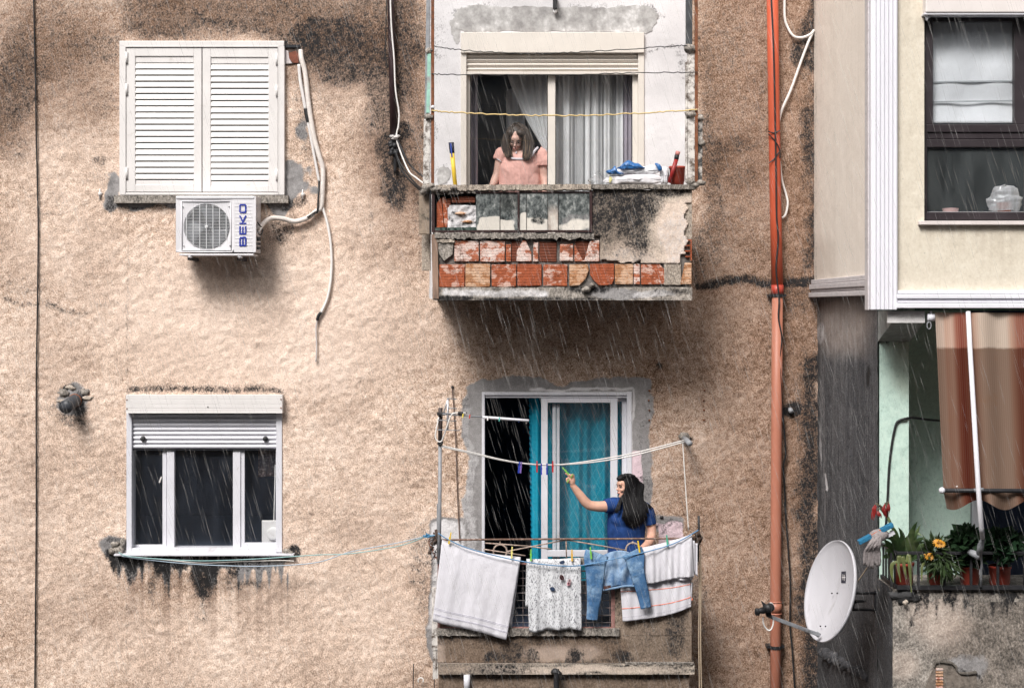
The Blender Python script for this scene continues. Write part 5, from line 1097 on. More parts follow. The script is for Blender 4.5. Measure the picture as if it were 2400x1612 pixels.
cable('tie_knot', [cF(218,575,YN-.02), cF(250,570,YN-.03), cF(232,590,YN-.03), cF(215,580,YN)], .010, m_black, 'black tape knot round the antenna mast', 'tie')
bk = thing('wall_bracket', cF(2090,535,0), 'grey pipe bracket sticking out of the wall holding clothes lines', 'bracket')
MB().tube([cF(2080,535,.02), cF(2130,580,-.32)], .027, 12).build('pipe', m_grey, bk, True); MB().lump(cF(2090,530,-.01), (.06,.03,.045), 9).build('mortar', m_conc, bk, True)
ye = -.28
for k, dz in enumerate((0, 1)):
    pts = [cF(240,596+dz*9,YN-.02), cF(480,650+dz*8,YN+.1), cF(700,703+dz*5,YN+.2), cF(900,735+dz*2,YN+.3), cF(1130,742,YN+.4), cF(1400,722-dz*14,YN+.5), cF(1700,672-dz*18,YN+.6), cF(2085,570-dz*14,ye)]
    cable('clothes_line', pts, .0065, M('white_rope', (.74,.72,.70), .7, .12, 60), ['lower strand of the white clothes line from antenna to bracket', 'upper strand of the white clothes line from antenna to bracket'][k], 'rope')
cable('hanging_rope', [cF(2076,572,ye), cF(2085,720,ye), cF(2100,950,ye), cF(2120,1240,ye)], .0055, M('white_rope', (.7,.7,.7)), 'white cord hanging from the wall bracket to the pink patch', 'rope')
cable('thin_wire', [cF(322,150,-.02), cF(335,300,-.02), cF(350,560,-.02), cF(365,1000,-.02), cF(382,1330,-.02)], .006, M('brown_wire', (.16,.11,.09), .8, .3, 20), 'thin brown wire running down the wall behind the antenna', 'wire')
MB().lump(cF(324,152,-.015), (.014,.014,.016), 3).build('nail_head', m_blkmet, blk, True)
PEG = {}
def peg(c, x, y, depth, col, label, tilt=0., L=62, group='clothes pegs', sc_=1.0):
    p = c(x, y, depth); l = .105*sc_; w = .0115*sc_
    R_ = Matrix.Rotation(tilt, 3, 'Y')
    mb = MB()
    for s in (-1, 1):
        top = p + R_ @ Vector((0, s*.011*sc_, l*.5)); mid = p + R_ @ Vector((0, s*.0065*sc_, 0)); bot = p + R_ @ Vector((0, s*.004*sc_, -l*.5))
        mb.obox(top, mid, w*1.0, .006*sc_, (0,1,0)); mb.obox(mid, bot, w*1.25, .006*sc_, (0,1,0))
    mb.tube([p + R_ @ Vector((-w*.8,0,.004)), p + R_ @ Vector((w*.8,0,.004))], .008*sc_, 7)
    return tag(mb.build('clothes_peg', M('peg_' + col, {'blue':(.03,.06,.42),'purple':(.22,.14,.45),'red':(.55,.03,.03),'yellow':(.80,.55,.03),'pale yellow':(.80,.72,.25),'green':(.22,.60,.10),'orange':(.80,.45,.03),'teal':(.10,.45,.30)}[col], .4, .08), None), label, 'clothes peg', group)
peg(cF, 832, 762, YN+.26, 'blue', 'blue peg paired with a purple one on the white clothes line', .1); peg(cF, 846, 762, YN+.24, 'purple', 'purple peg on the white clothes line', .1)
peg(cF, 968, 756, YN+.33, 'red', 'red peg over the blue curtain edge on the white clothes line'); peg(cF, 1001, 775, YN+.34, 'blue', 'blue peg at the white door stile on the clothes line', 0)
peg(cF, 1044, 775, YN+.36, 'blue', 'blue peg in front of the white door stile, beside a red peg', 0); peg(cF, 1088, 756, YN+.37, 'red', 'red peg in front of the door glass on the clothes line')
# ropes to the roller blind window
for k, (pts, col) in enumerate((([(500,1215),(560,1240),(760,1258),(1050,1270),(1400,1258),(1790,1232)], 'teal'), ([(520,1240),(640,1258),(900,1285),(1150,1300),(1450,1305),(1792,1282)], 'blue'), ([(600,1245),(850,1268),(1050,1285),(1300,1275),(1550,1268),(1650,1272)], 'white'))):
    P = [cC(x, y, -.10 - .15*i/5) for i, (x, y) in enumerate(pts)]
    if k < 2: P += [W(820 + 0, 1297 - k*4, -.45), W(930, 1280 - k*8, -.7), W(985, 1262 - k*3, -.9), cF(120, 1285 - k*8, YL-.03), cF(205, 1275, YL-.03)]
    cable('rope', P, .0045, M('rope_'+col, {'teal':(.30,.50,.50),'blue':(.42,.52,.62),'white':(.66,.62,.58)}[col], .7, .15, 60), ['teal rope sagging from blind window sill to lower balcony', 'pale blue rope sagging from blind window sill to lower balcony', 'white rope slack under the blind window sill'][k], 'rope')
mb = MB()
for k in range(8): mb.tube([cF(90+random.uniform(0,70),1265+random.uniform(0,30),YL-.04), cF(110+random.uniform(0,60),1275+random.uniform(-8,20),YL-.06), cF(140+random.uniform(0,50),1270+random.uniform(0,20),YL-.04)], .006, 5, 4)
tag(mb.build('rope_knot', M('blue_rope', (.06,.22,.38), .7, .2, 60)), 'knotted bundle of blue rope at the lower balcony corner', 'rope')
for k in range(2):
    cable('twine', [cG(2196+k*14,330,YL+.03), cG(2203+k*12,600,YL+.03), cG(2198+k*14,1000,YL+.03), cG(2204+k*16,1450,YL+.03)], .006, M('tan_twine', (.42,.33,.24), .8, .2, 60), ['left strand of tan twine hanging beside the lower balcony', 'right strand of tan twine hanging beside the lower balcony'][k], 'rope')
for k, (x, y0, y1) in enumerate(((30,1215,1450),(190,1235,1450))):
    cable('thin_rod', [cG(x,y0,-.06), cG(x-4,y1,-.06)], .005, m_blkmet, ['thin dark rod on the wall well left of lower balcony', 'thin dark rod close to the flaking corner of lower balcony'][k], 'rod')
c0 = cG(85,1342,-.06); tag(MB().tube([c0 + Vector((.026*math.cos(t), 0, .026*math.sin(t))) for t in [math.pi*k/8 for k in range(-2,11)]], .006, 6).build('white_hook', m_whitecab, None, True), 'small white hook ring on the wall low beside lower balcony', 'hook')
# ================================================================== laundry
YC = YL - .055
def sheet(c, tl, tr, br_, bl_, depth, fold=.012, nf=5, ph=0., sag=0., back=0., nu=48, nv=44, belly=.02, bdx=0., curl=None):
    """cloth over a line: front drop fills the picture quad; back drop hangs behind"""
    tl, tr, br_, bl_ = [np.array(k, float) for k in (tl, tr, br_, bl_)]
    def fn(u, w):
        v = w*(1+back) - back; av = abs(v)
        f = fold*(.25+.75*av)*(math.sin(2*math.pi*nf*u + ph + 1.3*math.sin(3*u+av*2)) + .45*math.sin(2*math.pi*nf*2.3*u + 2*ph + av*3))
        P = (tl*(1-u)+tr*u)*(1-av) + (bl_*(1-u)+br_*u)*av
        x, y = P; y += sag*4*u*(1-u)*(1-av)
        y += 5*math.sin(u*7+ph)*av
        if v >= 0: d = depth - .012*min(1, av*8) - belly*math.sin(av*2.2) + f
        else: d = depth + .012*min(1, av*8) + .03 + f*.8; x += bdx*av; y += 6*math.sin(u*5)
        if curl: x, y, d = curl(u, v, x, y, d)
        return c(x, y, d)
    mb_ = MB().grid(fn, nu, nv); mb_.fn = lambda u, v: fn(u, (v+back)/(1+back)); return mb_
def towel_pat(t, c, nm):
    w = t.n('ShaderNodeTexWave'); w.bands_direction = 'X'; t.put(w.inputs['Vector'], t.pos); w.inputs['Scale'].default_value = 14; w.inputs['Distortion'].default_value = 2.
    n = t.noise(190, 2); h = t.math('ADD', t.math('MULTIPLY', w.outputs['Fac'], .12), n)
    return t.mix(t.rng(n, .3, .7, .0, .35), c, (.66,.65,.71)), t.bump(h, .35, .004)
m_towel = cloth('white_terry', (.77,.76,.81), 0, .18, towel_pat, wr=9, wrs=.4)
twm = sheet(cG, (248,262), (846,402), (735,1030), (175,888), YC, .006, 3, .5, 22, .86, bdx=30)
tw = twm.build('white_towel', m_towel, None, True, solid=.006)
tag(tw, 'large plain white bath towel, the widest piece of laundry', 'towel')
for va in (.835, .85, .905, .915):
    MB().tube([twm.fn(k/40, va) + Vector((0,-.004,0)) for k in range(41)], .0028, 5).build('border_band', M('towel_band', (.52,.51,.58), .8, .05), tw, True)
def speck(t, c, nm):
    n = t.noise(75, 3, .7, t.map((1.5,1,.6), (0,.6,0))); return t.mix(t.rng(n, .52, .62), c, (.16,.165,.19)), nm
m_speck = cloth('speckled_jersey', (.72,.73,.76), 0, .15, speck, wr=11, wrs=.5)
def curl2(u, v, x, y, d):
    av = abs(v)
    if v > .55: y += 14*math.sin(u*14+av*6)*(av-.55); d += .02*math.sin(u*16 - av*9)*(av-.55)*2
    return x, y, d
sp = sheet(cG, (888,408), (1300,405), (1308,952), (908,968), YC, .012, 3, 1.1, 4, .66, bdx=-34, curl=curl2).build('speckled_shirt', m_speck, None, True, solid=.004)
tag(sp, 'grey speckled white shirt with small badges pegged on the line', 'shirt')
def badge(x, y, rx, ry, m, rot=0, n=14):
    MB().cprism(cG, [(x + rx*math.cos(t)*math.cos(rot) - ry*math.sin(t)*math.sin(rot), y + rx*math.cos(t)*math.sin(rot) + ry*math.sin(t)*math.cos(rot)) for t in [2*math.pi*k/n for k in range(n)]], YC - .056, YC - .052).build('badge', m, sp)
badge(1157,560,16,22,M('dark_red_badge', (.05,.008,.012), .5, .2),-.5); badge(1157,562,4,13,M('pale_badge', (.55,.4,.42), .5),-.5)
badge(1216,585,13,14,M('pale_badge', (.55,.4,.42))); badge(1208,608,13,14,M('pink_badge', (.55,.25,.30), .5)); badge(1086,648,20,16,M('navy_badge', (.03,.05,.10), .5, .6, 60),.4); badge(1160,445,20,14,MC['navy_badge'],-.3)
badge(1216,584,6,7,MC['navy_badge']); badge(1209,606,6,7,MC['navy_badge'])
def denim(t, c, nm):
    n = t.noise(4.5, 5, .7); w = t.noise(160, 2); c2 = t.mix(t.rng(n, .44, .62), c, (.30,.44,.60)); return t.mix(t.rng(w, .35, .65, 0, .3), c2, (.04,.08,.16)), nm
m_jean = cloth('denim', (.075,.17,.33), 0, .05, denim, wr=13, wrs=.9)
jn = thing('jeans', cG(1550,640,YC), 'faded blue jeans draped over the line with both legs hanging', 'jeans')
def leg(path, wd, name, d0, seed):
    P, Wd = catmull([Vector((x, y, 0)) for x, y in path], wd, 6); rings = []
    for i, (p, w_) in enumerate(zip(P, Wd)):
        v = i/(len(P)-1); q = cG(p.x, p.y, d0 - .035*math.sin(min(1,v*1.2)*2.6)); a = cG(p.x + w_, p.y, d0).x - cG(p.x, p.y, d0).x
        k = 1 + .10*math.sin(i*2.1+seed) + .06*math.sin(i*3.7+seed); t = P[min(i+1,len(P)-1)] - P[max(i-1,0)]; t.normalize(); nx, nz = t.y, t.x
        rings.append((q, Vector((a*nx, 0, a*nz))*1.0, Vector((0, .015*k, 0))))
    return MB().loft(rings, 18).build(name, m_jean, jn, True)
leg([(1425,372),(1412,420),(1410,520),(1408,620),(1402,720),(1392,810),(1386,880)], [92,88,72,62,54,46,42], 'trouser_leg', YC - .03, 1)
leg([(1690,362),(1712,410),(1725,500),(1752,600),(1778,700),(1796,792)], [84,76,58,50,46,40], 'trouser_leg', YC - .05, 2)
def seat_(u, v):
    x = 1480 + 230*u; yt = 385 - 30*math.sin(u*3.1); yb = 655 - 22*u - 22*math.sin(u*3.1)
    return cG(x + 10*math.sin(v*5), yt + (yb-yt)*v, YC - .025 - .03*math.sin(v*2.8)*(.6+.4*math.sin(u*9+v*4)) + .01*math.sin(u*17))
MB().grid(seat_, 36, 30).build('seat', cloth('denim_light', (.30,.42,.58), 0, .05, lambda t, c, nm: (t.mix(t.rng(t.noise(9,5,.7), .42, .62), c, (.09,.18,.34)), nm)), jn, True, solid=.006)
MB().cprism(cG, [(1474,628),(1528,618),(1532,646),(1478,656)], YC - .058, YC - .05).build('waist_label', M('brown_leather', (.08,.035,.03), .6, .2), jn)
MB().tube([cG(1470,655,YC-.045), cG(1560,640,YC-.055), cG(1640,625,YC-.05), cG(1708,626,YC-.045)], .012, 6, 4).build('waistband', MC.get('denim_band') or M('denim_band', (.16,.26,.40), .8, .3, 40), jn, True)
def stripes4(t, c, nm): return c, nm
st4 = sheet(cG, (1590,440), (2130,440), (2140,780), (1620,890), YC + .035, .010, 3.2, 2., 6, .0, belly=.02, curl=lambda u, v, x, y, d: (x, y + 60*math.sin(u*math.pi)*.5*v, d)).build('striped_towel', m_towel, None, True, solid=.005)
tag(st4, 'white towel with thin orange stripes hanging below the short one', 'towel')
for (va, rr) in ((.785, .0045), (.50, .004), (.93, .0022)):
    P = []
    for k in range(25):
        u = k/24; tl, tr, b_, l_ = np.array((1590,440.)), np.array((2130,440.)), np.array((2140,780.)), np.array((1620,890.))
        x, y = (tl*(1-u)+tr*u)*(1-va) + (l_*(1-u)+b_*u)*va; y += 30*math.sin(u*math.pi)*va + 5*math.sin(u*7+2)*va; ff = .010*(.25+.75*va)*(math.sin(2*math.pi*3.2*u + 2 + 1.3*math.sin(3*u+va*2)) + .45*math.sin(2*math.pi*3.2*2.3*u + 4 + va*3))
        P.append(cG(x, y, YC + .035 - .012 - .02*math.sin(va*2.2) + ff - .002))
    MB().tube(P, rr, 5).build('stripe', M('orange_stripe', (.75,.22,.14), .8, .1) if rr > .003 else M('towel_band', (.66,.65,.72)), st4)
MB().grid(lambda u, v: cG(2118 + 34*u - 10*v*u, 585 + 150*v + 14*u, YC + .03 + .012*math.sin(u*6)), 8, 10).build('folded_edge', m_towel, st4, True, solid=.005)
MB().grid(lambda u, v: cG(2136 + 16*u, 722 + 16*v - 8*u, YC + .018), 2, 2).build('stripe', MC['orange_stripe'], st4)
sh3 = sheet(cG, (1768,332), (2146,232), (2152,552), (1795,607), YC - .012, .016, 3.4, .4, 6, .45, bdx=20, curl=lambda u, v, x, y, d: (x + (26*max(0, u-.6)*abs(v)), y, d + .02*math.sin(u*26)*max(0, u-.55))).build('short_towel', m_towel, None, True, solid=.006)
tag(sh3, 'short white towel pleated at its edge next to the jeans', 'towel')
MB().grid(lambda u, v: cG(1800 + 352*u, 588 - 48*u + 34*v*(u*.7+.3) + 4*math.sin(u*9), YC - .02 + .008*math.sin(u*21)), 30, 4).build('hem', m_towel, sh3, True, solid=.004)
for k in range(3): MB().grid(lambda u, v, k=k: cG(2118 + 22*k + 26*u, 300 + 20*k - 40 + (215 + 10*k)*v + 16*u*v, YC - .03 + .014*k + .012*math.sin(u*3)), 6, 14).build('pleat', m_towel, sh3, True, solid=.004)
cable('laundry_line', [cG(218,225,YC-.03), cG(300,275,YC-.04), cG(450,340,YC-.045), cG(700,405,YC-.055), cG(920,448,YC-.062), cG(1150,472,YC-.072), cG(1330,465,YC-.075), cG(1550,420,YC-.105), cG(1760,375,YC-.085), cG(1960,320,YC-.06), cG(2080,268,YC-.05), cG(2195,200,YC-.02)], .0055, M('blue_line', (.12,.26,.45), .6, .15, 60), 'blue laundry line sagging along the row of washing', 'rope')
for (x, y, col, tl, lb) in ((306,262,'yellow',.2,'yellow peg at the outer top corner of large white towel'), (777,372,'pale yellow',.06,'pale yellow peg near the inner end of large white towel'), (922,390,'green',.02,'green peg on the top corner of speckled shirt'), (1234,392,'orange',.0,'orange yellow peg on the speckled shirt'), (1377,375,'green',-.08,'green peg holding the left jeans leg'), (1742,326,'yellow',-.15,'yellow peg between jeans and short white towel'), (1958,282,'teal',-.1,'translucent green peg on the short white towel')):
    peg(cG, x, y, YC - .035 if x < 1300 else YC - .085 if x < 1800 else YC - .04, col, lb, tl)
# ================================================================== curtains
def curtain(name, fn, nu, nv, m, label, solid=0):
    return tag(MB().grid(fn, nu, nv).build(name, m, None, True, solid=solid), label, 'curtain')
m_sheer = cloth('sheer_curtain', (.86,.87,.88), .30, .35, None, .1, 150)
m_sheer2 = cloth('sheer_curtain_dense', (.86,.87,.88), .12, .35, None, .1, 150)
m_mauve = cloth('mauve_curtain', (.46,.42,.48), 0, .25)
curtain('mauve_curtain', lambda u, v: cD(440 + 76*u + 4*v, 555 + 1050*v, .28 + .02*math.sin(u*14)), 16, 20, m_mauve, 'mauve curtain at the dark side of the upper door')
curtain('mauve_curtain', lambda u, v: cD(1622 + 110*u + 4*math.sin(v*3), 555 + 1050*v, .27 + .02*math.sin(u*22)), 20, 20, m_mauve, 'mauve curtain at the far side of the striped sheer curtain')
def diag(u, v):
    xl = 742 + 300*v**1.25; x = xl + (1075-xl)*u; return cD(x, 560 + 620*v, .30 + .018*math.sin(u*34 + v*2)*(1-.5*v))
curtain('sheer_curtain', diag, 60, 30, m_sheer2, 'white sheer curtain pulled aside behind the woman in pink')
curtain('sheer_curtain', lambda u, v: cD(735 + (110+40*v)*u, 690 + 320*v - 40*u*(1-v), .62 + .02*math.sin(u*12)), 20, 16, cloth('sheer_white', (.85,.86,.88), .05, .5), 'short bright white net behind the head of the woman in pink')
def shr(u, v):
    f = math.sin(u*46 + 1.5*math.sin(u*9)) + .5*math.sin(u*91); return cD(1100 + 540*u, 555 + 1050*v, .30 + .028*f)
curtain('striped_sheer_curtain', shr, 140, 16, m_sheer, 'striped grey white sheer curtain behind the right pane of the upper door')
for k, (xa, xb) in enumerate(((1166,1215),(1335,1372),(1395,1435),(1475,1520),(1572,1622))):
    MB().grid(lambda u, v: cD(xa + (xb-xa)*u, 556 + 1049*v, .262 + .012*math.sin(u*6+k)), 8, 8).build('white_stripe', cloth('sheer_stripe', (.88,.89,.90), .05, .3), bpy.data.objects['striped_sheer_curtain'], True)
def lattice(t, c, nm):
    a = t.attr('u'); b = t.attr('v')
    s1 = t.math('FRACT', t.math('ADD', t.math('MULTIPLY', a, 11.), t.math('MULTIPLY', b, 13.))); s2 = t.math('FRACT', t.math('SUBTRACT', t.math('MULTIPLY', a, 11.), t.math('MULTIPLY', b, 13.)))
    l = t.math('MAXIMUM', t.rng(t.math('ABSOLUTE', t.math('SUBTRACT', s1, .5)), .10, .03), t.rng(t.math('ABSOLUTE', t.math('SUBTRACT', s2, .5)), .10, .03))
    return t.mix(t.math('MULTIPLY', l, .40), c, (.14,.60,.74)), t.bump(l, .5, .004)
m_turq = cloth('turquoise_curtain', (.014,.36,.50), 0, .2, lattice, .2)
def uvattr(o, nu, nv):
    for nm, arr in (('u', [i/nu for j in range(nv+1) for i in range(nu+1)]), ('v', [j/nv for j in range(nv+1) for i in range(nu+1)])):
        o.data.attributes.new(nm, 'FLOAT', 'POINT').data.foreach_set('value', arr)
def turq(u, v):
    x = 1040 + 640*u; return cF(x, 232 + 1390*v, .25 + .035*math.sin(u*27 + 1.2*math.sin(u*7) + .4*v) + .012*math.sin(u*61+v))
o = MB().grid(turq, 110, 60).build('turquoise_curtain', m_turq, None, True); uvattr(o, 110, 60); tag(o, 'turquoise lattice patterned curtain behind the sliding door glass', 'curtain')
def turq2(u, v):
    sc2 = 7*abs(math.sin(v*math.pi*34))*(1-u)**3; x = 912 - sc2 + 20*v*(1-u) + 110*u; return cF(x, 232 + 1390*v, .20 + .03*math.sin(u*9 + .6*v) )
o = MB().grid(turq2, 24, 240).build('turquoise_curtain', cloth('turquoise_bright', (.02,.38,.55), 0, .25, lattice, .2), None, True); uvattr(o, 24, 240); tag(o, 'scallop edged turquoise curtain hanging in the open door gap', 'curtain')
# ================================================================== awning
def awn_pat(t, c, nm):
    a = t.attr('u'); v = t.attr('v')
    k = t.ramp(a, [(0,(.62,.50,.42)),(.06,(.62,.48,.40)),(.075,(.55,.36,.28)),(.125,(.60,.42,.34)),(.16,(.34,.13,.09)),(.20,(.24,.06,.045)),(.24,(.32,.12,.085)),(.30,(.50,.32,.25)),(.36,(.64,.52,.43)),(.56,(.60,.50,.42)),(.60,(.52,.33,.25)),(.65,(.34,.14,.10)),(.74,(.22,.06,.045)),(.80,(.48,.30,.23)),(1,(.6,.5,.42))])
    pin = t.rng(t.math('FRACT', t.math('MULTIPLY', a, 62.)), .55, .75, 0, .35); k = t.mix(pin, k, (.40,.27,.2))
    wet = t.rng(t.math('ADD', v, t.math('MULTIPLY', t.math('SUBTRACT', t.noise(9,3), .5), .03)), .172, .184)
    k = t.mix(t.math('MULTIPLY', wet, .95), k, t.mix(1., k, (.36,.29,.26), 'MULTIPLY'))
    spots = t.math('MULTIPLY', t.rng(t.noise(17, 2), .70, .72), t.math('MULTIPLY', t.rng(v, .74, .80), t.rng(a, .32, .26)))
    k = t.mix(spots, k, (.8,.78,.76)); st = t.rng(t.noise(3.2, 4), .62, .75, 0, .5); k = t.mix(st, k, (.25,.12,.05)); return k, nm
m_awn = cloth('awning_stripe', (.5,.4,.3), 0, .35, awn_pat, .2, 200)
aw = thing('awning', cI(1600, 95, YF + .05), 'brown and cream striped awning drop with scalloped hem, wet and faded', 'awning')
def awf(u, v):
    w = max(0., v - .905)
    y0 = YF - .03 - .27*min(v, .9)/.9
    yy = 95 + 1215*min(v,.905)/.905
    hem = 0
    if v > .905: yy = 1310 + (v-.905)/.095*(92 + 34*math.sin(u*2*math.pi*2.35 + .8)); y0 += .03*math.sin(u*30)*(v-.905)/.095
    x = 1253 + 57*min(v,.905)/.905 + 850*u + (22*(v-.905)/.095 if v > .905 else 0)*(1-u)
    d = y0 + .022*math.sin(u*13 + .5)*(1-.4*v) + .012*math.sin(u*29)
    return cI(x, yy, d)
o = MB().grid(awf, 90, 84).build('fabric', m_awn, aw, True); uvattr(o, 90, 84)
MB().tube([cI(1296,1303,YF-.33), cI(1600,1305,YF-.33), cI(2100,1307,YF-.33)], .017, 10).build('front_bar', m_blkmet, aw, True)
MB().ell(cI(1300,1303,YF-.335), (.025,.025,.025)).build('bar_end', m_white2, aw, True)
MB().tube([cI(1478,90,YF-.06), cI(1490,330,YF-.16), cI(1530,1000,YF-.36), cI(1548,1300,YF-.40), cI(1568,1560,YF-.36), cJ(1882,345,YF-.25)], .019, 12).build('arm', M('white_arm', (.76,.75,.80), .35, .05), aw, True)
MB().tube([cI(1518,1302,YF-.38), cI(1582,1296,YF-.39)], .014, 8).build('arm_clamp', m_grey, aw, True)
MB().tube([cJ(1882,340,YF-.25), cJ(1880,370,YF-.2), cJ(1868,410,YF-.18), cJ(1852,500,YF-.10)], [.014,.018,.026,.024], 10).build('arm_joint', m_grey, aw, True)
MB().tube([cJ(1862,500,YF-.12), cJ(1800,470,YF-.08), cJ(1770,462,YF-.05)], [.03,.028,.02], 9).build('arm_foot', m_grey, aw, True)
MB().tube([cJ(1865,400,YF-.12), cJ(1875,560,YF-.05), cJ(1868,745,YF-.05)], .010, 8).build('lower_arm', m_grey, aw, True)
MB().tube([cI(1200,128,YF-.02), cI(1246,128,YF-.02)], .030, 14).build('roller_end', m_white2, aw, True)
c0 = cI(1212,182,YF-.03); MB().tube([c0 + Vector((.016*math.cos(t), 0, .028*math.sin(t))) for t in [2*math.pi*k/14 for k in range(15)]], .005, 6, cap=False).build('crank_ring', m_grey, aw, True)
MB().slab(cI, 1222, 84, 1232, 104, YF-.03, YF+.02).build('roller_bracket', m_white2, aw)
cable('black_cable', [cI(918,1540,YPIL-.01), cI(930,1350,YPIL-.012), cI(940,1150,YPIL-.012), cI(960,980,YPIL-.012), cI(985,860,YPIL-.014), cI(1010,828,YPIL-.014), cI(1065,812,YPIL-.014), cI(1110,810,YPIL+.1), cI(1200,822,YPIL+.4), cI(1300,830,YBK-.02)], .010, m_black, 'black cable bent across the mint green pier')
# ================================================================== satellite dish
n_ = Vector((-.935,-.27,.24)).normalized(); dc = cJ(640, 778, -2.72)
sd_ = thing('satellite_dish', dc, 'grey white satellite dish bracketed to the dark flank wall', 'satellite dish')
R = .405; prof = []
up_ = (Vector((0,0,1)) - n_*n_.z).normalized(); rt = up_.cross(n_)
rings = []
for k in range(13):
    r = R*(k/12); h = -.085*(1-(r/R)**2); rings.append((dc + n_*h, rt*max(r,.001)*.94, up_*max(r,.001)))
rings += [(dc + n_*.012, rt*R*.965, up_*R*1.02), (dc - n_*.006, rt*R*.975, up_*R*1.03), (dc - n_*.022, rt*R*.955, up_*R*1.01)]
for k in range(11, -1, -1):
    r = R*.97*(k/12); h = -.085*(1-(r/R)**2) - .012; rings.append((dc + n_*h, rt*max(r,.001)*.94, up_*max(r,.001)))
MB().loft(rings, 56).build('reflector', M('dish_paint', (.50,.495,.53), .5, .10, 3, dirt=.12, dcol=(.34,.33,.34), ds=5, stretch=4), sd_, True)
def ond(x, y, off=0.):        # point of the dish face under a picture position
    d0 = -2.72
    for _ in range(12):
        p = cJ(x, y, d0); r = p - dc; rr = r - n_*r.dot(n_); h = -.085*(1-min(1, rr.length/R)**2) + off
        d0 += (h - r.dot(n_))/n_.y*.9
    return cJ(x, y, d0)
stk_ = MB().add([ond(735,620,.004), ond(772,617,.004), ond(770,712,.004), ond(733,712,.004)], [(0,1,2,3)]).build('sticker', M('black_sticker', (.02,.02,.035), .5), sd_)
for pts in ([(746,640),(750,640),(750,690),(746,690)], [(757,645),(761,645),(761,696),(757,696)], [(740,664),(768,662),(768,669),(740,671)]):
    MB().add([ond(x,y,.006) for x, y in pts], [(0,1,2,3)]).build('sticker_mark', m_white, stk_)
for (x, y) in ((658,796),(702,795),(565,1063),(607,1064)): MB().ell(ond(x,y,.003), (.007,.007,.007), None, 8, 6).build('bolt', m_blkmet, sd_, True)
lnb = cJ(135, 930, -3.02)
MB().obox(cJ(556,1135,-2.80), cJ(165,990,-3.0), .022, .03).build('feed_arm', m_grey, sd_, bevel=.003)
MB().tube([cJ(530,1120,-2.78), cJ(556,1140,-2.8)], .02, 8).build('arm_bolt', m_grey, sd_, True)
MB().cprism(cJ, [(84,858),(150,905),(178,1008),(128,990)], -3.03, -3.005).build('lnb_plate', m_blkmet, sd_, bevel=.003)
MB().lathe(cJ(128,925,-3.06), [(.001,0),(.034,0),(.036,.03),(.030,.034),(.030,.055),(.036,.058),(.036,.075),(.001,.085)], 18, (cJ(178,900,-2.95)-cJ(128,925,-3.06))).build('lnb_horn', m_black, sd_, True)
MB().lathe(cJ(162,906,-2.98), [(.001,0),(.034,0),(.034,.012),(.001,.03)], 18, (.8,.4,.3)).build('lnb_cap', m_white, sd_, True)
MB().tube([cJ(105,935,-3.05), cJ(70,938,-3.06), cJ(45,936,-3.06)], [.028,.022,.014], 10).build('lnb_body', m_black, sd_, True); MB().lump(cJ(55,945,-3.06), (.022,.02,.03), 4).build('lnb_socket', m_black, sd_, True)
MB().tube([cJ(182,1010,-3.0), cJ(178,1060,-3.0), cJ(155,1098,-3.0), cJ(125,1085,-3.0), cJ(102,1045,-3.01), cJ(98,990,-3.02)], .006, 6, 5).build('coax', m_whitecab, sd_, True)
mt = dc - n_*.10
MB().slab(cJ, 778, 850, 845, 930, mt.y - .06, mt.y + .06).build('mount', m_blkmet, sd_, bevel=.008); MB().slab(cJ, 800, 790, 840, 850, mt.y - .03, mt.y + .03).build('mount_plate', m_blkmet, sd_, bevel=.004)
for (ya, yb) in ((795,795),(930,935)): MB().tube([cJ(812,ya,mt.y), cJ(935,ya,mt.y+.05), Vector((XL, mt.y + .12, cJ(0,yb,mt.y+.12).z))], .012, 8).build('bracket_bar', m_blkmet, sd_, True)
p = cJ(0,795,mt.y+.12).z; q = cJ(0,935,mt.y+.12).z; MB().box((XL-.02, mt.y+.105, q-.02), (XL, mt.y+.135, p+.02)).build('wall_plate', m_blkmet, sd_)
MB().tube([cJ(840,868,mt.y), cJ(880,860,mt.y), cJ(930,862,mt.y)], [.016,.012,.008], 8).build('mount_arm', m_blkmet, sd_, True)
# ================================================================== broom, mop
bm_ = thing('broom', cJ(1100,300,YF-.06), 'broom with blue and orange bristles leaning out over the railing corner', 'broom')
def brseg(t0, t1, m, nm):
    a0, a1 = Vector((880,386,0)), Vector((1158,238,0)); p, q = a0.lerp(a1, t0), a0.lerp(a1, t1)
    MB().cprism(cJ, [(p.x-4,p.y-12),(q.x-4,q.y-12),(q.x+8,q.y+20),(p.x+8,p.y+20)], YF-.12, YF-.05).build(nm, m, bm_, bevel=.004)
bbl = M('blue_bristle', (.02,.16,.30), .8, .4, 60, .6, 120); bor = M('orange_bristle', (.45,.10,.03), .8, .3, 60, .6, 120)
brseg(0,.36,bbl,'bristles'); brseg(.365,.64,bor,'bristles'); brseg(.645,1,bbl,'bristles')
MB().obox(cJ(1070,350,YF-.08), cJ(1165,300,YF-.08), .02, .03).build('head', m_white2, bm_)
mp = thing('mop', cJ(1000,560,YF-.1), 'grey string mop hanging head down over the railing corner', 'mop')
mb = MB(); rs = random.Random(4)
for k in range(70):
    t = rs.random(); x0 = 1005 + 62*rs.random(); x1 = 925 + 120*t; y1 = 480 + 90*rs.random() + 30*math.sin(t*3.1)
    mb.tube([cJ(x0, 312 + 20*rs.random(), YF-.09-.03*rs.random()), cJ((x0*.45+x1*.55)+rs.uniform(-8,8), 390+rs.uniform(-15,15), YF-.14-.03*rs.random()), cJ(x1+rs.uniform(-6,6), 460, YF-.13), cJ(x1+rs.uniform(-12,12), y1, YF-.11)], .0085, 5, 4)
mb.build('strings', M('grey_string', (.28,.25,.25), .95, .35, 60, .6, 120), mp, True, kind='stuff')
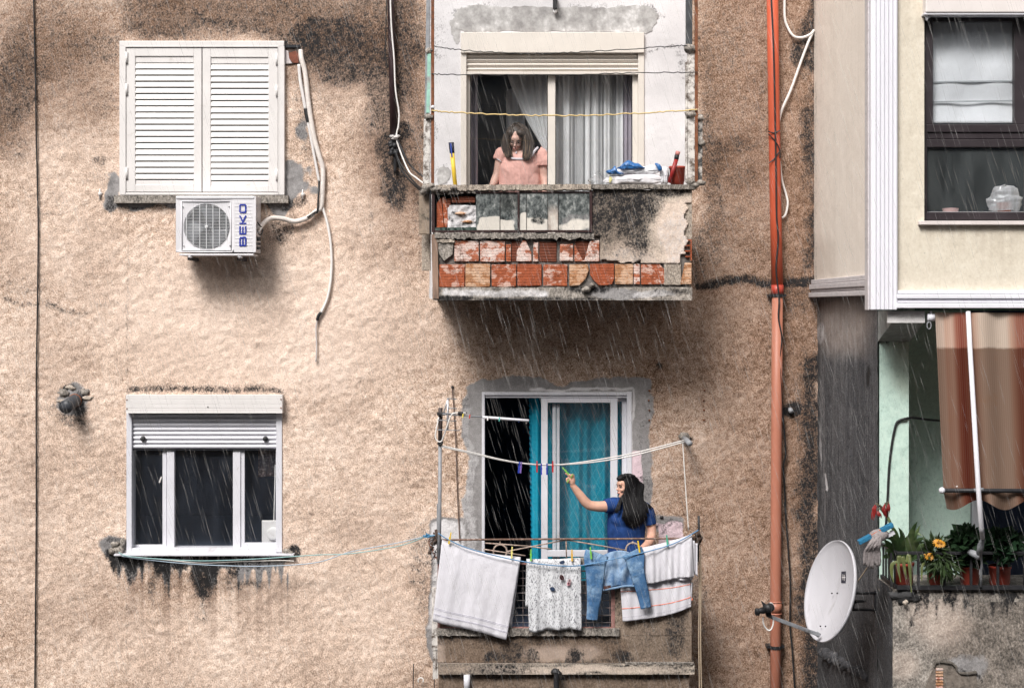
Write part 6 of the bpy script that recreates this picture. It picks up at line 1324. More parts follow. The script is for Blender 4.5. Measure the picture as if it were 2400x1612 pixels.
MB().lump(cJ(1040,330,YF-.09), (.08,.05,.05), 6, 11, .2).build('mop_head', MC['grey_string'], mp, True)
MB().tube([cJ(965,560,YF-.07), cJ(820,772,YF+.25)], .006, 6).build('string_end', M('tan_twine', (.4,.3,.2)), mp)
# ================================================================== potted plants on the loggia parapet
ptz = a_z = cJ(1150, 762, YF).z
leafm = {}
def leaf_mat(name, col, tip=None, rough=.45):
    t = NT(name); n = t.noise(14, 4); c = t.mix(t.rng(n, .3, .7), tuple(k*.6 for k in col), tuple(k*1.3 for k in col))
    if tip: c = t.mix(t.rng(t.noise(5,3), .55, .7), c, tip)
    t.out(c, rough, None, 0, .4); tl = t.n('ShaderNodeBsdfTranslucent'); t.put(tl.inputs[0], c); mx = t.n('ShaderNodeMixShader'); mx.inputs[0].default_value = .25
    t.t.links.new(t.b.outputs[0], mx.inputs[1]); t.t.links.new(tl.outputs[0], mx.inputs[2]); t.t.links.new(mx.outputs[0], t.t.nodes['Material Output'].inputs['Surface']); return t.m
def strap(pts, w, m, par, name='leaf', taper=.08):
    P, _ = catmull([Vector(p) for p in pts], [0]*len(pts), 6); n = len(P); vs = []; fs = []
    for i, p in enumerate(P):
        t = (P[min(i+1,n-1)] - P[max(i-1,0)]).normalized(); s_ = t.cross(Vector((0,-1,.25))); s_ = s_.normalized() if s_.length > 1e-4 else Vector((1,0,0)); f = i/(n-1)
        ww = w*(.55 + .45*min(1, f*3))*max(taper, math.sin(min(1,(1-f)*1.6)*math.pi/2)); nn = s_.cross(t)
        vs += [p - s_*ww, p + nn*ww*.35, p + s_*ww]
    for i in range(n-1): fs += [(3*i, 3*i+1, 3*i+4, 3*i+3), (3*i+1, 3*i+2, 3*i+5, 3*i+4)]
    return MB().add(vs, fs).build(name, m, par, True)
YP = YF + .12
lg = leaf_mat('strap_leaf', (.065,.12,.045), (.14,.19,.08)); ly = leaf_mat('yellow_leaf', (.17,.20,.075)); ldk = leaf_mat('dark_leaf', (.022,.05,.022)); lgz = leaf_mat('narrow_leaf', (.045,.075,.028)); lrd = leaf_mat('red_petal', (.26,.02,.018)); lge = leaf_mat('geranium_leaf', (.025,.06,.03)); lor = leaf_mat('orange_petal', (.62,.30,.03))
t1, s1, r1 = pot(cJ, 1240, 545, 86, YP, ptz, 'red pot of strappy green leaves and wilted red flowers', 'potted plants on the loggia parapet')
for k, (pts, w) in enumerate((([(1240,560),(1280,430),(1310,300),(1352,215)],.030), ([(1245,560),(1290,440),(1330,340),(1378,238)],.026), ([(1230,560),(1190,420),(1140,350),(1075,350)],.026), ([(1230,560),(1170,460),(1120,410),(1068,412)],.026), ([(1250,560),(1320,430),(1360,370),(1418,342)],.026), ([(1225,560),(1190,440),(1180,330),(1165,262)],.030), ([(1235,560),(1225,430),(1230,330),(1200,262)],.028), ([(1250,560),(1330,460),(1390,410),(1425,395)],.024), ([(1230,560),(1150,490),(1110,450),(1095,465)],.022), ([(1240,560),(1260,420),(1275,350),(1300,320)],.026), ([(1220,560),(1140,500),(1085,500),(1075,520)],.018), ([(1250,560),(1340,500),(1380,480),(1400,520)],.018), ([(1238,560),(1200,380),(1150,300),(1120,330)],.022), ([(1240,560),(1290,380),(1340,310),(1390,330)],.024), ([(1235,560),(1160,430),(1100,380),(1080,360)],.02))):
    strap([cJ(x, y, YP - .14*i*(.5 if k % 2 else 1)*.5 - .0) for i, (x, y) in enumerate(pts)], w, lg, t1)
for pts in ([(1225,545),(1205,500),(1200,600),(1218,705)], [(1250,545),(1235,500),(1250,600),(1265,680)], [(1262,545),(1285,490),(1295,640),(1305,788)], [(1200,540),(1150,560),(1145,640),(1160,705)]):
    strap([cJ(x, y, YF - .06) for x, y in pts], .015, ly, t1, 'drooping_leaf', .3)
MB().tube([cJ(1230,540,YP), cJ(1175,330,YP-.05), cJ(1130,220,YP-.1), cJ(1112,180,YP-.1)], .012, 7, 5).build('flower_stalk', leaf_mat('stalk', (.16,.20,.09)), t1, True)
for (sx, sy, pts) in ((1112,180,[(1105,100),(1090,60),(1080,110),(1095,180)]), (1112,180,[(1110,70),(1120,55),(1118,100),(1112,150)]), (1100,175,[(1060,90),(1020,80),(1000,130),(988,200)]), (1100,175,[(1050,110),(1030,120),(1040,150),(1055,185)]), (1108,178,[(1040,80),(1010,70),(1000,110),(1012,160)])):
    MB().tube([cJ(sx, sy, YP-.1)] + [cJ(x, y, YP-.14) for x, y in pts[:2]], .006, 6, 4).build('flower_stem', MC.get('stem_red') or M('stem_red', (.12,.10,.06), .6), t1)
    x, y = pts[2]; ex, ey = pts[3]
    for d in (-9, 0, 9): strap([cJ(pts[1][0], pts[1][1]+8, YP-.14), cJ(x+d, y, YP-.15), cJ((x+ex)/2+d*1.2, (y+ey)/2, YP-.15), cJ(ex+d, ey+d*.5, YP-.14)], .0065, lrd, t1, 'petal', .25)
def bush(t, c, cx, cy, rx, ry, dep, y, n, ls, m, seed, droop=0, name='foliage', narrow=.35):
    rs = random.Random(seed); mb = MB()
    for k in range(n):
        a, b, r = rs.uniform(0, 2*math.pi), math.acos(rs.uniform(-1,1)), rs.random()**.45
        p = c(cx + rx*r*math.sin(b)*math.cos(a), cy - ry*r*math.cos(b), y + dep*r*math.sin(b)*math.sin(a))
        d = Vector((math.sin(b)*math.cos(a), math.sin(b)*math.sin(a), math.cos(b)*.7 - droop)) + Vector((rs.uniform(-.6,.6), rs.uniform(-.6,.6), rs.uniform(-.5,.5))); d.normalize()
        s_ = d.cross(Vector((rs.uniform(-1,1), rs.uniform(-1,1), rs.uniform(-1,1)))).normalized(); nn = d.cross(s_); l = ls*rs.uniform(.6,1.25)
        mb.add([p, p + d*l*.45 + s_*l*narrow + nn*l*.06, p + d*l, p + d*l*.45 - s_*l*narrow + nn*l*.06, p + d*l*.5 - nn*l*.05], [(0,1,4),(1,2,4),(2,3,4),(3,0,4)])
    return mb.build(name, m, t, kind='stuff')
def daisy(t, c, x, y, yy, r, m, n=14):
    p = c(x, y, yy); mb = MB(); ax = Vector((0,-.75,.66)); u = Vector((1,0,0)); w = ax.cross(u)
    for k in range(n):
        a = 2*math.pi*k/n; d = u*math.cos(a) + w*math.sin(a); s_ = ax.cross(d)*r*.2; mb.add([p, p + d*r*.6 + s_, p + d*r - ax*r*.1, p + d*r*.6 - s_], [(0,1,2,3)])
    f = mb.build('flower', m, t); MB().ell(p + ax*.004, (r*.25,r*.25,r*.25)).build('flower_centre', M('flower_eye', (.30,.12,.01), .8), t, True)
t2, s2, r2 = pot(cJ, 1515, 570, 76, YP, ptz, 'red pot of narrow dark leaves with yellow orange daisies', 'potted plants on the loggia parapet')
bush(t2, cJ, 1500, 470, 110, 90, .16, YP-.02, 420, .10, lgz, 21, .1, narrow=.11); bush(t2, cJ, 1560, 560, 90, 70, .10, YF-.03, 130, .11, lgz, 22, .7, narrow=.10)
for k in range(6): strap([cJ(1470+k*22,560,YP-.05), cJ(1400+k*50,560,YF-.06), cJ(1385+k*54+random.uniform(-15,15),640,YF-.07), cJ(1390+k*50,690+random.uniform(-30,50),YF-.07)], .010, lgz if k else ly, t2)
for (x, y, r) in ((1520,388,.045),(1545,392,.04),(1450,492,.045)): daisy(t2, cJ, x, y, YF - .05, r, lor)
t3, s3, r3 = pot(cJ, 1775, 572, 84, YP, ptz, 'red pot with tall bushy dark green leaves beside the awning arm', 'potted plants on the loggia parapet')
bush(t3, cJ, 1750, 400, 120, 110, .17, YP, 520, .085, ldk, 31); bush(t3, cJ, 1780, 500, 90, 60, .14, YP-.02, 200, .08, ldk, 32)
bush(t3, cJ, 1775, 320, 60, 40, .10, YP, 90, .07, ldk, 33)
for k in range(5): MB().tube([s3, cJ(1720+k*25, 480, YP), cJ(1690+k*32, 380, YP)], .006, 5).build('stem', MC['stem_red'], t3)
t4, s4, r4 = pot(cJ, 2022, 568, 92, YP, ptz, 'red pot of round leaved plant before the dark doorway', 'potted plants on the loggia parapet')
bush(t4, cJ, 2045, 400, 130, 80, .17, YP, 360, .09, lge, 41, narrow=.5); bush(t4, cJ, 2050, 520, 50, 40, .08, YF-.0, 60, .06, lge, 42, narrow=.5)
for k in range(5): MB().tube([s4, cJ(1980+k*28, 500, YP), cJ(1960+k*40, 430, YP)], .007, 5).build('stem', MC['stem_red'], t4)
# pot wrapped in clear plastic behind the bay's lower pane
bp = thing('wrapped_pot', cH(1225,1022,YW+.16), 'small orange pot under a clear plastic bag inside the bay window', 'plant pot')
zz = cH(0,1026,YW+.16).z; pp_ = cH(1225,1026,YW+.16)
MB().lathe(pp_, [(.001,0),(.05,0),(.062,.075),(.055,.075),(.001,.07)], 20).build('pot_wall', M('orange_pot', (.50,.14,.07), .5, .1), bp, True)
def bag(u, v):
    a = 2*math.pi*u; r = .06 + .075*math.sin(min(1,.25+v*.75)*math.pi)**.8; n0 = float(fbm(np.array([u*9]), np.array([v*8]), 3, 3)[0]) - .5
    return pp_ + Vector((math.cos(a)*(r+.05*n0)*(1 if v < .97 else .1), math.sin(a)*(r*.6+.04*n0), .01 + .20*v + .03*n0))
MB().grid(bag, 36, 20).build('plastic_bag', glass('bag_plastic', (.86,.88,.89), .6, (.75,.75,.76), 3.), bp, True)
MB().box((cH(845,0,YW+.1).x, YW+.07, zz-.05), (7., YW+.5, zz-.002)).build('inner_sill', m_trim_g, nw)
mb = MB().lathe(cH(965,1026,YW+.2), [(.001,0),(.06,0),(.065,.03),(.001,.035)], 16); tag(mb.build('saucer', M('pink_saucer', (.55,.35,.33), .5)), 'small pink saucer on the inner sill of the bay window', 'saucer')
# ================================================================== people
def remesh(mb, voxel, it=6, rumple=0., seed=0):
    me = bpy.data.meshes.new('tmp'); me.from_pydata([tuple(p) for p in mb.v], [], mb.f); me.update()
    o = bpy.data.objects.new('tmp', me); COL.objects.link(o)
    k = o.modifiers.new('r', 'REMESH'); k.mode = 'VOXEL'; k.voxel_size = voxel
    if it: k = o.modifiers.new('s', 'SMOOTH'); k.factor = .5; k.iterations = it
    dg = bpy.context.evaluated_depsgraph_get(); ev = o.evaluated_get(dg); m2 = bpy.data.meshes.new_from_object(ev)
    out = MB(); n = len(m2.vertices); co = np.empty(n*3); m2.vertices.foreach_get('co', co); co = co.reshape(-1, 3)
    if rumple:
        nn = np.empty(n*3); m2.vertices.foreach_get('normal', nn); nn = nn.reshape(-1,3)
        h = (fbm(co[:,0]*16 + co[:,1]*9, co[:,2]*11 + co[:,0]*6, seed, 3) - .5)*2*rumple; co = co + nn*h[:,None]
    out.v = [tuple(p) for p in co]; out.f = [tuple(p.vertices) for p in m2.polygons]
    bpy.data.objects.remove(o); bpy.data.meshes.remove(me); bpy.data.meshes.remove(m2); return out
def skin_mat(name, col):
    t = NT(name); c = t.mix(t.rng(t.noise(18,4), .35, .65), tuple(k*.9 for k in col), tuple(min(1,k*1.08) for k in col))
    t.out(c, .5, t.bump(t.noise(120,2), .08, .002), 0, .35); t.b.inputs['Subsurface Weight'].default_value = .08; t.b.inputs['Subsurface Radius'].default_value = (.02,.008,.004); return t.m
def frame(fwd, up):
    y = -Vector(fwd).normalized(); z = Vector(up); x = y.cross(z).normalized(); z = x.cross(y); return Matrix((x, y, z)).transposed()
def head(mb, c, F, s):
    e = lambda p, r: mb.ell(c + F @ (Vector(p)*s), [k*s for k in r], F, 16, 11)
    e((0,.012,.035), (.073,.094,.092)); e((0,-.020,-.025), (.062,.074,.085)); e((0,-.046,-.085), (.040,.044,.038)); e((0,-.078,-.108), (.020,.016,.015))
    e((0,-.084,.035), (.045,.018,.030)); e((0,-.086,.012), (.048,.014,.010))
    for sx in (-1,1): e((sx*.036,-.070,-.032), (.022,.024,.022)); e((sx*.074,.012,-.010), (.010,.018,.030))
    mb.loft([(c + F @ (Vector(p)*s), F @ Vector((w*s,0,0)), F @ Vector((0,d*s,h*s))) for p, w, d, h in (((0,-.086,.010),.008,.006,0),((0,-.100,-.010),.010,.010,0),((0,-.113,-.030),.015,.014,0),((0,-.096,-.042),.016,.012,0),((0,-.085,-.046),.008,.006,0))], 10)
    e((0,-.094,-.062), (.024,.010,.006)); e((0,-.092,-.074), (.022,.010,.007))
def face_bits(root, c, F, s, lip, glasses=False):
    P = lambda p: c + F @ (Vector(p)*s)
    for sx in (-1,1):
        MB().ell(P((sx*.033,-.081,-.004)), [k*s for k in (.014,.008,.007)], F, 10, 7).build('eye', M('eye_white', (.55,.52,.50), .3), root, True)
        MB().ell(P((sx*.034,-.088,-.004)), [k*s for k in (.007,.004,.007)], F, 8, 6).build('iris', M('iris_dark', (.02,.012,.01), .2), root, True)
        MB().tube([P((sx*.014,-.096,.017)), P((sx*.034,-.097,.023)), P((sx*.056,-.082,.016))], [.0045*s,.0052*s,.003*s], 6, 4).build('eyebrow', M('brow_dark', (.03,.02,.016), .8), root, True)
        MB().tube([P((sx*.019,-.090,.003)), P((sx*.034,-.092,.006)), P((sx*.050,-.080,.001))], .0030*s, 5, 4).build('eyelid', MC['brow_dark'], root, True)
    MB().tube([P((-.024,-.093,-.067)), P((0,-.106,-.066)), P((.024,-.093,-.067))], [.003*s,.0055*s,.003*s], 6, 4).build('mouth', lip, root, True)
    if glasses:
        g = M('glasses_wire', (.30,.27,.25), .25, .1, metal=.8)
        mb = MB()
        for sx in (-1,1):
            mb.tube([P((sx*.035+.026*math.cos(t),-.104+.012*abs(math.cos(t))*(.5+.5*sx*math.cos(t)),-.006+.018*math.sin(t))) for t in [2*math.pi*k/16 for k in range(17)]], .0018*s, 5, cap=False)
            mb.tube([P((sx*.062,-.092,0)), P((sx*.076,-.02,.002)), P((sx*.078,.02,0))], .0018*s, 5)
        mb.tube([P((-.010,-.107,-.002)), P((.010,-.107,-.002))], .0018*s, 5); mb.build('glasses', g, root)
def limb(mb, pts, rad, n=14, k=5):
    P, R_ = catmull([Vector(p) for p in pts], list(rad), k); mb.tube(P, R_, n)
def strands(paths, n, r, seed, jit=.012, cl=.006):
    """hair locks that follow interpolated guide paths"""
    rs = random.Random(seed); mb = MB(); G = [[Vector(p) for p in g] for g in paths]
    for k in range(n):
        i = rs.randrange(len(G)-1); t = rs.random(); a, b = G[i], G[i+1]; off = Vector((rs.gauss(0,jit), rs.gauss(0,jit), rs.gauss(0,jit*.6))); ph = rs.uniform(0,6)
        cut = rs.uniform(.88, 1.06); P = []
        for j in range(len(a)):
            p = a[j].lerp(b[j], t); f = j/(len(a)-1); P.append(p + off*(.25+.75*f) + Vector((cl*math.sin(ph+j*1.7), cl*math.cos(ph+j*1.3), 0))*f)
        P[-1] = P[-2].lerp(P[-1], cut); m_ = len(P); mb.tube(P, [r*.7] + [r]*(m_-2) + [r*.15], 5, 4)
    return mb
# ---------------------------------------------------------------- woman hanging out the washing
dB = -.52
wb = thing('person', (cL(1100,1200,dB).x, dB, FLOOR_L), 'person in navy t-shirt with long black hair, reaching up to the clothes line', 'person')
skB = skin_mat('skin_light', (.62,.36,.27))
F = frame((-.90,-.42,-.02), (.03,0,1)); hc = cL(1092,452,dB-.02); hsB = .86
fl = FLOOR_L + .002
b = MB(); head(b, hc, F, hsB)
b.loft([(cL(1095,560,dB), Vector((.050,0,0)), Vector((0,.056,0))), (cL(1085,650,dB), Vector((.052,0,0)), Vector((0,.056,0))), (cL(1090,720,dB), Vector((.075,0,0)), Vector((0,.065,0)))], 16)
b.loft([(cL(x, y, dB), Vector((w,0,0)), Vector((0,d,0))) for x, y, w, d in ((1095,700,.07,.06),(1120,760,.155,.085),(1100,900,.165,.10),(1095,1080,.165,.115),(1100,1280,.155,.105),(1100,1480,.165,.11),(1100,1600,.16,.105))], 20)
limb(b, [cL(1000,745,dB-.02), cL(860,750,dB-.06), cL(700,762,dB-.09), cL(545,745,dB-.11), cL(470,690,dB-.12), cL(380,575,dB-.13), cL(300,470,dB-.14), cL(262,420,dB-.145)], [.060,.058,.050,.046,.045,.040,.030,.025])
limb(b, [cL(1360,800,dB), cL(1440,950,dB), cL(1470,1080,dB), cL(1480,1220,dB-.03), cL(1440,1320,dB-.14), cL(1370,1385,dB-.26), cL(1325,1420,dB-.34)], [.062,.058,.052,.046,.042,.034,.026])
dh_ = dB - .15
def H(x, y, k=0.): return cL(x, y, dh_ - k)
limb(b, [H(262,422), H(266,385), H(262,345), H(248,312)], [.025,.030,.032,.026]); limb(b, [H(250,400), H(244,360), H(232,330)], [.022,.026,.022])
limb(b, [H(240,318,.01), H(215,290,.02), H(190,268,.02), H(160,248,.02)], [.012,.011,.010,.008], 9)
limb(b, [H(268,360,-.01), H(262,320,.02), H(240,285,.03), H(216,262,.03)], [.014,.012,.011,.009], 9)
limb(b, [H(272,330,0), H(290,300,0), H(282,278,.01), H(258,268,.02)], [.012,.011,.010,.008], 9)
limb(b, [H(236,336,.0), H(205,330,.015), H(182,342,.03), H(190,362,.03)], [.012,.011,.010,.008], 9)
limb(b, [H(238,356,.0), H(205,352,.015), H(184,368,.03), H(198,384,.03)], [.011,.010,.009,.008], 9)
limb(b, [H(242,376,.0), H(214,378,.015), H(196,392,.025), H(212,402,.025)], [.010,.009,.008,.007], 9)
hx, hy = 1300, 1440
limb(b, [cL(1330,1415,dB-.34), cL(1310,1440,dB-.37), cL(1295,1465,dB-.40)], [.026,.032,.026])
for k in range(4): limb(b, [cL(1310-k*8,1455+k*4,dB-.39+k*.016), cL(1285-k*8,1480+k*3,dB-.43+k*.018), cL(1275-k*8,1510,dB-.42+k*.018)], [.011,.010,.008], 9)
limb(b, [cL(1320,1430,dB-.35), cL(1330,1465,dB-.37), cL(1315,1490,dB-.39)], [.012,.011,.008], 9)
for sx in (-.085, .085):
    X0 = cL(1100,1500,dB).x + sx; zt_ = cL(0,1560,dB).z; limb(b, [(X0, dB, zt_), (X0, dB-.01, (zt_+fl)/2+.05), (X0, dB+.01, fl+.12), (X0, dB, fl+.05)], [.085,.060,.045,.04])
    b.ell((X0, dB-.06, fl+.035), (.042,.115,.034))
bodyB = remesh(b, .0055, 4).build('body', skB, wb, True)
face_bits(wb, hc, F, hsB, M('lip', (.42,.14,.12), .5))
navy = cloth('navy_jersey', (.022,.055,.18), 0, .02, None, .2, 240, .25, 14, wr=10, wrs=.5)
c = MB()
c.loft([(cL(x, y, dB), Vector((w,0,0)), Vector((0,d,0))) for x, y, w, d in ((1065,705,.085,.070),(1070,722,.11,.080),(1125,760,.172,.098),(1105,850,.180,.118),(1096,1000,.184,.136),(1095,1120,.182,.138),(1098,1280,.174,.125),(1100,1420,.180,.128),(1098,1500,.182,.13))], 24)
limb(c, [cL(1010,745,dB-.02), cL(900,740,dB-.05), cL(830,748,dB-.065), cL(772,756,dB-.08)], [.078,.074,.070,.066])
limb(c, [cL(1330,790,dB), cL(1400,850,dB), cL(1432,950,dB), cL(1446,1040,dB)], [.078,.078,.074,.070])
c.ell(cL(1090,960,dB-.06), (.15,.095,.10))
remesh(c, .007, 5, .006, 3).build('t_shirt', navy, wb, True)
c = MB(); c.loft([(cL(1100,y,dB), Vector((w,0,0)), Vector((0,.13,0))) for y, w in ((1470,.172),(1540,.178),(1620,.18))], 20)
for sx in (-.088, .088):
    X0 = cL(1100,1500,dB).x + sx; limb(c, [(X0, dB, cL(0,1560,dB).z), (X0, dB-.01, (cL(0,1560,dB).z+fl)/2+.05), (X0, dB+.01, fl+.10)], [.10,.078,.06])
remesh(c, .009, 4).build('trousers', M('black_cloth', (.02,.02,.024), .9, .2), wb, True)
hairB = M('black_hair', (.010,.0095,.011), .6, .5, 60, spec=.22)
c = MB()
e = lambda p, r: c.ell(hc + F @ (Vector(p)*hsB), [k*hsB for k in r], F, 18, 12)
e((0,.030,.050), (.086,.100,.092)); e((.0,.055,.0), (.086,.080,.10)); e((0,-.045,.098), (.055,.050,.036)); e((0,-.085,.088), (.034,.030,.028)); e((-.03,-.02,.09), (.055,.06,.045))
c.loft([(cL(x, y, d), Vector((w,0,0)), Vector((0,q,0))) for x, y, w, q, d in ((1185,440,.064,.07,dB+.0),(1190,600,.070,.075,dB-.02),(1195,720,.072,.070,dB-.06),(1205,850,.070,.050,dB-.12),(1200,940,.050,.030,dB-.145),(1185,1020,.020,.014,dB-.15))], 18)
remesh(c, .008, 5).build('hair', hairB, wb, True)
top = [cL(1040,300,dB-.05), cL(1090,275,dB-.07), cL(1150,265,dB-.08), cL(1210,285,dB-.09), cL(1260,330,dB-.06), cL(1290,400,dB-.02), cL(1300,470,dB+.02)]
paths = []
for i, (mx, ex, ey) in enumerate(((1075,1062,960),(1085,1120,1040),(1140,1170,1085),(1190,1215,1090),(1250,1265,1060),(1310,1330,1030),(1335,1400,900))):
    paths.append([top[i], cL(mx+25, 430, dB-.10+.015*i), cL(mx+5, 600, dB-.11+.012*i), cL(mx+15, 760, dB-.155+.012*i), cL((mx+ex)/2+10, 900, dB-.185+.012*i), cL(ex, ey, dB-.17+.015*i)])
strands(paths, 700, .0028, 5, .016).build('hair_locks', hairB, wb, True, kind='stuff')
strands([[cL(1060,560,dB-.09), cL(1010,640,dB-.1), cL(975,720,dB-.13), cL(950,800,dB-.165), cL(945,870,dB-.17)], [cL(1075,560,dB-.09), cL(1030,650,dB-.11), cL(1000,720,dB-.14), cL(975,790,dB-.17), cL(965,850,dB-.175)]], 34, .0055, 6, .008).build('hair_locks', hairB, wb, True, kind='stuff')
strands([[cL(1290,560,dB), cL(1330,650,dB-.03), cL(1385,700,dB-.06), cL(1440,730,dB-.07), cL(1482,775,dB-.07)], [cL(1280,600,dB), cL(1310,690,dB-.03), cL(1350,760,dB-.08), cL(1380,830,dB-.1), cL(1390,900,dB-.1)]], 40, .0055, 7, .010).build('hair_locks', hairB, wb, True, kind='stuff')
strands([[cL(1010,345,dB-.06), cL(1025,300,dB-.07), cL(1060,268,dB-.07), cL(1110,270,dB-.07), cL(1150,300,dB-.08)], [cL(1050,350,dB-.08), cL(1060,310,dB-.09), cL(1090,285,dB-.09), cL(1130,290,dB-.09), cL(1160,330,dB-.1)]], 40, .0055, 8, .006).build('hair_locks', hairB, wb, True, kind='stuff')
a_, b_ = cL(128,172,dh_-.03), cL(212,262,dh_-.03); mid = (a_+b_)/2; ang = math.atan2((a_-b_).x, (a_-b_).z)
peg(lambda x, y, d: mid, 0, 0, 0, 'green', 'green peg held between the fingers of the person in navy', ang, sc_=.85)
for (x, y) in ((205,370),(262,292)): peg(lambda xx, yy, d, x=x, y=y: cL(x, y, dh_ - .04), 0, 0, 0, 'green', 'green peg under the curled fingers of the person in navy' if x < 250 else 'green peg tucked behind the thumb of the person in navy', .5, sc_=.42, group='pegs in the hand')
# ---------------------------------------------------------------- woman behind the upper window
dP = .34
wp = thing('person', (cM(750,1200,dP).x, dP, FLOOR_U), 'person in pink blouse with glasses and brown hair looking down behind glass', 'person')
skP = skin_mat('skin_warm', (.68,.43,.35)); fp = FLOOR_U + .022
F2 = frame((-.10,-.86,-.46), (.02,-.40,.90)); hc2 = cM(700,520,dP-.05); hs2 = .95
b = MB(); head(b, hc2, F2, hs2)
b.loft([(cM(730,560,dP+.02), Vector((.05,0,0)), Vector((0,.055,0))), (cM(740,700,dP+.02), Vector((.055,0,0)), Vector((0,.06,0))), (cM(760,800,dP+.01), Vector((.09,0,0)), Vector((0,.07,0)))], 16)
b.loft([(cM(x,y,dP), Vector((w,0,0)), Vector((0,d,0))) for x, y, w, d in ((770,740,.10,.07),(790,800,.17,.09),(770,950,.18,.11),(765,1150,.19,.13),(780,1350,.20,.14),(790,1550,.20,.13))], 20)
limb(b, [cM(520,760,dP), cM(430,860,dP), cM(400,1000,dP), cM(365,1150,dP), cM(310,1280,dP-.02), cM(265,1380,dP-.05), cM(250,1450,dP-.08)], [.06,.056,.052,.046,.042,.034,.027])
limb(b, [cM(1100,800,dP), cM(1190,900,dP), cM(1205,1050,dP), cM(1225,1200,dP), cM(1240,1350,dP-.03), cM(1230,1480,dP-.08)], [.06,.058,.054,.048,.042,.03])
for (hx_, hy_, s) in ((250,1450,1),(1230,1480,-1)):
    limb(b, [cM(hx_,hy_,dP-.08), cM(hx_+10*s,hy_+50,dP-.1), cM(hx_+15*s,hy_+95,dP-.11)], [.027,.034,.026])
    for k in range(4): limb(b, [cM(hx_+(k*18-20)*1,hy_+85,dP-.11), cM(hx_+(k*18-18),hy_+130,dP-.13), cM(hx_+(k*18-14),hy_+165-4*abs(k-1),dP-.12)], [.011,.010,.008], 9)
    limb(b, [cM(hx_+25*s,hy_+30,dP-.1), cM(hx_+55*s,hy_+70,dP-.12), cM(hx_+60*s,hy_+105,dP-.13)], [.012,.011,.008], 9)
for sx in (-.09, .09):
    X0 = cM(785,1500,dP).x + sx; zt_ = cM(0,1560,dP).z; limb(b, [(X0, dP, zt_), (X0, dP-.01, (zt_+fp)/2+.04), (X0, dP+.01, fp+.12), (X0, dP, fp+.05)], [.09,.062,.045,.04]); b.ell((X0, dP-.06, fp+.035), (.042,.115,.034))
remesh(b, .006, 4).build('body', skP, wp, True)
face_bits(wp, hc2, F2, hs2, MC['lip'], True)
pink = cloth('pink_jersey', (.80,.46,.40), 0, .05, None, .2, 240, .10, 8, wr=9, wrs=.5)
c = MB(); c.loft([(cM(x,y,dP), Vector((w,0,0)), Vector((0,d,0))) for x, y, w, d in ((800,790,.16,.085),(795,840,.185,.105),(770,930,.190,.125),(755,1060,.200,.150),(755,1180,.205,.155),(775,1340,.215,.155),(785,1480,.225,.16),(790,1600,.22,.15))], 24)
limb(c, [cM(560,730,dP), cM(470,790,dP), cM(420,860,dP), cM(395,915,dP)], [.075,.078,.075,.068]); limb(c, [cM(1080,770,dP), cM(1160,830,dP), cM(1200,930,dP), cM(1205,1015,dP)], [.08,.085,.088,.080])
c.ell(cM(755,1060,dP-.065), (.14,.085,.13))
remesh(c, .007, 4, .013, 8).build('blouse', pink, wp, True)
MB().tube([cM(600,870,dP-.115), cM(660,880,dP-.135), cM(730,885,dP-.14), cM(800,885,dP-.138), cM(860,880,dP-.13)], .012, 8, 5).build('lace_trim', M('lace_white', (.72,.68,.72), .8, .15, 60, .5), wp, True)
MB().tube([cM(950,870,dP-.12), cM(1000,800,dP-.115), cM(1050,730,dP-.10), cM(1100,680,dP-.06)], .013, 8, 5).build('lace_trim', MC['lace_white'], wp, True)
MB().tube([cM(335,870,dP-.05), cM(395,910,dP-.07), cM(460,955,dP-.05)], .006, 7, 4).build('sleeve_trim', MC['lace_white'], wp, True)
c = MB()
for sx in (-.09, .09):
    X0 = cM(785,1500,dP).x + sx; limb(c, [(X0, dP, cM(0,1540,dP).z), (X0, dP-.01, (cM(0,1560,dP).z+fp)/2), (X0, dP+.01, fp+.1)], [.11,.085,.06])
remesh(c, .01, 4).build('trousers', MC['black_cloth'], wp, True)
hairP = M('brown_hair', (.05,.034,.025), .55, .5, 50, spec=.5); hairL = M('brown_hair_lights', (.26,.165,.10), .55, .4, 50, spec=.5)
c = MB(); e = lambda p, r: c.ell(hc2 + F2 @ (Vector(p)*hs2), [k*hs2 for k in r], F2, 18, 12)
e((0,.035,.060), (.096,.095,.088)); e((0,.075,.0), (.095,.06,.11)); e((-.055,-.02,.085), (.045,.06,.045)); e((.05,-.02,.085), (.055,.06,.045))
for pts, r in (([(560,450),(520,600),(530,740),(560,830)], [.05,.055,.045,.02]), ([(880,450),(925,600),(930,740),(905,850)], [.055,.062,.06,.025])):
    limb(c, [cM(x,y,dP-.03-.02*i) for i, (x, y) in enumerate(pts)], r)
remesh(c, .009, 5).build('hair', hairP, wp, True)
LG = [[cM(690,225,dP-.07), cM(600,330,dP-.12), cM(560,480,dP-.13), cM(560,620,dP-.13), cM(585,740,dP-.13), cM(600,860,dP-.14)], [cM(680,225,dP-.06), cM(560,320,dP-.08), cM(510,480,dP-.08), cM(500,640,dP-.08), cM(520,760,dP-.1), cM(545,850,dP-.12)]]
RG = [[cM(710,225,dP-.07), cM(800,320,dP-.12), cM(845,460,dP-.13), cM(850,620,dP-.13), cM(845,750,dP-.14), cM(850,880,dP-.15)], [cM(720,220,dP-.06), cM(850,300,dP-.08), cM(920,460,dP-.1), cM(940,640,dP-.11), cM(930,780,dP-.13), cM(900,910,dP-.15)], [cM(740,220,dP), cM(900,320,dP-.03), cM(970,480,dP-.05), cM(1000,600,dP-.07), cM(985,740,dP-.1), cM(950,860,dP-.12)]]
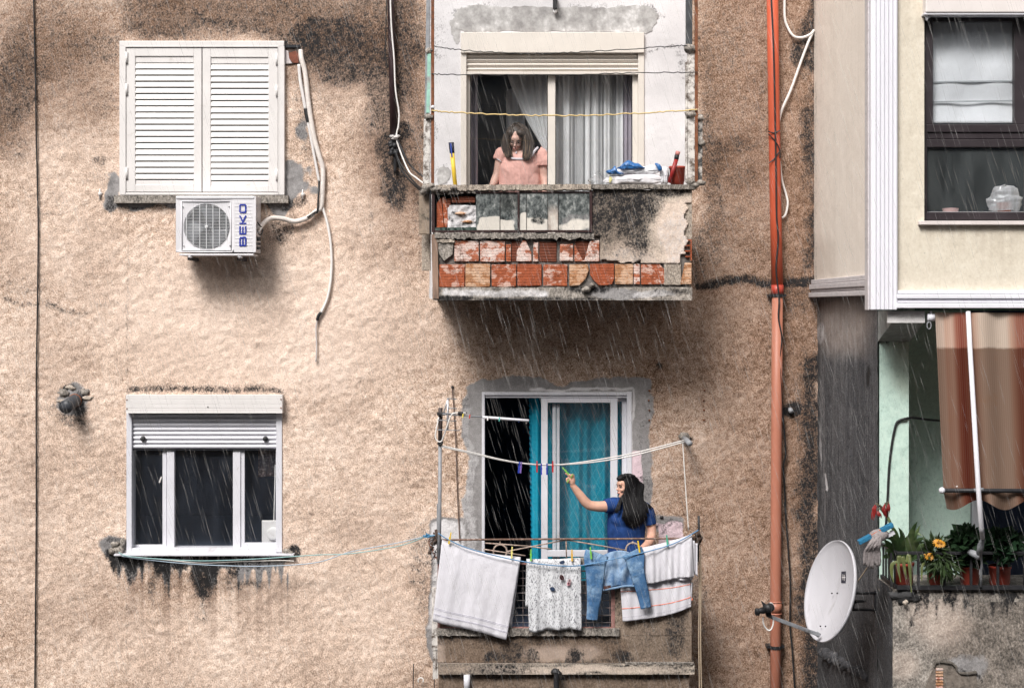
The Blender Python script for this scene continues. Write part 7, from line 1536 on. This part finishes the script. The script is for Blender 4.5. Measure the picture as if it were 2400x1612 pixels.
strands(LG, 160, .0035, 11, .011).build('hair_locks', hairP, wp, True, kind='stuff'); strands(RG, 240, .0035, 12, .011).build('hair_locks', hairP, wp, True, kind='stuff')
strands([g[2:] for g in LG], 60, .003, 13, .012).build('hair_lights', hairL, wp, True, kind='stuff'); strands([g[2:] for g in RG], 110, .003, 14, .012).build('hair_lights', hairL, wp, True, kind='stuff')
MB().ell(cM(705,768,dP-.10), (.007,.005,.012)).build('pendant', m_white2, wp, True)
# ================================================================== rain
rs = random.Random(99); mb = MB()
for k in range(7000):
    y = -rs.uniform(.25, 7.5); q = W(rs.uniform(-60, 2460), rs.uniform(-60, 1680), y); 
    if y > -3.9 and q.x > 2.7: continue
    l = rs.uniform(.08, .28); d = Vector((.30 + rs.uniform(-.05,.05), rs.uniform(-.05,.05), -1)).normalized(); w_ = rs.uniform(.0004, .0009)
    s_ = Vector((w_, 0, 0)); t_ = Vector((0, w_, 0)); p0, p1, m_ = q - d*l/2, q + d*l/2, q
    mb.add([p0, m_ + s_, m_ + t_, m_ - s_, m_ - t_, p1], [(0,1,2),(0,2,3),(0,3,4),(0,4,1),(5,2,1),(5,3,2),(5,4,3),(5,1,4)])
t = NT('rain_water'); tr = t.n('ShaderNodeBsdfTransparent'); tl_ = t.n('ShaderNodeBsdfTranslucent'); tl_.inputs[0].default_value = (1,1,1,1); d0_ = t.n('ShaderNodeBsdfDiffuse'); d0_.inputs[0].default_value = (1,1,1,1); df = t.n('ShaderNodeMixShader'); df.inputs[0].default_value = .5; t.t.links.new(d0_.outputs[0], df.inputs[1]); t.t.links.new(tl_.outputs[0], df.inputs[2]); mx = t.n('ShaderNodeMixShader'); mx.inputs[0].default_value = .28
t.t.links.new(tr.outputs[0], mx.inputs[1]); t.t.links.new(df.outputs[0], mx.inputs[2]); t.t.links.new(mx.outputs[0], t.t.nodes['Material Output'].inputs['Surface'])
o = mb.build('rain', t.m); o['kind'] = 'stuff'; o['label'] = 'fine slanting rain falling in front of the walls'
